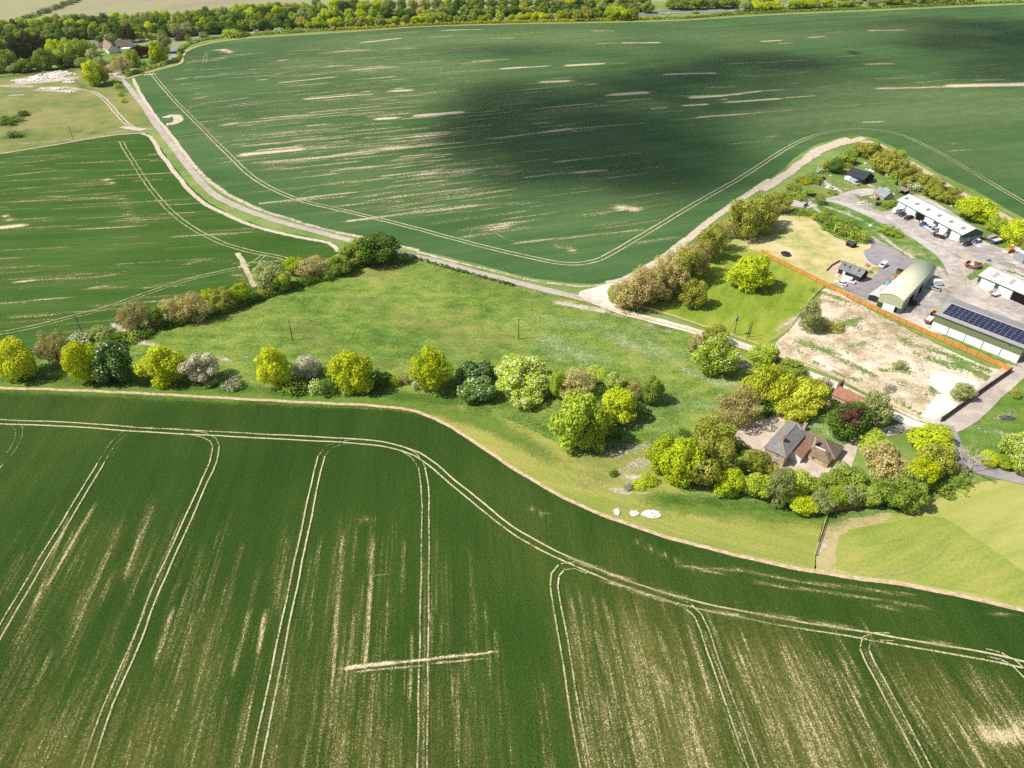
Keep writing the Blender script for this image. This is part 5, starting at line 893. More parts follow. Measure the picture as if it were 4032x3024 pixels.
def tractor():
    pos = place('C', (2080, 1110), (1960, 1220)); t = thing('tractor', 'yellow tractor parked at the corner of the solar roofed barn', 'tractor', *pos)
    q = MB(); q.box(.1, 2.2, -.42, .42, .8, 1.5, .06); q.build('bonnet', yellow, t)
    q = MB(); q.box(-1.0, .1, -.75, .75, 1.1, 2.4, .12); c = q.build('cab', glass_m, t)
    q = MB(); q.box(-1.1, .2, -.85, .85, 2.41, 2.62, .08); q.build('cab_roof', yellow, c)
    for s in (-1, 1):
        q = MB(); q.tube((-.6, s * .6, .85), (-.6, s * 1.05, .85), .85, None, 18); w1 = q.build('rear_wheel', rubber, t); q = MB(); q.tube((-.6, s * 1.05, .85), (-.6, s * 1.08, .85), .45, None, 12); q.build('rim', yellow, w1)
        q = MB(); q.tube((1.7, s * .6, .55), (1.7, s * .95, .55), .55, None, 16); w1 = q.build('front_wheel', rubber, t); q = MB(); q.tube((1.7, s * .95, .55), (1.7, s * .98, .55), .3, None, 12); q.build('rim', yellow, w1)
        q = MB(); q.box(-1.3, .1, s * .82 - .22, s * .82 + .22, 1.72, 1.8); q.build('mudguard', yellow, t)
tractor()
def dozer():
    pos = place('B', (1850, 1075), (2060, 1015)); t = thing('crawler_loader', 'yellow tracked loader with a pale front bucket', 'digger', *pos)
    for s in (-1, 1):
        q = MB(); q.prism([(-1.9, .3), (-1.6, .0), (1.3, .0), (1.7, .35), (1.3, .75), (-1.6, .75)], s * 1.0 - .25, s * 1.0 + .25); q.build('track', solid('track_steel', (.07, .06, .05), .8), t)
        q = MB(); q.tube((.3, s * .78, 1.6), (2.7, s * .78, .7), .14, None, 8); q.build('loader_arm', yellow, t)
    q = MB(); q.box(-.2, 1.9, -.65, .65, .7, 1.6, .08); q.build('engine_cover', yellow, t)
    q = MB(); q.box(-1.7, -.2, -.72, .72, .7, 1.3); q.build('rear_deck', yellow, t)
    q = MB()
    for x in (-1.5, -.3):
        for s in (-.6, .6): q.box(x - .06, x + .06, s - .06, s + .06, 1.3, 2.6)
    q.build('cab_post', P_K, t); q = MB(); q.box(-1.7, -.1, -.75, .75, 2.602, 2.75, .05); q.build('cab_roof', solid('faded_yellow', (.55, .42, .25), .7), t)
    q = MB(); q.prism([(2.5, .1), (3.7, .05), (3.8, .15), (2.75, .35), (2.75, 1.1), (2.5, 1.1)], -1.25, 1.25); q.build('bucket', solid('worn_bucket', (.5, .45, .4), .6), t)
dozer()
# boat and other things in the scrub corner
def boat():
    pos = place('A', (1275, 285), (1140, 235)); t = thing('boat', 'white boat resting behind the black barn', 'boat', *pos)
    n = 10; vs = []; f = []
    for i in range(n + 1):
        u = i / n; x = -2.6 + 5.4 * u; hw = .95 * (1 - max(0, (u - .45) / .55) ** 2.2) + .02
        vs += [(x, -hw, 1.0), (x, -hw * .6, .4), (x, hw * .6, .4), (x, hw, 1.0), (x, hw * .8, 1.05), (x, -hw * .8, 1.05)]
    for i in range(n):
        for j in range(6): f.append((i * 6 + j, i * 6 + (j + 1) % 6, (i + 1) * 6 + (j + 1) % 6, (i + 1) * 6 + j))
    f += [tuple(range(5, -1, -1)), tuple(n * 6 + j for j in range(6))]
    q = MB(); q.add(vs, f); q.build('hull', P_W, t)
    q = MB(); q.box(-.6, 1.0, -.55, .55, 1.03, 1.5, .18); q.build('cuddy', P_W, t)
    q = MB(); q.box(-2.2, -.7, -.55, .55, 1.06, 1.1); q.build('cockpit', P_D, t)
    for x in (-1.4, 1.0):
        q = MB(); q.box(x - .1, x + .1, -.8, .8, 0, .42); q.build('cradle', pole_wood, t)
boat()
heap('covered_dinghy', 'grey covered dinghy lying beside the black barn end', G('A', 1290, 420), (3.8, 1.6, 1.0), solid('grey_tarpaulin', (.22, .24, .27), .7, .2), 'dinghy', 2)
heap('spoil_mound', 'pale chalk spoil mound beside the yard road', G('A', 1115, 815), (7.5, 3.0, 1.6), solid('chalk_spoil', (.55, .48, .39), .95, .05, .2, 1), 'spoil heap', 3, 12, .3)
heap('spoil_mound', 'small grey mound right of the pale spoil mound', G('A', 1240, 850), (4.0, 2.2, 1.0), solid('grey_spoil', (.40, .38, .31), .95, .05, .2, 1), 'spoil heap', 4, 6, .25)
heap('brick_stack', 'stacked pink bricks and slabs in front of the grey roofed outbuilding', G('A', 1300, 710), (4.6, 3.0, 1.5), solid('pink_brick', (.55, .36, .27), .9, .1, .25, 2), 'brick stack', 5, 40, .35)
heap('sheeted_load', 'white sheeted dome against the outbuilding wall', G('A', 1350, 665), (2.4, 1.8, 1.6), P_W, 'tarpaulin', 6)
heap('dark_crate', 'dark crate at the foot of the pink brick stack', G('A', 1350, 745), (2.0, 1.4, 1.3), P_K, 'crate', 7)
for (k, x, y), lab in ((('A', 1328, 845), 'left of the two green oil tanks beside the shed bushes'), (('A', 1385, 850), 'right of the two green oil tanks beside the shed bushes'), (('A', 1670, 490), 'dark green oil tank at the scrub edge behind the open store')):
    p = G(k, x, y); t = thing('oil_tank', lab, 'tank', (p.x, p.y, .18)); q = MB(); q.tube((0, 0, .15), (0, 0, 1.6), .75, .7, 16); q.tube((0, 0, 1.6), (0, 0, 1.85), .7, .3, 16); q.build('shell', P_G, t)
    q = MB(); q.tube((0, 0, 1.85), (0, 0, 2.0), .2, None, 10); q.build('lid', P_K, t); q = MB(); q.box(-.8, .8, -.8, .8, 0, .15); q.build('base', block_m, t)
p = G('A', 180, 705); t = thing('steel_gate', 'black sheeted gate beside the track into the yard', 'gate', (p.x - 2.2, p.y, .2), R(8))
q = MB(); q.box(0, 4.6, -.05, .05, .15, 1.9); q.build('leaf', P_K, t)
for x in (-.1, 4.7):
    q = MB(); q.box(x - .09, x + .09, -.09, .09, 0, 2.1); q.build('post', pole_wood, t)
p = G('A', 120, 885); t = thing('steel_gate', 'leaning dark gate on the lower side of the yard entrance', 'gate', (p.x - 1.6, p.y, .2), R(48))
q = MB(); q.box(0, 4.0, -.05, .05, .15, 1.7); q.build('leaf', solid('dark_mesh', (.06, .05, .045), .8), t)
for x in (-.1, 4.1):
    q = MB(); q.box(x - .09, x + .09, -.09, .09, 0, 1.9); q.build('post', pole_wood, t)
def silage_ring():
    p = G('B', 1370, 1290); t = thing('scrap_ring', 'rusty steel ring filled with scrap on a pale patch of the yard', 'scrap heap', (p.x, p.y, .22)); n = 26; m = MB()
    for i in range(n):
        a, b = 2 * math.pi * i / n, 2 * math.pi * (i + 1) / n
        if 3 < i < 6: continue
        m.wall((2.9 * math.cos(a), 2.9 * math.sin(a), 0), (2.9 * math.cos(b), 2.9 * math.sin(b), 0), 1.2, .12)
    m.build('ring', rust, t)
    rg = random.Random(4)
    for i, c in enumerate((sand, white_sheet, rust, solid('blue_drum', (.05, .2, .3), .5), orange_wood, rust, white_sheet)):
        a = rg.uniform(0, 6.28); x, y = 1.5 * math.cos(a), 1.5 * math.sin(a); q = MB(); q.box(x - .7, x + .7, y - .5, y + .5, .1, rg.uniform(.4, .9), .15); q.build('scrap', c, t)
    for a in (0.3, 3.4):
        q = MB(); q.box(2.9 * math.cos(a) - .7, 2.9 * math.cos(a) + .7, 2.9 * math.sin(a) - .4, 2.9 * math.sin(a) + .4, .0, 1.3); q.build('steel_box', rust, t)
silage_ring()
heap('rubble_bag', 'white bag heap left of the pink pallets by the farm office', G('C', 340, 480), (2.2, 1.4, .8), white_sheet, 'bags', 9, 6, .3)
heap('pallet_pile', 'timber pallets piled behind the farm office', G('C', 850, 310), (2.4, 1.8, 1.1), solid('pallet_wood', (.42, .28, .17), .9, .1, .25, 2), 'pallets', 9, 10, .3)
heap('water_tank', 'pale blue tank beside the curved barn', G('C', 1225, 625), (2.6, 2.0, 1.6), paint('pale_blue', (.25, .42, .55)), 'tank', 11)
heap('scrap_heap', 'pink and brown scrap along the left side of the curved barn', G('C', 1330, 520), (4.4, 1.6, 1.1), solid('pink_scrap', (.42, .25, .18), .9, .1, .4, 1.5), 'scrap heap', 12, 16, .35)
p = G('C', 1430, 440); t = thing('feed_bin', 'black lidded bin standing left of the curved barn', 'bin', (p.x, p.y, .2), -.74); q = MB(); q.box(-1.4, 1.4, -1, 1, 0, 1.5); q.build('body', rust, t); q = MB(); q.box(-1.5, 1.5, -1.1, 1.1, 1.503, 1.6); q.build('lid', P_K, t)
heap('scrap_heap', 'dark machinery scrap in the shade of the curved barn', G('C', 1660, 970), (5.0, 2.4, 1.2), solid('dark_scrap', (.05, .05, .045), .8, .2, .5, 1.5), 'scrap heap', 13, 24, .35)
heap('scrap_heap', 'pale scrap beneath the open bay of the machinery shed', G('D', 1590, 500), (3.4, 1.8, .7), solid('pale_scrap', (.5, .4, .26), .9, .1, .3, 1.5), 'scrap heap', 14, 10, .3)
heap('bulk_bags', 'pale bags left on the ground between small car and trailer', G('B', 1500, 965), (3.4, 2.0, .7), solid('pale_bag', (.55, .55, .60), .7, .1), 'bags', 15, 8, .4)
heap('sand_pallet', 'cream pallet load in the open shed doorway', G('B', 555, 560), (3.0, 2.2, 1.3), sand, 'pallet', 16)
heap('grey_heap', 'dark grey bag dumped at the edge of the yard apron', G('B', 1625, 1195), (2.4, 1.6, .5), P_D, 'bag', 17)
heap('burnt_pile', 'burnt pile of ash and tyres on the right hand grass', G('F', 1210, 490), (4.2, 2.0, .5), solid('ash', (.10, .095, .09), .95, .05, .4, 2), 'bonfire heap', 18, 10, .3)
for x, y, s, lab in ((1407, 1112, (4.8, 2.8, .4), 'largest of the three white rubble heaps on the mown grass'), (1370, 1110, (2.2, 1.8, .3), 'middle white rubble heap on the mown grass'), (1333, 1107, (1.6, 2.3, .25), 'smallest and leftmost white rubble heap on the mown grass')):
    heap('rubble_heap', lab, G('M', x, y), s, solid('white_rubble', (.66, .63, .58), .9, .1, .22, 3), 'rubble', 19, int(14 + s[0] * 24), .15)
chk_m = solid('white_chalk', (.66, .60, .51), .95, .05, .25, .35)
for i, (x, y, s, lab) in enumerate(((640, 1130, (26, 15, 1.9), 'big chalk spoil heap with a rough bank behind it'), (870, 1080, (24, 10, 2.2), 'chalk bank at the back right of the spoil tip'), (420, 1170, (24, 10, 1.2), 'low chalk bank on the left of the spoil tip'), (950, 1330, (13, 6, .9), 'separate chalk mound nearest the farm track'), (760, 1290, (18, 6, .8), 'long low chalk mound in front of the spoil tip'), (1000, 1200, (9, 5, 1.1), 'small chalk mound at the right of the spoil tip'))):
    heap('chalk_heap', lab, G('I', x, y), s, chk_m, 'spoil heap', 30 + i, 90, .55)
p = G(1, 190, 1050); t = thing('trampoline', 'round black trampoline on the dry lawn', 'trampoline', (p.x, p.y, .2))
q = MB(); q.tube((0, 0, .78), (0, 0, .82), 1.75, None, 24); q.build('mat', solid('black_mat', (.02, .022, .03), .7), t)
q = MB()
for i in range(24):
    a, b = 2 * math.pi * i / 24, 2 * math.pi * (i + 1) / 24; q.tube((1.85 * math.cos(a), 1.85 * math.sin(a), .84), (1.85 * math.cos(b), 1.85 * math.sin(b), .84), .16, None, 6)
q.build('pad', solid('slate_pad', (.05, .06, .08), .6), t)
for i in range(6):
    a = math.pi * i / 3; q = MB(); q.tube((1.8 * math.cos(a), 1.8 * math.sin(a), 0), (1.8 * math.cos(a), 1.8 * math.sin(a), .8), .04, None, 6); q.build('leg', steel, t)

for k, x, y, s, c, lab, cat, nm in (('A', 850, 972, (1.2, 1.0, .8), (.35, .55, .62), 'pale blue sack dumped on the scrub bank', 'sack', 'sack'), ('A', 1232, 1200, (2.0, 1.5, .8), (.62, .58, .52), 'largest pale rock on the scrub bank', 'rock', 'rock'), ('A', 1345, 1300, (1.3, 1.0, .5), (.62, .56, .48), 'small pale rock lower down the scrub bank', 'rock', 'rock'), ('A', 345, 495, (1.3, 1.1, 1.0), (.03, .06, .06), 'dark drum in the weeds near the flatbed truck', 'drum', 'drum'), ('A', 1145, 115, (2.2, 1.4, .8), (.6, .6, .6), 'pale sheeted bundle in the scrub behind the black barn', 'bundle', 'bundle'), ('A', 535, 325, (1.4, 1.0, .6), (.6, .6, .58), 'pale bag in the weeds left of the black barn', 'bag', 'bag'), ('B', 1020, 305, (2.2, 1.2, .6), (.62, .55, .42), 'cream sack pile behind the long shed', 'sacks', 'sack_pile'), ('B', 2080, 1075, (3.6, 1.6, .8), (.30, .12, .09), 'rusty red scrap beside the grey container', 'scrap heap', 'scrap_heap'), ('C', 900, 420, (2.6, 1.8, .8), (.25, .22, .19), 'dark rubble heap at the end of the farm office', 'rubble', 'rubble_heap'), ('B', 380, 470, (1.8, 1.2, .9), (.5, .5, .48), 'grey crates stacked by the second white shed door', 'crates', 'crate_stack'), ('D', 1240, 430, (1.8, 1.2, .8), (.42, .25, .16), 'timber offcuts beside the red edged trailer', 'timber', 'timber_pile'), ('D', 1290, 360, (1.0, .9, 1.2), (.55, .56, .58), 'grey cabinet between the two white doors of the machinery shed', 'cabinet', 'cabinet')):
    heap(nm, lab, G(k, x, y), s, solid(nm + '_stuff', c, .85, .15, .25, 2), cat, 50, 8, .25)
# ------------------------------------------------------------------ fences, poles
def board_fence(pts, label, mat, h=1.8, z=.15, bay=2.6, name='board_fence', capm=None):
    P = resample(pts, bay); o0 = P[0]; t = thing(name, label, 'fence', (o0.x, o0.y, z)); m = MB(); Q = [Vector((p.x - o0.x, p.y - o0.y, 0)) for p in P]
    for i, (a, b) in enumerate(zip(Q, Q[1:])): m.wall(a, b, h + random.uniform(-.05, .05), .05, .05)
    m.build('boards', mat, t)
    for i, a in enumerate(Q[:99]):
        q = MB(); d = (Q[min(i + 1, len(Q) - 1)] - Q[max(i - 1, 0)]).normalized(); nn = Vector((-d.y, d.x, 0)) * .08
        for s in (-1, 1): q.box(a.x + nn.x * s - .06, a.x + nn.x * s + .06, a.y + nn.y * s - .06, a.y + nn.y * s + .06, 0, h + .08)
        q.build('post', capm or mat, t)
board_fence(GL(2, [(808, 0), (900, 48), (1000, 98), (1140, 168), (1300, 248), (1500, 343), (1700, 435), (1900, 525), (2060, 596), (2138, 632)]), 'long new orange board fence between the farmyard and the chalk ground', orange_wood)
board_fence(GL(2, [(2138, 632), (2000, 728), (1880, 815), (1765, 898)]), 'shaded board fence, darkened in colour, along the right hand lane', shaded_wood, 1.9, .15)
board_fence(GL(10, [(825, 128), (940, 108), (1060, 84), (1180, 60), (1250, 45)]), 'brown board fence below the bottom trees of the farmhouse garden', solid('red_brown_board', (.25, .13, .075), .85, .1), 1.4, .1)
def rail_fence(pts, label, h=1.15, z=.12, bay=2.5, rails=(.45, .8, 1.1)):
    P = resample(pts, bay)[:99]; o0 = P[0]; t = thing('rail_fence', label, 'fence', (o0.x, o0.y, z)); Q = [Vector((p.x - o0.x, p.y - o0.y, 0)) for p in P]
    for zr in rails:
        m = MB()
        for a, b in zip(Q, Q[1:]): m.wall(a, b, zr + .05, .06, zr - .05)
        m.build('rail', rail_wood, t)
    for a in Q:
        q = MB(); q.box(a.x - .07, a.x + .07, a.y - .07, a.y + .07, 0, h + .1); q.build('post', rail_wood, t)
rail_fence(GL(2, [(110, 272), (220, 305), (330, 338), (420, 368), (500, 396), (560, 412), (650, 442), (720, 466), (795, 492)]), 'post and rail fence on the paddock side of the pale track')
rail_fence(GL('M', [(1205, 640), (1260, 654), (1310, 668), (1360, 682), (1430, 700), (1500, 718), (1540, 730)]), 'post and rail fence on the meadow side of the pale track')
rail_fence(GL(2, [(600, 478), (680, 505), (760, 532)]), 'short rail fence beyond the big chestnut by the track')
rail_fence(GL(2, [(990, 568), (1100, 615), (1200, 662), (1300, 715), (1400, 765), (1500, 812), (1650, 880)]), 'post and rail fence between the garden track and chalk ground')
rail_fence(GL(2, [(850, 472), (905, 445), (960, 395), (1000, 340), (1040, 285), (1090, 225), (1140, 175)]), 'rail fence along the paddock end next to the chalk ground')
rail_fence(GL(10, [(820, 135), (800, 200), (775, 285), (750, 360), (730, 430)]), 'rail fence running down to the crop below the garden')
def pole(k, x, y, label, h=8.2, arm=True, trans=False, rz=0.3, z=0.0):
    p = G(k, x, y); t = thing('power_pole', label, 'power pole', (p.x, p.y, z), rz)
    q = MB(); q.tube((0, 0, 0), (0, 0, h), .16, .11, 8); q.build('shaft', pole_wood, t)
    if arm:
        q = MB(); q.box(-.9, .9, -.07, .07, h - .4, h - .25); a = q.build('crossarm', steel, t)
        for xx in (-.8, 0, .8):
            q = MB(); q.tube((xx, 0, h - .25), (xx, 0, h + .12), .1, .06, 6); q.build('insulator', porcelain, a)
    if trans:
        q = MB(); q.box(-.5, .5, .16, .9, h - 2.2, h - 1.0); q.build('transformer', steel, t)
pole(6, 1822, 540, 'power pole standing left in the green meadow'); pole(7, 1647, 213, 'power pole standing in the middle of the meadow')
pole(3, 458, 873, 'power pole at the edge of the pasture above the left crop field'); pole(6, 523, 520, 'power pole behind the hedge trees at the left of the tree line', 8.5)
pole(8, 1087, 225, 'power pole carrying a transformer in the paddock', 8.0, True, True); pole(8, 1180, 258, 'plain pole without crossarm near the paddock rail fence', 7.5, False)
pole(8, 1198, 235, 'thin stay pole leaning beside the plain paddock pole', 6.5, False)
pole(3, 775, 565, 'power pole by the lane near the hamlet', 8.5); pole('F', 1062, 1060, 'dark pole rising beside the chestnut at the right edge', 9.0, False)
p = G('F', 420, 545); 
# ------------------------------------------------------------------ a person by the open shed door
def person(pos, rz, label, shirt, legs_c):
    t = thing('person', label, 'person', pos, rz)
    def skin(name, verts, edges, mat, root=0):
        me = bpy.data.meshes.new(name); me.from_pydata([v[:3] for v in verts], [], []); me.edges.add(len(edges)); me.edges.foreach_set('vertices', [i for e in edges for i in e]); me.update()
        o = bpy.data.objects.new(name, me); COL.objects.link(o); o.parent = t; mo = o.modifiers.new('skin', 'SKIN'); sv = me.skin_vertices[0].data
        for i, v in enumerate(verts): sv[i].radius = (v[3], v[3] * (v[4] if len(v) > 4 else 1)); sv[i].use_root = i == root
        sub = o.modifiers.new('sub', 'SUBSURF'); sub.levels = sub.render_levels = 1; me.materials.append(mat); return o
    skin_m = solid('skin', (.45, .27, .19), .6, .3, .08)
    V = [(0, 0, .95, .15), (0, 0, 1.2, .14), (0, 0, 1.42, .16), (0, 0, 1.52, .06), (0, .02, 1.66, .105), (0, .01, 1.76, .07)]
    E_ = [(0, 1), (1, 2), (2, 3), (3, 4), (4, 5)]
    for s in (-1, 1):
        b = len(V); V += [(s * .1, 0, .88, .1), (s * .12, .02 * s, .48, .07), (s * .13, 0, .1, .05), (s * .13, .16, .05, .045)]; E_ += [(0, b), (b, b + 1), (b + 1, b + 2), (b + 2, b + 3)]
        b = len(V); V += [(s * .2, 0, 1.42, .065), (s * .26, -.02, 1.14, .048), (s * .26, .08, .9, .036), (s * .25, .12, .82, .035)]; E_ += [(2, b), (b, b + 1), (b + 1, b + 2), (b + 2, b + 3)]
        for k in range(4):
            f = len(V); V += [(s * .25 + (k - 1.5) * .02, .14, .76, .009), (s * .25 + (k - 1.5) * .018, .15, .71 + .008 * abs(k - 1.5), .008)]; E_ += [(b + 3, f), (f, f + 1)]
        f = len(V); V += [(s * .21, .16, .79, .01), (s * .2, .18, .75, .009)]; E_ += [(b + 3, f), (f, f + 1)]
    skin('body', V, E_, skin_m)
    sh = [(0, 0, .92, .175), (0, 0, 1.2, .165), (0, 0, 1.42, .18), (0, 0, 1.48, .1)]; se = [(0, 1), (1, 2), (2, 3)]
    for s in (-1, 1): b = len(sh); sh += [(s * .21, 0, 1.41, .085), (s * .25, -.01, 1.2, .07)]; se += [(2, b), (b, b + 1)]
    skin('shirt', sh, se, shirt)
    tr_ = [(0, 0, .95, .165)]; te = []
    for s in (-1, 1): b = len(tr_); tr_ += [(s * .1, 0, .86, .115), (s * .12, .02 * s, .48, .085), (s * .13, 0, .12, .07)]; te += [(0, b), (b, b + 1), (b + 1, b + 2)]
    skin('trousers', tr_, te, legs_c)
    q = MB(); q.tube((0, 0, 1.66), (0, -.01, 1.8), .118, .07, 12); q.build('hair', solid('brown_hair', (.06, .035, .02), .8), t)
    for s in (-1, 1):
        q = MB(); q.tube((s * .035, .115, 1.68), (s * .035, .125, 1.68), .014, None, 8); q.build('eye', P_K, t)
    q = MB(); q.add([(-.018, .11, 1.62), (.018, .11, 1.62), (0, .145, 1.625), (0, .11, 1.68)], [(0, 1, 2), (1, 3, 2), (3, 0, 2)]); q.build('nose', skin_m, t)
pp = G('B', 492, 583); person((pp.x, pp.y, .2), R(200), 'person in pink top and dark trousers beside the pallet load', solid('pink_cotton', (.5, .25, .24), .8), P_D)

# ------------------------------------------------------------------ foliage
def leaf_mat(name, a, b, c, trans=.36):
    m, n, l, bb = newmat(name); n.remove(bb)
    g = n.new('ShaderNodeNewGeometry'); oi = n.new('ShaderNodeObjectInfo')
    tc = n.new('ShaderNodeTexCoord'); v = wsum(n, l, [(noise(n, l, tc.outputs['Object'], 2.6, 2), 1.1), (g.outputs['Random Per Island'], .6), (oi.outputs['Random'], .55)])
    col = ramp(n, l, v, [(.15, a), (.5, b), (.9, c)])
    d = n.new('ShaderNodeBsdfDiffuse'); tr = n.new('ShaderNodeBsdfTranslucent'); mx = n.new('ShaderNodeMixShader'); mx.inputs[0].default_value = trans
    l.new(col, d.inputs[0]); l.new(col, tr.inputs[0]); l.new(d.outputs[0], mx.inputs[1]); l.new(tr.outputs[0], mx.inputs[2])
    l.new(mx.outputs[0], n['Material Output'].inputs['Surface']); return m
LM = {
 'lime': leaf_mat('lime_leaves', (0.381, 0.461, 0.015), (0.560, 0.615, 0.021), (0.717, 0.724, 0.043)),
 'maple': leaf_mat('maple_leaves', (0.358, 0.461, 0.015), (0.526, 0.615, 0.027), (0.672, 0.724, 0.048)),
 'green': leaf_mat('green_leaves', (0.180, 0.257, 0.034), (0.300, 0.397, 0.057), (0.450, 0.544, 0.100)),
 'fresh': leaf_mat('fresh_leaves', (0.270, 0.384, 0.028), (0.432, 0.542, 0.051), (0.594, 0.688, 0.103)),
 'chestnut': leaf_mat('chestnut_leaves', (0.093, 0.178, 0.030), (0.159, 0.293, 0.048), (0.244, 0.397, 0.081)),
 'olive': leaf_mat('olive_leaves', (0.247, 0.268, 0.032), (0.390, 0.401, 0.062), (0.546, 0.548, 0.111)),
 'grey': leaf_mat('greygreen_leaves', (0.257, 0.298, 0.090), (0.378, 0.423, 0.141), (0.513, 0.542, 0.212)),
 'brown': leaf_mat('bronze_leaves', (0.338, 0.280, 0.099), (0.520, 0.427, 0.161), (0.676, 0.586, 0.247)),
 'willow': leaf_mat('willow_leaves', (0.390, 0.434, 0.028), (0.585, 0.615, 0.049), (0.763, 0.780, 0.100)),
 'yew': leaf_mat('dark_leaves', (0.068, 0.131, 0.018), (0.127, 0.216, 0.029), (0.203, 0.310, 0.051)),
 'copper': leaf_mat('copper_leaves', (0.090, 0.033, 0.031), (0.155, 0.055, 0.049), (0.244, 0.099, 0.078), .2),
 'conifer': leaf_mat('conifer_needles', (0.035, 0.040, 0.016), (0.062, 0.064, 0.025), (0.100, 0.097, 0.040), .1),
 'blossom': leaf_mat('blossom_leaves', (0.414, 0.372, 0.186), (0.598, 0.541, 0.328), (0.713, 0.654, 0.459)),
 'dead': leaf_mat('dry_twigs', (0.250, 0.241, 0.138), (0.375, 0.369, 0.218), (0.525, 0.525, 0.333), .1),
 'gorse': leaf_mat('gorse_leaves', (0.207, 0.260, 0.024), (0.413, 0.413, 0.030), (0.688, 0.551, 0.024)),
 'hedge': leaf_mat('hedge_leaves', (0.179, 0.271, 0.028), (0.308, 0.408, 0.042), (0.488, 0.561, 0.064)),
}
flower_m = leaf_mat('white_flowers', (.62, .58, .46), (.74, .72, .64), (.80, .79, .74), .2)
bark = solid('bark', (.10, .08, .06), .9, .1, .3, 3)
def crown_mesh(name, mats, n, seed, lobes=16, lobe_r=(.30, .46), spread=.66, size=(.045, .085), top=1.0, flat=.5, flowers=0.0, droop=False, sparse=0.0, taper=0.0, wild=.26):
    """leaf clumps over a cluster of lobes inside a unit ball; twigs show through where it is sparse"""
    g = np.random.default_rng(seed); C, Rr = [], []
    for i in range(lobes):       # lobes spread evenly over the crown, each pushed about a little
        zz = 1 - 2 * (i + .5) / lobes; ph = i * 2.39996 + seed; d = np.array([math.cos(ph) * math.sqrt(1 - zz * zz), math.sin(ph) * math.sqrt(1 - zz * zz), zz]) + wild * g.normal(size=3)
        d /= np.linalg.norm(d); c = d * spread * g.uniform(.7, 1.14); sc_ = 1 - taper * max(0, c[2]); c[0] *= sc_; c[1] *= sc_
        C.append(c); Rr.append(g.uniform(*lobe_r) * (1 - taper * .4 * max(0, c[2])))
    C.append(np.zeros(3)); Rr.append(.62 * spread); lobes += 1
    C = np.array(C); Rr = np.array(Rr)
    N = int(n * 2.2); L = g.choice(lobes, N, p=Rr ** 2 / np.sum(Rr ** 2)); D = g.normal(size=(N, 3)); D /= np.linalg.norm(D, axis=1)[:, None]
    rad = Rr[L] * np.where(g.random(N) < .25, g.uniform(.3, .9, N), g.uniform(.85, 1.08, N)); Pt = C[L] + D * rad[:, None]
    dd = np.linalg.norm(Pt[:, None, :] - C[None], axis=2) / Rr[None]; dd[np.arange(N), L] = 9
    keep = (dd.min(1) > .8) | (g.random(N) < .12)
    if sparse: keep &= (np.sin(Pt[:, 0] * 9 + seed) * np.sin(Pt[:, 1] * 8) * np.sin(Pt[:, 2] * 7 + 1) < .5 - sparse)
    keep &= Pt[:, 2] > -.97
    Pt, D = Pt[keep][:n], D[keep][:n]; n = len(Pt)
    nrm = D + .42 * g.normal(size=(n, 3)) + np.array([0, 0, .35]); nrm /= np.linalg.norm(nrm, axis=1)[:, None]
    if droop: nrm[:, 2] *= .25; nrm /= np.linalg.norm(nrm, axis=1)[:, None]
    up = np.tile([0, 0, 1.0], (n, 1)) if droop else g.normal(size=(n, 3))
    u = np.cross(up, nrm); u /= np.linalg.norm(u, axis=1)[:, None] + 1e-9; v = np.cross(nrm, u)
    s = g.uniform(*size, n)[:, None] * .76; sv = s * (2.4 if droop else g.uniform(.6, 1.1, (n, 1)))
    off = -v * sv * .6 if droop else 0
    cr = [Pt + off + u * s * a + v * sv * b for a, b in ((-1, -.55), (.35, -1), (1, .5), (-.3, 1))]
    V = np.stack(cr, 1).reshape(-1, 3); F = np.arange(n * 4).reshape(n, 4)
    mi = np.zeros(n, int)
    if flowers:
        fsel = (g.random(n) < flowers) & (D[:, 2] > -.35); mi[fsel] = 1
    # a few limbs reaching into the lobes
    m = MB(); m.v = V.tolist(); m.f = F.tolist()
    me = bpy.data.meshes.new(name); me.from_pydata(m.v, [], m.f); me.update()
    for q in mats: me.materials.append(q)
    me.polygons.foreach_set('material_index', mi.astype(np.int32)); return me, C, Rr
def trunk_mesh(name, C, Rr, seed, bare=False, n=9):
    m = MB(); m.tube((0, 0, -1.7), (0, 0, -.7), .085, .06, 8); m.tube((0, 0, -.7), (.02, 0, .1), .06, .035, 7)
    for c, r in list(zip(C, Rr))[:n]:
        a = Vector((0, 0, -.75 + .5 * random.random())); b = Vector(c) * .95; mid = a.lerp(b, .55) + Vector((0, 0, -.08))
        m.tube(a, mid, .035, .022, 5); m.tube(mid, b, .022, .008, 5)
    return m.mesh(name, bark)
KIND = {}
def kind(nm, mats, variants=3, n=2600, **kw):
    out = []
    for i in range(variants):
        me, C, Rr = crown_mesh(nm + '_crown', mats, n, 100 + 17 * i + len(KIND) * 7, **kw)
        out.append((me, trunk_mesh(nm + '_trunk', C, Rr, i)))
    KIND[nm] = out
kind('lime', [LM['lime']], 4, 5408, lobes=24, lobe_r=(.24, .38), spread=.70, size=(.035, .07), taper=.35)
kind('maple', [LM['maple']], 3, 5408, lobes=20, lobe_r=(.28, .42), size=(.04, .075))
kind('chestnut', [LM['chestnut'], flower_m], 2, 5824, lobes=22, lobe_r=(.26, .38), size=(.04, .075), flowers=.10)
kind('bright_chestnut', [LM['fresh'], flower_m], 3, 5824, lobes=26, lobe_r=(.22, .34), spread=.72, size=(.035, .065), flowers=.13)
kind('blossom', [LM['blossom'], flower_m], 2, 5408, lobes=24, lobe_r=(.22, .34), spread=.72, size=(.035, .06), flowers=.3)
kind('green', [LM['green']], 4, 4992, lobes=18, lobe_r=(.28, .42), size=(.04, .08))
kind('fresh', [LM['fresh']], 3, 4992, lobes=18, lobe_r=(.28, .42), size=(.04, .075))
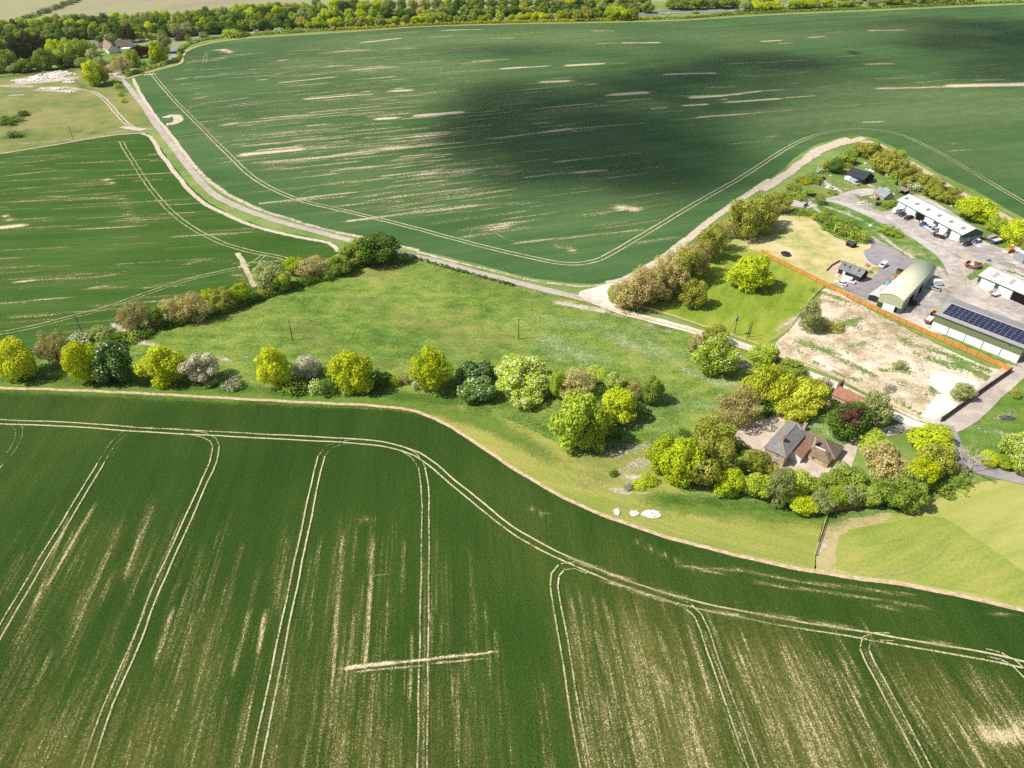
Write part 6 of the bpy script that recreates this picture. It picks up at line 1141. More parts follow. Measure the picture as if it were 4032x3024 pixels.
kind('olive', [LM['olive']], 4, 4576, lobes=20, lobe_r=(.24, .40), spread=.7, size=(.035, .07), sparse=.12, wild=.32)
kind('grey', [LM['grey']], 3, 4576, lobes=18, lobe_r=(.26, .4), size=(.035, .07), sparse=.08, wild=.32)
kind('brown', [LM['brown']], 4, 4784, lobes=24, lobe_r=(.22, .36), spread=.74, size=(.028, .055), sparse=.14, wild=.32)
kind('willow', [LM['willow']], 3, 5408, lobes=18, lobe_r=(.28, .42), spread=.66, size=(.028, .05), droop=True)
kind('yew', [LM['yew']], 2, 4992, lobes=20, lobe_r=(.26, .4), size=(.035, .065))
kind('copper', [LM['copper']], 2, 4576, lobes=18, lobe_r=(.26, .4), size=(.035, .07))
kind('conifer', [LM['conifer']], 2, 5408, lobes=18, lobe_r=(.24, .36), spread=.7, size=(.03, .06), taper=.6)
def shrub(nm, mats, variants=3, n=800, **kw):
    kw = dict(dict(lobes=11, lobe_r=(.32, .5), spread=.6, size=(.06, .12)), **kw)
    KIND['s_' + nm] = [(crown_mesh(nm + '_shrub', mats, n, 500 + 13 * i + len(KIND), **kw)[0], None) for i in range(variants)]
for nm in ('green', 'fresh', 'olive', 'grey', 'brown', 'yew', 'copper', 'maple', 'dead', 'gorse'): shrub(nm, [LM[nm]])
shrub('hawthorn', [LM['green'], flower_m], flowers=.55); shrub('blossom', [LM['fresh'], flower_m], flowers=.25)
NAMES = {'lime': 'lime_tree', 'maple': 'maple_tree', 'chestnut': 'chestnut_tree', 'bright_chestnut': 'chestnut_tree', 'blossom': 'blossom_tree', 'willow': 'willow_tree', 'yew': 'evergreen_tree', 'copper': 'copper_tree', 'conifer': 'conifer_tree', 'brown': 'ash_tree'}
SINPHI = {}
_cnt = {}
def T(kd, k, x, top, bot, w_, label, group=None):
    """a tree (or s_ shrub) whose crown spans the given picture box when it stands on the ground"""
    xp, yt = px(k, x, top); _, yb = px(k, x, bot); s = ZO[k][2]; wpx = w_ * s
    p = Gp(xp, (yt + yb) / 2 + (yb - yt) * .25); dp = depth(p); ppm = FPX / dp
    phi = math.atan2(CAM_H, p.y); a = wpx / 2 / ppm * 1.16; half = (yb - yt) / 2 / ppm * 1.1
    q = half ** 2 - (a * math.sin(phi)) ** 2; c = math.sqrt(max(q, (.42 * a) ** 2)) / math.cos(phi); c = min(c, 2.2 * a)
    sh = kd.startswith('s_'); zc = c * (.6 if sh else .94)
    # ground point under the crown centre
    p = Gp(xp, (yt + yb) / 2 + zc * math.cos(phi) * ppm)
    for _ in range(2):
        dp = depth(Vector((p.x, p.y, zc))); ppm = FPX / dp; p = Gp(xp, (yt + yb) / 2 + zc * math.cos(phi) * ppm)
    p = Vector((p.x, p.y, .05)); put(kd, p, a, c, zc, label, group)
def put(kd, p, a, c, zc, label, group=None):
    vs = KIND[kd]; i = _cnt.get(kd, 0); _cnt[kd] = i + 1; me, tm = vs[i % len(vs)]; rz = (i * 2.39996) % 6.283; j = 1 + .13 * math.sin(i * 5.1)
    if kd.startswith('s_'):
        o = bpy.data.objects.new('shrub', me); COL.objects.link(o); o.location = (p.x, p.y, p.z + zc); o.scale = (a * j, a / j, c); o.rotation_euler = (0, 0, rz)
        return tag(o, label, 'shrub', group)
    t = thing(NAMES.get(kd, 'broadleaf_tree'), label, 'tree', (p.x, p.y, p.z), rz, group)
    for nm, me_ in (('crown', me), ('trunk', tm)):
        o = bpy.data.objects.new(nm, me_); COL.objects.link(o); o.parent = t; o.location = (0, 0, zc); o.scale = (a * j, a / j, c)
        if nm == 'trunk': o.scale = (a * j, a / j, zc / 1.7 if zc > c else c)
    return t
def hedge(k, pts, hgt, wid, mat, label, dens=16, z=.1, name='hedge', size=(.22, .5)):
    P = resample(GL(k, pts) if k is not None else pts, 2.0); o0 = P[0]; V = []; F = []; g = np.random.default_rng(len(P))
    for i in range(len(P) - 1):
        t = (P[i + 1] - P[i]).normalized(); nn = Vector((-t.y, t.x)); hh = hgt * (1 + .14 * math.sin(i * .7) + .12 * g.standard_normal()); ww = wid * (1 + .1 * g.standard_normal())
        for _ in range(dens):
            b = P[i].lerp(P[i + 1], g.random()); th = g.uniform(-.2, math.pi + .2); r = g.uniform(.75, 1.05)
            ctr = Vector((b.x - o0.x + nn.x * math.cos(th) * ww / 2 * r, b.y - o0.y + nn.y * math.cos(th) * ww / 2 * r, max(.1, (max(0, math.sin(th)) ** .5) * hh * r)))
            nv = (Vector((nn.x * math.cos(th), nn.y * math.cos(th), math.sin(th) + .2)) + Vector(g.normal(size=3)) * .45).normalized(); u = nv.orthogonal().normalized(); v = nv.cross(u); a = g.uniform(0, 6.28); u, v = u * math.cos(a) + v * math.sin(a), v * math.cos(a) - u * math.sin(a)
            s = g.uniform(*size); o = len(V)
            V += [tuple(ctr + u * s * p_ + v * s * q_) for p_, q_ in ((-1, -.6), (.4, -1), (1, .6), (-.4, 1))]; F.append((o, o + 1, o + 2, o + 3))
    me = bpy.data.meshes.new(name); me.from_pydata(V, [], F); me.update(); me.materials.append(mat)
    o = bpy.data.objects.new(name, me); COL.objects.link(o); o.location = (o0.x, o0.y, z); return tag(o, label, 'hedge')

# --- the line of trees between meadow and crop, left to right
T('lime', 6, 140, 512, 772, 222, 'leftmost bright yellow lime in the tree line')
T('s_yew', 6, 5, 600, 745, 70, 'dark shrub at the left picture edge beside the first lime')
T('brown', 6, 370, 488, 690, 180, 'bronze leafed tree right of the leftmost lime')
T('s_hawthorn', 6, 490, 495, 580, 130, 'grey blossoming shrub between the bronze tree and the second lime')
T('s_olive', 6, 485, 540, 610, 80, 'olive shrub at the left side of the second lime'); T('s_grey', 6, 620, 450, 535, 150, 'pale grey green shrub behind the second lime')
T('lime', 6, 568, 525, 792, 195, 'second lime from the left, touching the dark chestnut')
T('chestnut', 6, 745, 548, 798, 232, 'dark green chestnut with white candles next to the second lime')
T('lime', 6, 1045, 556, 808, 242, 'third lime from the left, beside the cream blossom tree')
T('blossom', 6, 1270, 606, 805, 210, 'cream blossom tree right of the third lime')
T('s_dead', 6, 1450, 780, 845, 120, 'grey dry shrub below the meadow between the third and fourth limes'); T('s_grey', 6, 1310, 775, 830, 90, 'small grey green shrub at the foot of the cream blossom tree')
T('lime', 6, 1725, 570, 828, 198, 'fourth lime from the left, above a clump of dark bushes')
T('blossom', 6, 1915, 626, 775, 160, 'pinkish blossom tree right of the fourth lime')
for x, t_, b_, w_, kd in ((1830, 760, 880, 180, 's_green'), (1975, 775, 885, 115, 's_blossom'), (2055, 765, 895, 120, 's_yew'), (1760, 780, 840, 90, 's_green')): T(kd, 6, x, t_, b_, w_, 'dark bush in the clump below the pinkish blossom tree', 'bushes below the pinkish blossom tree')
T('s_fresh', 6, 2070, 695, 775, 105, 'bright green shrub left of the fifth lime')
T('lime', 7, 635, 276, 542, 228, 'fifth lime from the left, near the dark rounded bush')
T('s_green', 7, 590, 515, 575, 90, 'low bush at the foot of the fifth lime'); T('s_yew', 7, 800, 390, 525, 140, 'dark rounded bush right of the fifth lime'); T('s_maple', 7, 880, 428, 515, 75, 'small yellow green bush in the gap before the sixth lime'); T('s_brown', 7, 940, 430, 500, 55, 'small bronze bush beside the yellow green one')
T('s_hawthorn', 7, 1013, 468, 535, 65, 'white flowering hawthorn at the foot of the rightmost lime')
T('lime', 7, 1115, 264, 542, 208, 'rightmost lime of the tree line, beside the chestnuts'); T('s_green', 7, 1160, 500, 568, 95, 'low bush under the rightmost lime')
T('chestnut', 7, 1370, 328, 500, 225, 'dark chestnut full of white candles between lime and big chestnut'); T('chestnut', 7, 1385, 450, 612, 230, 'lower dark chestnut in front of the candle covered one'); T('s_green', 7, 1235, 430, 530, 60, 'narrow bush between the rightmost lime and the dark chestnut')
T('bright_chestnut', 7, 1660, 300, 560, 340, 'largest pale flowered chestnut at the end of the tree line'); T('bright_chestnut', 7, 1705, 480, 618, 220, 'smaller pale flowered chestnut in front of the largest one'); T('bright_chestnut', 7, 1830, 430, 560, 110, 'narrow pale chestnut on the right side of the largest one')
# clump in the meadow corner
T('brown', 7, 1990, 392, 600, 240, 'bare looking bronze tree at the top of the meadow clump'); T('fresh', 7, 1890, 410, 580, 90, 'narrow fresh green tree on the left of the bronze tree')
T('fresh', 7, 2010, 540, 890, 310, 'big feathery green tree at the front of the meadow clump'); T('fresh', 7, 2110, 620, 880, 180, 'green tree tucked right of the big feathery one')
T('maple', 8, 240, 590, 855, 265, 'rounded yellow green maple of the meadow clump'); T('bright_chestnut', 8, 212, 485, 625, 165, 'pale green tree above the rounded maple'); T('fresh', 8, 95, 448, 560, 160, 'fresh green crown at the top of the meadow clump'); T('brown', 8, 345, 550, 710, 130, 'bronze tree on the right flank of the rounded maple')
T('green', 8, 490, 518, 715, 145, 'single green tree standing apart right of the meadow clump'); T('s_green', 8, 90, 955, 1085, 145, 'rounded bush at the foot of the meadow clump'); T('s_olive', 8, 190, 875, 985, 85, 'olive bush above the rounded bush of the clump'); T('s_yew', 8, 250, 900, 990, 60, 'dark bush in the shade right of the meadow clump')
# hedgerow between the left crop and the meadow
for x, t_, b_, w_, kd, lb in ((870, 303, 485, 180, 'brown', 'lowest bronze ash in the diagonal hedgerow'), (1005, 328, 455, 115, 'green', 'green tree between the two bronze trees of the hedgerow'), (1130, 260, 430, 150, 'brown', 'tan ash left of the widest gap in the hedgerow'), (1235, 240, 415, 170, 'brown', 'tan ash right half of the broad pair in the hedgerow'), (1400, 208, 350, 148, 'olive', 'olive tree in the middle of the hedgerow'), (1508, 182, 310, 105, 'maple', 'small bright maple in the hedgerow'), (1700, 48, 225, 190, 'grey', 'large grey green tree in the hedgerow by the white track mark'),
                          (1760, 110, 230, 110, 'fresh', 'fresh green tree against the large grey green one'), (1850, 15, 130, 130, 'maple', 'yellow green tree in the upper hedgerow'), (1950, 12, 150, 200, 'brown', 'bronze tree in the upper hedgerow'), (2120, 5, 130, 130, 'green', 'green tree near the lane end of the hedgerow')): T(kd, 6, x, t_, b_, w_, lb)
for x, t_, b_, w_, kd in ((1290, 218, 300, 85, 's_maple'), (1040, 310, 350, 60, 's_maple'), (1580, 232, 305, 80, 's_yew'), (720, 500, 555, 160, 's_yew'), (820, 480, 545, 130, 's_green'), (1120, 385, 435, 110, 's_yew'), (1320, 335, 385, 100, 's_yew'), (1640, 200, 280, 110, 's_olive'), (1900, 130, 190, 120, 's_yew'), (2030, 110, 160, 110, 's_yew'), (2180, 40, 110, 100, 's_green'), (900, 470, 520, 110, 's_yew')): T(kd, 6, x, t_, b_, w_, 'low bush filling the foot of the diagonal hedgerow', 'bushes at the foot of the diagonal hedgerow')
T('yew', 'M', 822, 503, 572, 88, 'dark rounded tree where the hedgerow meets the lane'); T('green', 'M', 775, 515, 570, 70, 'green tree left of the dark rounded one by the lane'); T('s_grey', 'M', 742, 548, 585, 55, 'grey green bush by the track mouth on the lane'); T('s_green', 'M', 868, 545, 570, 40, 'small bush at the lane end of the hedgerow')
hedge(6, [(640, 560), (800, 525), (1000, 470), (1200, 420), (1400, 370), (1550, 310), (1700, 255), (1900, 190), (2100, 140), (2260, 70)], 2.2, 3.4, LM['yew'], 'dark hedge bottom running diagonally under the hedgerow trees', 26)
hedge('M', [(890, 556), (920, 566), (960, 577), (1005, 590), (1050, 602), (1110, 618)], 1.0, 1.3, LM['yew'], 'low clipped hedge along the meadow side of the lane', 14)
# shelter belt of bronze trees beside the far crop
belt = [(2, 60, 140, 290, 120, 'brown'), (2, 150, 150, 280, 110, 'brown'), (2, 225, 95, 235, 100, 'brown'), (2, 290, 60, 220, 110, 'brown'), (2, 365, 20, 190, 110, 'olive'), (2, 435, -20, 140, 110, 'brown'), (2, 180, 60, 200, 120, 'brown'), (2, 300, -10, 130, 120, 'brown'), (2, 410, -60, 60, 120, 'brown'), (2, 105, 110, 292, 200, 'brown'), (2, 30, 160, 260, 90, 'fresh'), (2, 195, 95, 275, 150, 'brown'), (2, 250, 50, 250, 160, 'brown'), (2, 325, 15, 205, 170, 'brown'), (2, 400, -25, 160, 150, 'olive'), (2, 470, -60, 110, 130, 'brown'), ('M', 1530, 488, 560, 55, 'olive'), ('M', 1555, 480, 540, 40, 'brown'), ('M', 1600, 430, 515, 70, 'olive'), ('M', 1640, 425, 500, 55, 'olive')]
for k, x, t_, b_, w_, kd in belt: T(kd, k, x, t_, b_, w_, 'bronze and olive tree in the dense belt between crop and paddock', 'trees of the bronze shelter belt')
T('olive', 1, 30, 575, 800, 170, 'olive tree at the upper end of the bronze belt by the lawn'); T('olive', 1, 130, 535, 700, 150, 'yellow olive tree at the yard gate end of the bronze belt')
T('maple', 2, 740, 2, 192, 208, 'bright yellow green maple alone in the paddock'); T('olive', 2, 440, 138, 282, 138, 'yellow olive tree in the paddock near the bronze belt')
T('bright_chestnut', 2, 550, 438, 645, 205, 'bright green chestnut beside the pale track'); T('olive', 2, 555, 375, 490, 115, 'olive tree behind the bright chestnut by the track'); T('s_brown', 2, 460, 428, 530, 95, 'bronze bush at the left of the bright chestnut')
# around the farmhouse
T('fresh', 8, 1280, 282, 462, 172, 'fresh green tree at the bend of the track above the willows'); T('olive', 8, 1355, 318, 425, 110, 'olive tree tucked beside the fresh green tree at the track'); T('green', 8, 1485, 388, 530, 190, 'green tree between the willows and the chalk track')
T('willow', 8, 1325, 448, 730, 295, 'left willow of the golden group by the farmhouse'); T('willow', 8, 1595, 528, 790, 335, 'right broad willow of the golden group'); T('willow', 8, 1520, 648, 850, 260, 'front weeping willow closest to the farmhouse roof')
T('blossom', 8, 1722, 518, 650, 115, 'pinkish blossom tree behind the right willow'); T('brown', 8, 1110, 588, 885, 275, 'large brown oak left of the willows'); T('s_yew', 8, 1330, 700, 830, 95, 'dark bush between the brown oak and the front willow'); T('s_brown', 8, 1720, 660, 790, 120, 'bronze bush under the right willow')
T('grey', 8, 2075, 635, 890, 255, 'grey green tree right of the copper bush'); T('yew', 8, 1890, 698, 975, 290, 'broad dark green tree in the farmhouse garden'); T('s_hawthorn', 8, 2195, 760, 885, 55, 'white hawthorn right of the grey green tree')
p_ = G(8, 1900, 905); put('copper', Vector((p_.x - 2.4, p_.y - 3.4, .05)), 4.0, 3.2, 8.0, 'dark purple copper tree growing through the broad dark green one')
for x, t_, b_, w_, kd, lb in ((570, 955, 1215, 205, 'maple', 'leftmost yellow maple of the garden ring'), (680, 962, 1305, 250, 'maple', 'tall yellow maple beside the leftmost one'), (860, 930, 1305, 300, 'olive', 'tall olive tree right of the yellow maples'), (930, 800, 1110, 290, 'olive', 'olive tree behind the tall one beside the drive'), (1050, 1185, 1395, 205, 'maple', 'rounded yellow green tree at the front of the garden ring'), (1230, 1215, 1415, 190, 'fresh', 'fresh green tree right of the rounded yellow green one'), (1205, 1065, 1220, 225, 'green', 'green tree below the drive by the farmhouse corner'), (1130, 985, 1095, 125, 's_green', 'dark bush at the edge of the drive'), (720, 895, 965, 95, 's_yew', 'dark bush above the yellow maples'), (980, 1180, 1290, 110, 's_maple', 'yellow bush between olive tree and rounded tree')): T(kd, 8, x, t_, b_, w_, lb)
ring = [(880, 555, 780, 150, 'grey'), (990, 555, 720, 170, 'fresh'), (1015, 695, 815, 175, 'maple'), (1150, 665, 825, 165, 'grey'), (1085, 590, 720, 140, 'green'), (1230, 560, 700, 140, 'green'), (1230, 660, 800, 110, 'fresh'), (1310, 505, 700, 220, 'green'), (1305, 650, 800, 120, 'grey'), (1430, 635, 785, 150, 'green'), (1500, 590, 730, 170, 'green'), (1640, 600, 815, 235, 'green'), (1560, 640, 790, 150, 'yew'), (1700, 560, 720, 150, 'green'), (760, 430, 590, 150, 'olive'), (830, 500, 610, 110, 'olive'), (940, 540, 660, 120, 'olive')]
for x, t_, b_, w_, kd in ring: T(kd, 9, x, t_, b_, w_, 'mixed green tree in the thick garden ring below the farmhouse', 'trees of the garden ring below the farmhouse')
T('s_gorse', 9, 1385, 695, 765, 65, 'small yellow bush in the lower garden ring')
T('brown', 9, 1545, 385, 625, 280, 'broad tan tree in the garden ring right of the annexe'); T('fresh', 9, 1475, 325, 450, 200, 'fresh green tree behind the broad tan one'); T('maple', 9, 1820, 262, 470, 255, 'large yellow maple by the lane bend'); T('olive', 9, 1850, 390, 590, 215, 'olive yellow tree below the large yellow maple'); T('lime', 9, 1755, 455, 680, 190, 'bright yellow tree at the right end of the garden ring')
T('s_green', 9, 1905, 612, 715, 150, 'dark green bush on the grass point by the lane'); T('s_grey', 9, 1980, 520, 610, 135, 'grey green bush beside the dead tree'); T('s_green', 9, 2015, 590, 660, 110, 'low bush at the tip of the grass point')
hedge(9, [(1840, 560), (1860, 640), (1900, 700), (1960, 690), (2040, 650), (2075, 610)], .9, 6, LM['green'], 'low bramble growth around the grass point by the lane', 22, .05, 'bramble')
# dead tree at the lane
def dead_tree():
    p = G('F', 640, 1200); t = thing('dead_tree', 'bare grey dead tree leaning over the lane', 'tree', (p.x, p.y, 0)); rg = random.Random(5); m = MB()
    m.tube((0, 0, 0), (.3, 0, 2.6), .28, .2, 8); m.build('trunk', bpy.data.materials['bark'], t); b = MB()
    def grow(a, d, L, r, n):
        e = a + d * L; b.tube(a, e, r, r * .6, 5)
        if n == 0: return
        for _ in range(3): grow(e, (d + Vector((rg.uniform(-.7, .7), rg.uniform(-.7, .7), rg.uniform(-.25, .4)))).normalized(), L * .74, r * .6, n - 1)
    for a in range(6): grow(Vector((.3, 0, 2.4)), Vector((math.cos(a * 1.05), math.sin(a * 1.05), .55)).normalized(), 2.3, .13, 3)
    b.build('branches', solid('bleached_wood', (.36, .33, .29), .9), t)
dead_tree()
# right edge
T('bright_chestnut', 'F', 1330, 635, 1080, 420, 'big pale chestnut at the right picture edge'); T('bright_chestnut', 'F', 1400, 850, 1230, 330, 'lower pale chestnut at the right picture edge'); T('maple', 'F', 950, 902, 1112, 225, 'round yellow green tree left of the edge chestnuts'); T('fresh', 'F', 1160, 975, 1168, 210, 'fresh green bush tree between the round one and edge chestnuts'); T('s_olive', 'F', 1300, 78, 240, 155, 'reddish olive bush on the grass right of the lane')
# chalk yard
for x, t_, b_, w_, kd, lb in ((1050, 250, 415, 100, 'grey', 'tall grey green tree at the left of the chalk ground'), (1100, 325, 415, 90, 'grey', 'smaller grey green tree against the tall one on the chalk'), (1870, 682, 785, 118, 'grey', 'round grey green tree on the chalk beside the shaded board fence'), (1540, 558, 628, 72, 's_grey', 'lone round shrub in the middle of the chalk ground'), (1185, 358, 415, 115, 's_olive', 'low spreading shrub right of the grey green trees'), (1490, 690, 745, 70, 's_dead', 'bare twiggy shrub on the lower chalk ground')): T(kd, 2, x, t_, b_, w_, lb)
T('s_maple', 8, 465, 1212, 1325, 115, 'bright yellow bush on the scuffed grass'); T('s_maple', 8, 390, 1280, 1335, 95, 'low yellow bush left of the bright one'); T('s_yew', 8, 215, 1195, 1255, 70, 'small dark bush alone on the scuffed grass'); T('s_dead', 8, 330, 1295, 1345, 80, 'dry low bush left of the yellow bushes')
# scrub around the yard corner
scr = [(770, 130, 232, 125, 'olive'), (870, 128, 262, 145, 'olive'), (690, 198, 302, 150, 'green'), (935, 155, 255, 90, 'green'), (960, 190, 370, 170, 'olive'), (1050, 185, 390, 190, 'olive'), (1110, 250, 420, 150, 'olive'), (590, 258, 375, 135, 'yew'), (520, 270, 360, 80, 'olive'), (1195, 310, 435, 150, 'olive'), (1340, 395, 520, 170, 'olive'), (1380, 420, 565, 150, 'olive'), (1170, 410, 500, 90, 'olive'), (1420, 495, 595, 125, 'green'), (1530, 500, 630, 150, 'olive'), (1490, 480, 560, 100, 'olive')]
for x, t_, b_, w_, kd in scr: T(kd, 1, x, t_, b_, w_, 'olive scrub tree in the belt round the far corner of the yard', 'scrub trees round the yard corner')
for x, t_, b_, w_, kd, lb in ((470, 328, 388, 68, 's_hawthorn', 'white hawthorn left of the dark scrub tree near the black barn'), (1040, 365, 425, 75, 's_hawthorn', 'white hawthorn beside the bright green bush'), (1240, 448, 540, 112, 's_hawthorn', 'large white hawthorn behind the open store'), (610, 235, 270, 60, 's_hawthorn', 'small white hawthorn at the top left scrub edge'), (1165, 440, 500, 60, 's_hawthorn', 'pale hawthorn next to the green oil tank'), (1095, 355, 452, 125, 's_fresh', 'bright green bush in the yard corner scrub'), (700, 285, 335, 90, 's_gorse', 'yellow gorse bush behind the black barn'), (350, 425, 480, 80, 's_gorse', 'orange gorse bush by the parked black car'), (330, 398, 470, 110, 's_olive', 'olive bush above the orange gorse'), (425, 388, 470, 115, 's_green', 'green bush next to the parked black car'), (250, 448, 525, 120, 's_olive', 'olive bush by the gate corner'), (1600, 560, 645, 95, 's_olive', 'olive bush left of the yellow maple behind the long shed'), (460, 540, 645, 125, 's_green', 'round green bush at the junction of the yard road')): T(kd, 1, x, t_, b_, w_, lb)
T('maple', 1, 1715, 565, 770, 250, 'big yellow maple behind the long white roofed shed'); T('maple', 1, 1790, 690, 790, 140, 'lower part yellow maple against the big one'); T('fresh', 1, 1890, 725, 865, 135, 'fresh green tree between the two yellow maples by the trailers'); T('maple', 1, 2050, 755, 960, 200, 'yellow maple behind the farm trailers'); T('olive', 1, 2125, 845, 1015, 100, 'olive tree at the right picture edge above the container')
low = [(300, 535, 590, 150, 'green'), (230, 550, 590, 80, 'green'), (380, 500, 570, 110, 'green'), (560, 500, 560, 90, 'green'), (500, 690, 800, 130, 'green'), (560, 745, 865, 165, 'green'), (640, 785, 905, 160, 'green'), (700, 740, 855, 140, 'green'), (750, 820, 940, 180, 'green'), (825, 850, 965, 125, 'green'), (300, 660, 720, 120, 'green'), (380, 680, 735, 110, 'green'), (440, 700, 770, 90, 'olive'), (520, 660, 740, 80, 'olive'), (610, 720, 780, 100, 'green'), (1010, 790, 890, 150, 'green'), (1085, 830, 915, 100, 'fresh'), (1080, 590, 660, 130, 'green'), (1020, 620, 670, 90, 'green')]
for x, t_, b_, w_, kd in low: T('s_' + kd, 1, x, t_, b_, w_, 'green bush in the scrub bank between lawn and yard road', 'bushes of the scrub bank in the yard')
for x, t_, b_, w_ in ((1195, 1095, 1130, 50), (1330, 1370, 1410, 60)): pass
# hamlet, top left
ham = [(30, 585, 790, 150, 'green'), (140, 742, 1015, 275, 'green'), (700, 725, 1005, 250, 'green'), (900, 740, 965, 200, 'fresh'), (1030, 815, 975, 235, 'yew'), (370, 880, 1045, 275, 'green'), (550, 890, 1005, 150, 'grey'), (860, 590, 850, 220, 'maple'), (1040, 598, 840, 245, 'fresh'), (1210, 590, 830, 225, 'fresh'), (1350, 615, 765, 160, 'olive'), (1230, 835, 1005, 220, 'grey'), (1385, 735, 925, 245, 'grey'), (1480, 850, 1005, 190, 'grey'), (200, 945, 1055, 190, 'grey'), (20, 970, 1065, 150, 'yew'), (760, 600, 740, 150, 'green'), (1500, 520, 650, 140, 'yew'), (1630, 505, 660, 210, 'grey')]
for x, t_, b_, w_, kd in ham: T(kd, 'I', x, t_, b_, w_, 'leafy tree in the wooded grounds left of the country house', 'trees in the grounds of the country house')
T('conifer', 'I', 290, 535, 875, 280, 'left dark conifer of the group near the top left corner'); T('conifer', 'I', 470, 500, 860, 290, 'middle tallest dark conifer of the group'); T('conifer', 'I', 630, 510, 780, 200, 'right dark conifer of the group')
T('maple', 'I', 1380, 915, 1235, 270, 'big rounded yellow green tree by the chalk tip'); T('olive', 'I', 1520, 955, 1200, 190, 'olive tree right of the big rounded tree by the tip'); T('s_grey', 'I', 1600, 970, 1070, 80, 'grey bush at the lane junction')
T('brown', 'I', 1790, 828, 1068, 285, 'rounded bronze tree in front of the country house'); T('fresh', 'I', 1945, 735, 965, 200, 'fresh green tree right of the bronze one at the house'); T('s_olive', 'I', 1700, 785, 880, 135, 'olive bush under the country house gable'); T('copper', 'I', 2050, 665, 835, 180, 'purple copper tree beside the country house'); T('copper', 'I', 2150, 670, 815, 130, 'second purple copper tree right of the first'); T('conifer', 'I', 1905, 375, 610, 170, 'dark conifer behind the country house')
T('maple', 'H', 1130, 355, 665, 250, 'tall yellow poplar like tree by the old road'); T('grey', 'H', 1235, 215, 510, 210, 'grey green tree behind the tall yellow one'); T('olive', 'H', 1060, 500, 670, 160, 'olive tree at the foot of the tall yellow one'); T('s_green', 'H', 1010, 590, 715, 130, 'green bush at the bend of the old road'); T('s_copper', 'H', 1440, 240, 335, 200, 'purple brown bush beside the old road end'); T('s_green', 'H', 1590, 222, 345, 120, 'green bush at the end of the old road'); T('s_grey', 'H', 1810, 195, 290, 110, 'grey bush on the main road verge')
T('s_grey', 'H', 330, 740, 850, 90, 'pale bush at the house lane'); T('s_green', 'H', 850, 660, 760, 160, 'green bush right of the bronze tree at the house'); T('s_green', 'H', 760, 590, 720, 150, 'green bush between bronze and yellow trees')
hedge('H', [(740, 330), (860, 330), (980, 310), (1100, 300)], 6.5, 6, LM['olive'], 'tall olive hedge behind the country house garden', 40, 0, 'hedge', (.5, 1.0))
# clipped field hedges
hedge(3, [(785, 478), (840, 455), (950, 425), (1050, 395), (1110, 372), (1120, 330), (1140, 300), (1200, 270), (1300, 246), (1500, 225), (1700, 212), (1900, 200), (2212, 180)], 2.4, 3.4, LM['hedge'], 'clipped yellow green hedge curving round the far crop corner', 22, .05, 'hedge', (.35, .75))
hedge(4, [(0, 189), (300, 175), (600, 158), (900, 148), (1200, 140), (1500, 134), (1800, 128), (1990, 121)], 2.4, 3.4, LM['gorse'], 'long yellow flowering hedge at the top of the far crop', 20, .05, 'hedge', (.4, .85))
hedge(4, [(2000, 121), (2212, 116)] + [((x * .6329 + 2632 - 1300) / .6329, y) for x, y in ((300, 100), (600, 82), (1200, 58), (1800, 30), (2212, 15), (2900, -10))], 2.4, 3.4, LM['hedge'], 'green clipped hedge at the top right of the far crop', 18, .05, 'hedge', (.4, .85))
for i in range(15):
    u = i / 14; x = 90 + u * 430; y = 150 - 150 * u ** 1.1; T('s_yew' if i % 4 else 's_grey', 3, x, y - 34 + 4 * math.sin(i * 3), y, 48 + 12 * math.sin(i * 2.3), 'dark bush in the hedge line across the top left fallow field', 'bushes of the fallow field hedge')
for x, y, w_ in ((90, 55, 70), (130, 70, 90), (95, 85, 60), (50, 100, 60), (160, 60, 50)): pass
for x, y, w_ in ((95, 750, 90), (150, 712, 70), (40, 745, 50), (90, 845, 90), (20, 770, 60), (75, 772, 45)): T('s_yew', 3, x, y - 28, y + 14, w_, 'dark gorse like bush on the left pasture', 'dark bushes on the left pasture')
for x, y in ((735, 540), (755, 590), (770, 630), (720, 515)): T('s_fresh', 3, x, y - 22, y + 14, 42, 'small yellow green bush on the verge left of the lane', 'bushes on the lane verge')
# woodland belt along the main road
rg = random.Random(21)
def curve(pts, x):
    for (a, b), (c, d) in zip(pts, pts[1:]):
        if a <= x <= c: return b + (d - b) * (x - a) / (c - a)
    return pts[-1][1]
TOP = [(-60, 112), (0, 100), (316, 84), (633, 66), (950, 38), (1300, 16), (1700, 2), (2100, -6), (2600, -12)]
BOT = [(-60, 200), (0, 190), (200, 165), (380, 152), (633, 150), (760, 142), (1000, 122), (1220, 112), (1300, 76), (1700, 70), (2100, 60), (2560, 48)]
nb = 0
KS = ['green', 'green', 'yew', 'olive', 'green', 'maple', 'yew', 'grey', 'yew', 'green']
for row, (fa, step) in enumerate(((.30, 38), (.52, 42), (.75, 42), (.98, 44))):
    x = -50 + row * 17
    while x < 2560:
        t0, b0 = curve(TOP, x), curve(BOT, x); yb = t0 + (b0 - t0) * fa + rg.uniform(-3, 3)
        if b0 - t0 < 70 and row in (0, 2): x += step; continue
        h_ = rg.uniform(38, 50) * (1 - .00008 * x); wd_ = rg.uniform(36, 56)
        kd = 'fresh' if row == 0 and rg.random() < .6 else rg.choice(KS)
        ox, oy = x, yb
        T(kd, 'I', ox / .2712, (oy - h_) / .2712, oy / .2712, wd_ / .2712, 'leafy tree in the dense woodland belt along the main road', 'trees of the roadside woodland belt'); nb += 1
        x += step * rg.uniform(.8, 1.25)
hedge('I', [(x / .2712, (curve(BOT, x) - 4) / .2712) for x in range(-40, 2560, 60)], 3.5, 7, LM['yew'], 'dark undergrowth at the foot of the roadside woodland belt', 30, 0, 'undergrowth', (.5, 1.1))
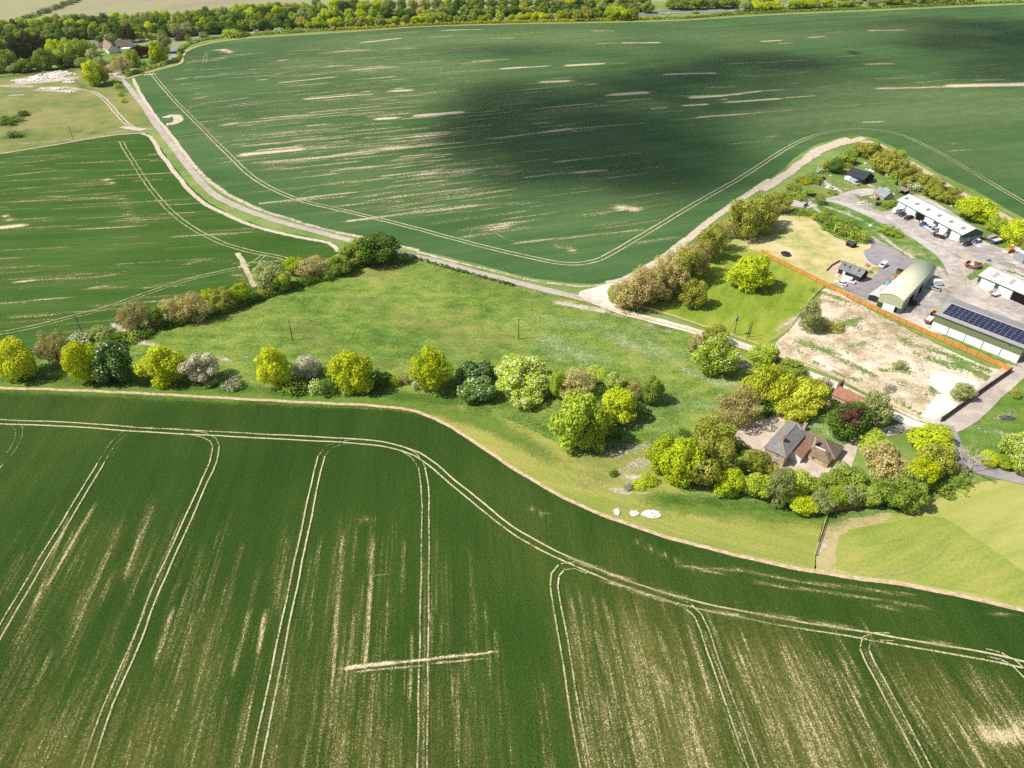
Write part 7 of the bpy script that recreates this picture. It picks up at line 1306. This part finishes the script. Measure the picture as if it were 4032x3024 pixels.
# row of small trees between road and hedge
x = 1930 * .6329
while x < 2510:
    yb = curve([(1200, 116), (1300, 108), (1700, 92), (2100, 82), (2540, 74)], x) + rg.uniform(-2, 2); h_ = rg.uniform(24, 40); big = x > 2230
    if big: h_ *= 1.25
    T(rg.choice(['maple', 'fresh', 'green', 'maple', 'olive', 'maple']), 'I', x / .2712, (yb - h_) / .2712, yb / .2712, (h_ * rg.uniform(1.0, 1.35)) / .2712, 'small yellow green tree in the row between main road and crop hedge', 'small trees between main road and hedge'); x += rg.uniform(24, 46)
for i in range(16):
    x = rg.uniform(1320, 2500); yb = curve([(1200, 100), (1300, 84), (1700, 74), (2540, 58)], x); T('s_hawthorn', 'I', x / .2712, (yb - 14) / .2712, yb / .2712, 20 / .2712, 'white hawthorn at the front of the roadside wood', 'hawthorns at the front of the roadside wood')
for x, t_, b_, w_, kd in ((480, 15, 70, 70, 'grey'), (540, 10, 70, 80, 'maple'), (600, 15, 70, 75, 'maple'), (660, 10, 68, 90, 'maple'), (770, 5, 55, 80, 'fresh'), (820, 0, 52, 70, 'maple'), (880, -5, 50, 110, 'maple'), (990, -5, 48, 90, 'maple'), (1090, -10, 46, 100, 'green'), (1160, -10, 44, 90, 'grey'), (1270, -8, 40, 90, 'grey'), (1380, -15, 32, 110, 'green'), (1480, -18, 28, 110, 'green'), (1600, -25, 22, 100, 'green'), (1720, -28, 18, 110, 'green'), (1850, -30, 12, 110, 'green'), (90, -20, 58, 120, 'green'), (180, -20, 55, 90, 'green'), (330, -25, 50, 110, 'green'), (400, -20, 48, 90, 'green'), (250, -15, 52, 80, 'grey'), (20, -15, 55, 80, 'green'), (530, -40, 20, 80, 'green'), (620, -40, 12, 90, 'green')):
    T(kd, 5, x, t_, b_, w_, 'roadside tree near the top right of the picture', 'roadside trees at the top right')
for x, b_ in ((460, 78), (640, 72), (720, 60), (570, 75), (950, 52)): T('s_hawthorn', 5, x, b_ - 26, b_, 40, 'white hawthorn beside the main road at the top right', 'hawthorns beside the main road top right')
for x, b_, kd in ((345, 92, 'grey'), (165, 88, 'green'), (435, 85, 'green')): T('s_' + kd, 5, x, b_ - 26, b_, 55, 'bush on the open verge of the main road', 'bushes on the open road verge')
T('s_fresh', 3, 1445, 182, 235, 130, 'rounded bush on the verge right of the old road end'); T('s_grey', 3, 1270, 200, 240, 60, 'grey bush on the main road verge by the old road'); T('s_green', 3, 1520, 195, 232, 60, 'small bush beside the rounded verge bush'); T('s_hawthorn', 3, 1600, 183, 215, 40, 'hawthorn on the main road verge'); T('s_green', 3, 1665, 182, 215, 50, 'green bush right of the verge hawthorn')
for x in (1740, 1800, 1860): T('s_hawthorn' if x == 1740 else 's_green', 3, x, 172, 205, 60, 'low bush along the verge before the small trees', 'low bushes along the main road verge')

# ------------------------------------------------------------------ clouds that shade the far crop
def cloud(name, spots, hz=620.0, dens=.095):
    """one drifting cloud: a lens of even vapour, thin at its rim; spots are the places on the ground it shades"""
    k = hz / tosun.z; sh = Vector((tosun.x * k, tosun.y * k, 0)); pts = [(p + sh, rx, ry, h, a) for p, rx, ry, h, a in spots]
    x0 = min(p.x - 2.2 * max(rx, ry) for p, rx, ry, h, a in pts); x1 = max(p.x + 2.2 * max(rx, ry) for p, rx, ry, h, a in pts); y0 = min(p.y - 2.2 * max(rx, ry) for p, rx, ry, h, a in pts); y1 = max(p.y + 2.2 * max(rx, ry) for p, rx, ry, h, a in pts)
    n, m_ = 90, 70; X, Y = np.meshgrid(np.linspace(x0, x1, n), np.linspace(y0, y1, m_), indexing='ij'); H = np.zeros_like(X)
    for p, rx, ry, h, a in pts:
        c, s = math.cos(a), math.sin(a); U = ((X - p.x) * c + (Y - p.y) * s) / rx; V = (-(X - p.x) * s + (Y - p.y) * c) / ry; H = np.maximum(H, h * np.exp(-(U * U + V * V) ** 1.3)) if False else H + h * np.exp(-(U * U + V * V) ** .95)
    H = H * (1 + .3 * np.sin(X * .055 + 1.3 * np.sin(Y * .04)) * np.sin(Y * .06 + np.sin(X * .03)) + .22 * np.sin(X * .13 + 2 * np.sin(Y * .09)) * np.sin(Y * .15 + 1.5 * np.sin(X * .07)))
    H = np.clip(H - 1.5, 0, 130) * .3; V = []; F = []; id_ = -np.ones((n, m_, 2), int)
    for i in range(n):
        for j in range(m_):
            nbh = H[max(0, i - 1):i + 2, max(0, j - 1):j + 2].max()
            if nbh <= 0: continue
            h = H[i, j]; id_[i, j, 0] = len(V); V.append((X[i, j], Y[i, j], hz + .5 * h))
            if h > 0: id_[i, j, 1] = len(V); V.append((X[i, j], Y[i, j], hz - .5 * h))
            else: id_[i, j, 1] = id_[i, j, 0]
    for i in range(n - 1):
        for j in range(m_ - 1):
            q = [(i, j), (i + 1, j), (i + 1, j + 1), (i, j + 1)]
            if any(id_[a, b, 0] < 0 for a, b in q) or max(H[a, b] for a, b in q) <= 0: continue
            F.append(tuple(int(id_[a, b, 0]) for a, b in q))
            lo = []
            for a, b in q[::-1]:
                v = int(id_[a, b, 1])
                if not lo or lo[-1] != v: lo.append(v)
            if len(lo) > 2: F.append(tuple(lo))
    me = bpy.data.meshes.new(name); me.from_pydata(V, [], F); me.update()
    m = bpy.data.materials.get('cloud_vapour')
    if not m:
        m, nn, l, b = newmat('cloud_vapour'); nn.remove(b); v = nn.new('ShaderNodeVolumePrincipled'); v.inputs['Density'].default_value = dens; v.inputs['Color'].default_value = (1, 1, 1, 1); v.inputs['Anisotropy'].default_value = .3
        l.new(v.outputs[0], nn['Material Output'].inputs['Volume'])
    me.materials.append(m); o = bpy.data.objects.new(name, me); COL.objects.link(o); o['kind'] = 'structure'; return o
def sp(k, x, y, rx, ry, h, a=0.0): return (G(k, x, y), rx, ry, h, a)
cloud('cloud', [sp('M', 1045, 262, 26, 56, 56), sp('M', 1150, 275, 38, 60, 66), sp('M', 1280, 300, 42, 60, 62), sp('M', 1400, 312, 42, 62, 60), sp('M', 1500, 322, 28, 42, 34), sp('M', 1450, 378, 34, 20, 18), sp('M', 1340, 385, 40, 18, 24), sp('M', 1190, 372, 36, 20, 22), sp('M', 1060, 345, 30, 24, 16), sp('M', 1120, 195, 40, 30, 16), sp('M', 1270, 205, 50, 40, 24), sp('M', 1400, 190, 56, 50, 30), sp('M', 1520, 158, 60, 46, 38), sp('M', 1640, 132, 66, 38, 36), sp('M', 1750, 138, 60, 34, 24), sp('M', 1090, 106, 56, 26, 20), sp('M', 1260, 118, 50, 25, 6), sp('M', 1420, 95, 60, 26, 6), sp('M', 1600, 225, 50, 40, 22), sp('M', 1800, 180, 60, 30, 14)])
cloud('cloud', [sp('M', 2110, 95, 70, 50, 36), sp('M', 2220, 150, 60, 50, 46), sp('M', 2250, 75, 80, 60, 56), sp('M', 2060, 50, 70, 36, 26), sp('M', 1900, 42, 70, 30, 8), sp('M', 1680, 58, 80, 36, 8)])

# ------------------------------------------------------------------ the air between
def haze():
    q = MB(); q.box(-9200, 9200, -800, 14200, -1.0, CAM_H + 4.0)
    m, n, l, b = newmat('haze_air'); n.remove(b); v = n.new('ShaderNodeVolumePrincipled'); v.inputs['Density'].default_value = HAZE; v.inputs['Color'].default_value = (.93, .96, 1, 1); v.inputs['Anisotropy'].default_value = .2
    l.new(v.outputs[0], n['Material Output'].inputs['Volume']); o = q.build('haze', m); o['kind'] = 'stuff'; o['label'] = 'thin pale summer haze lying over the fields'; o['category'] = 'haze'
HAZE = 0.000025
haze()
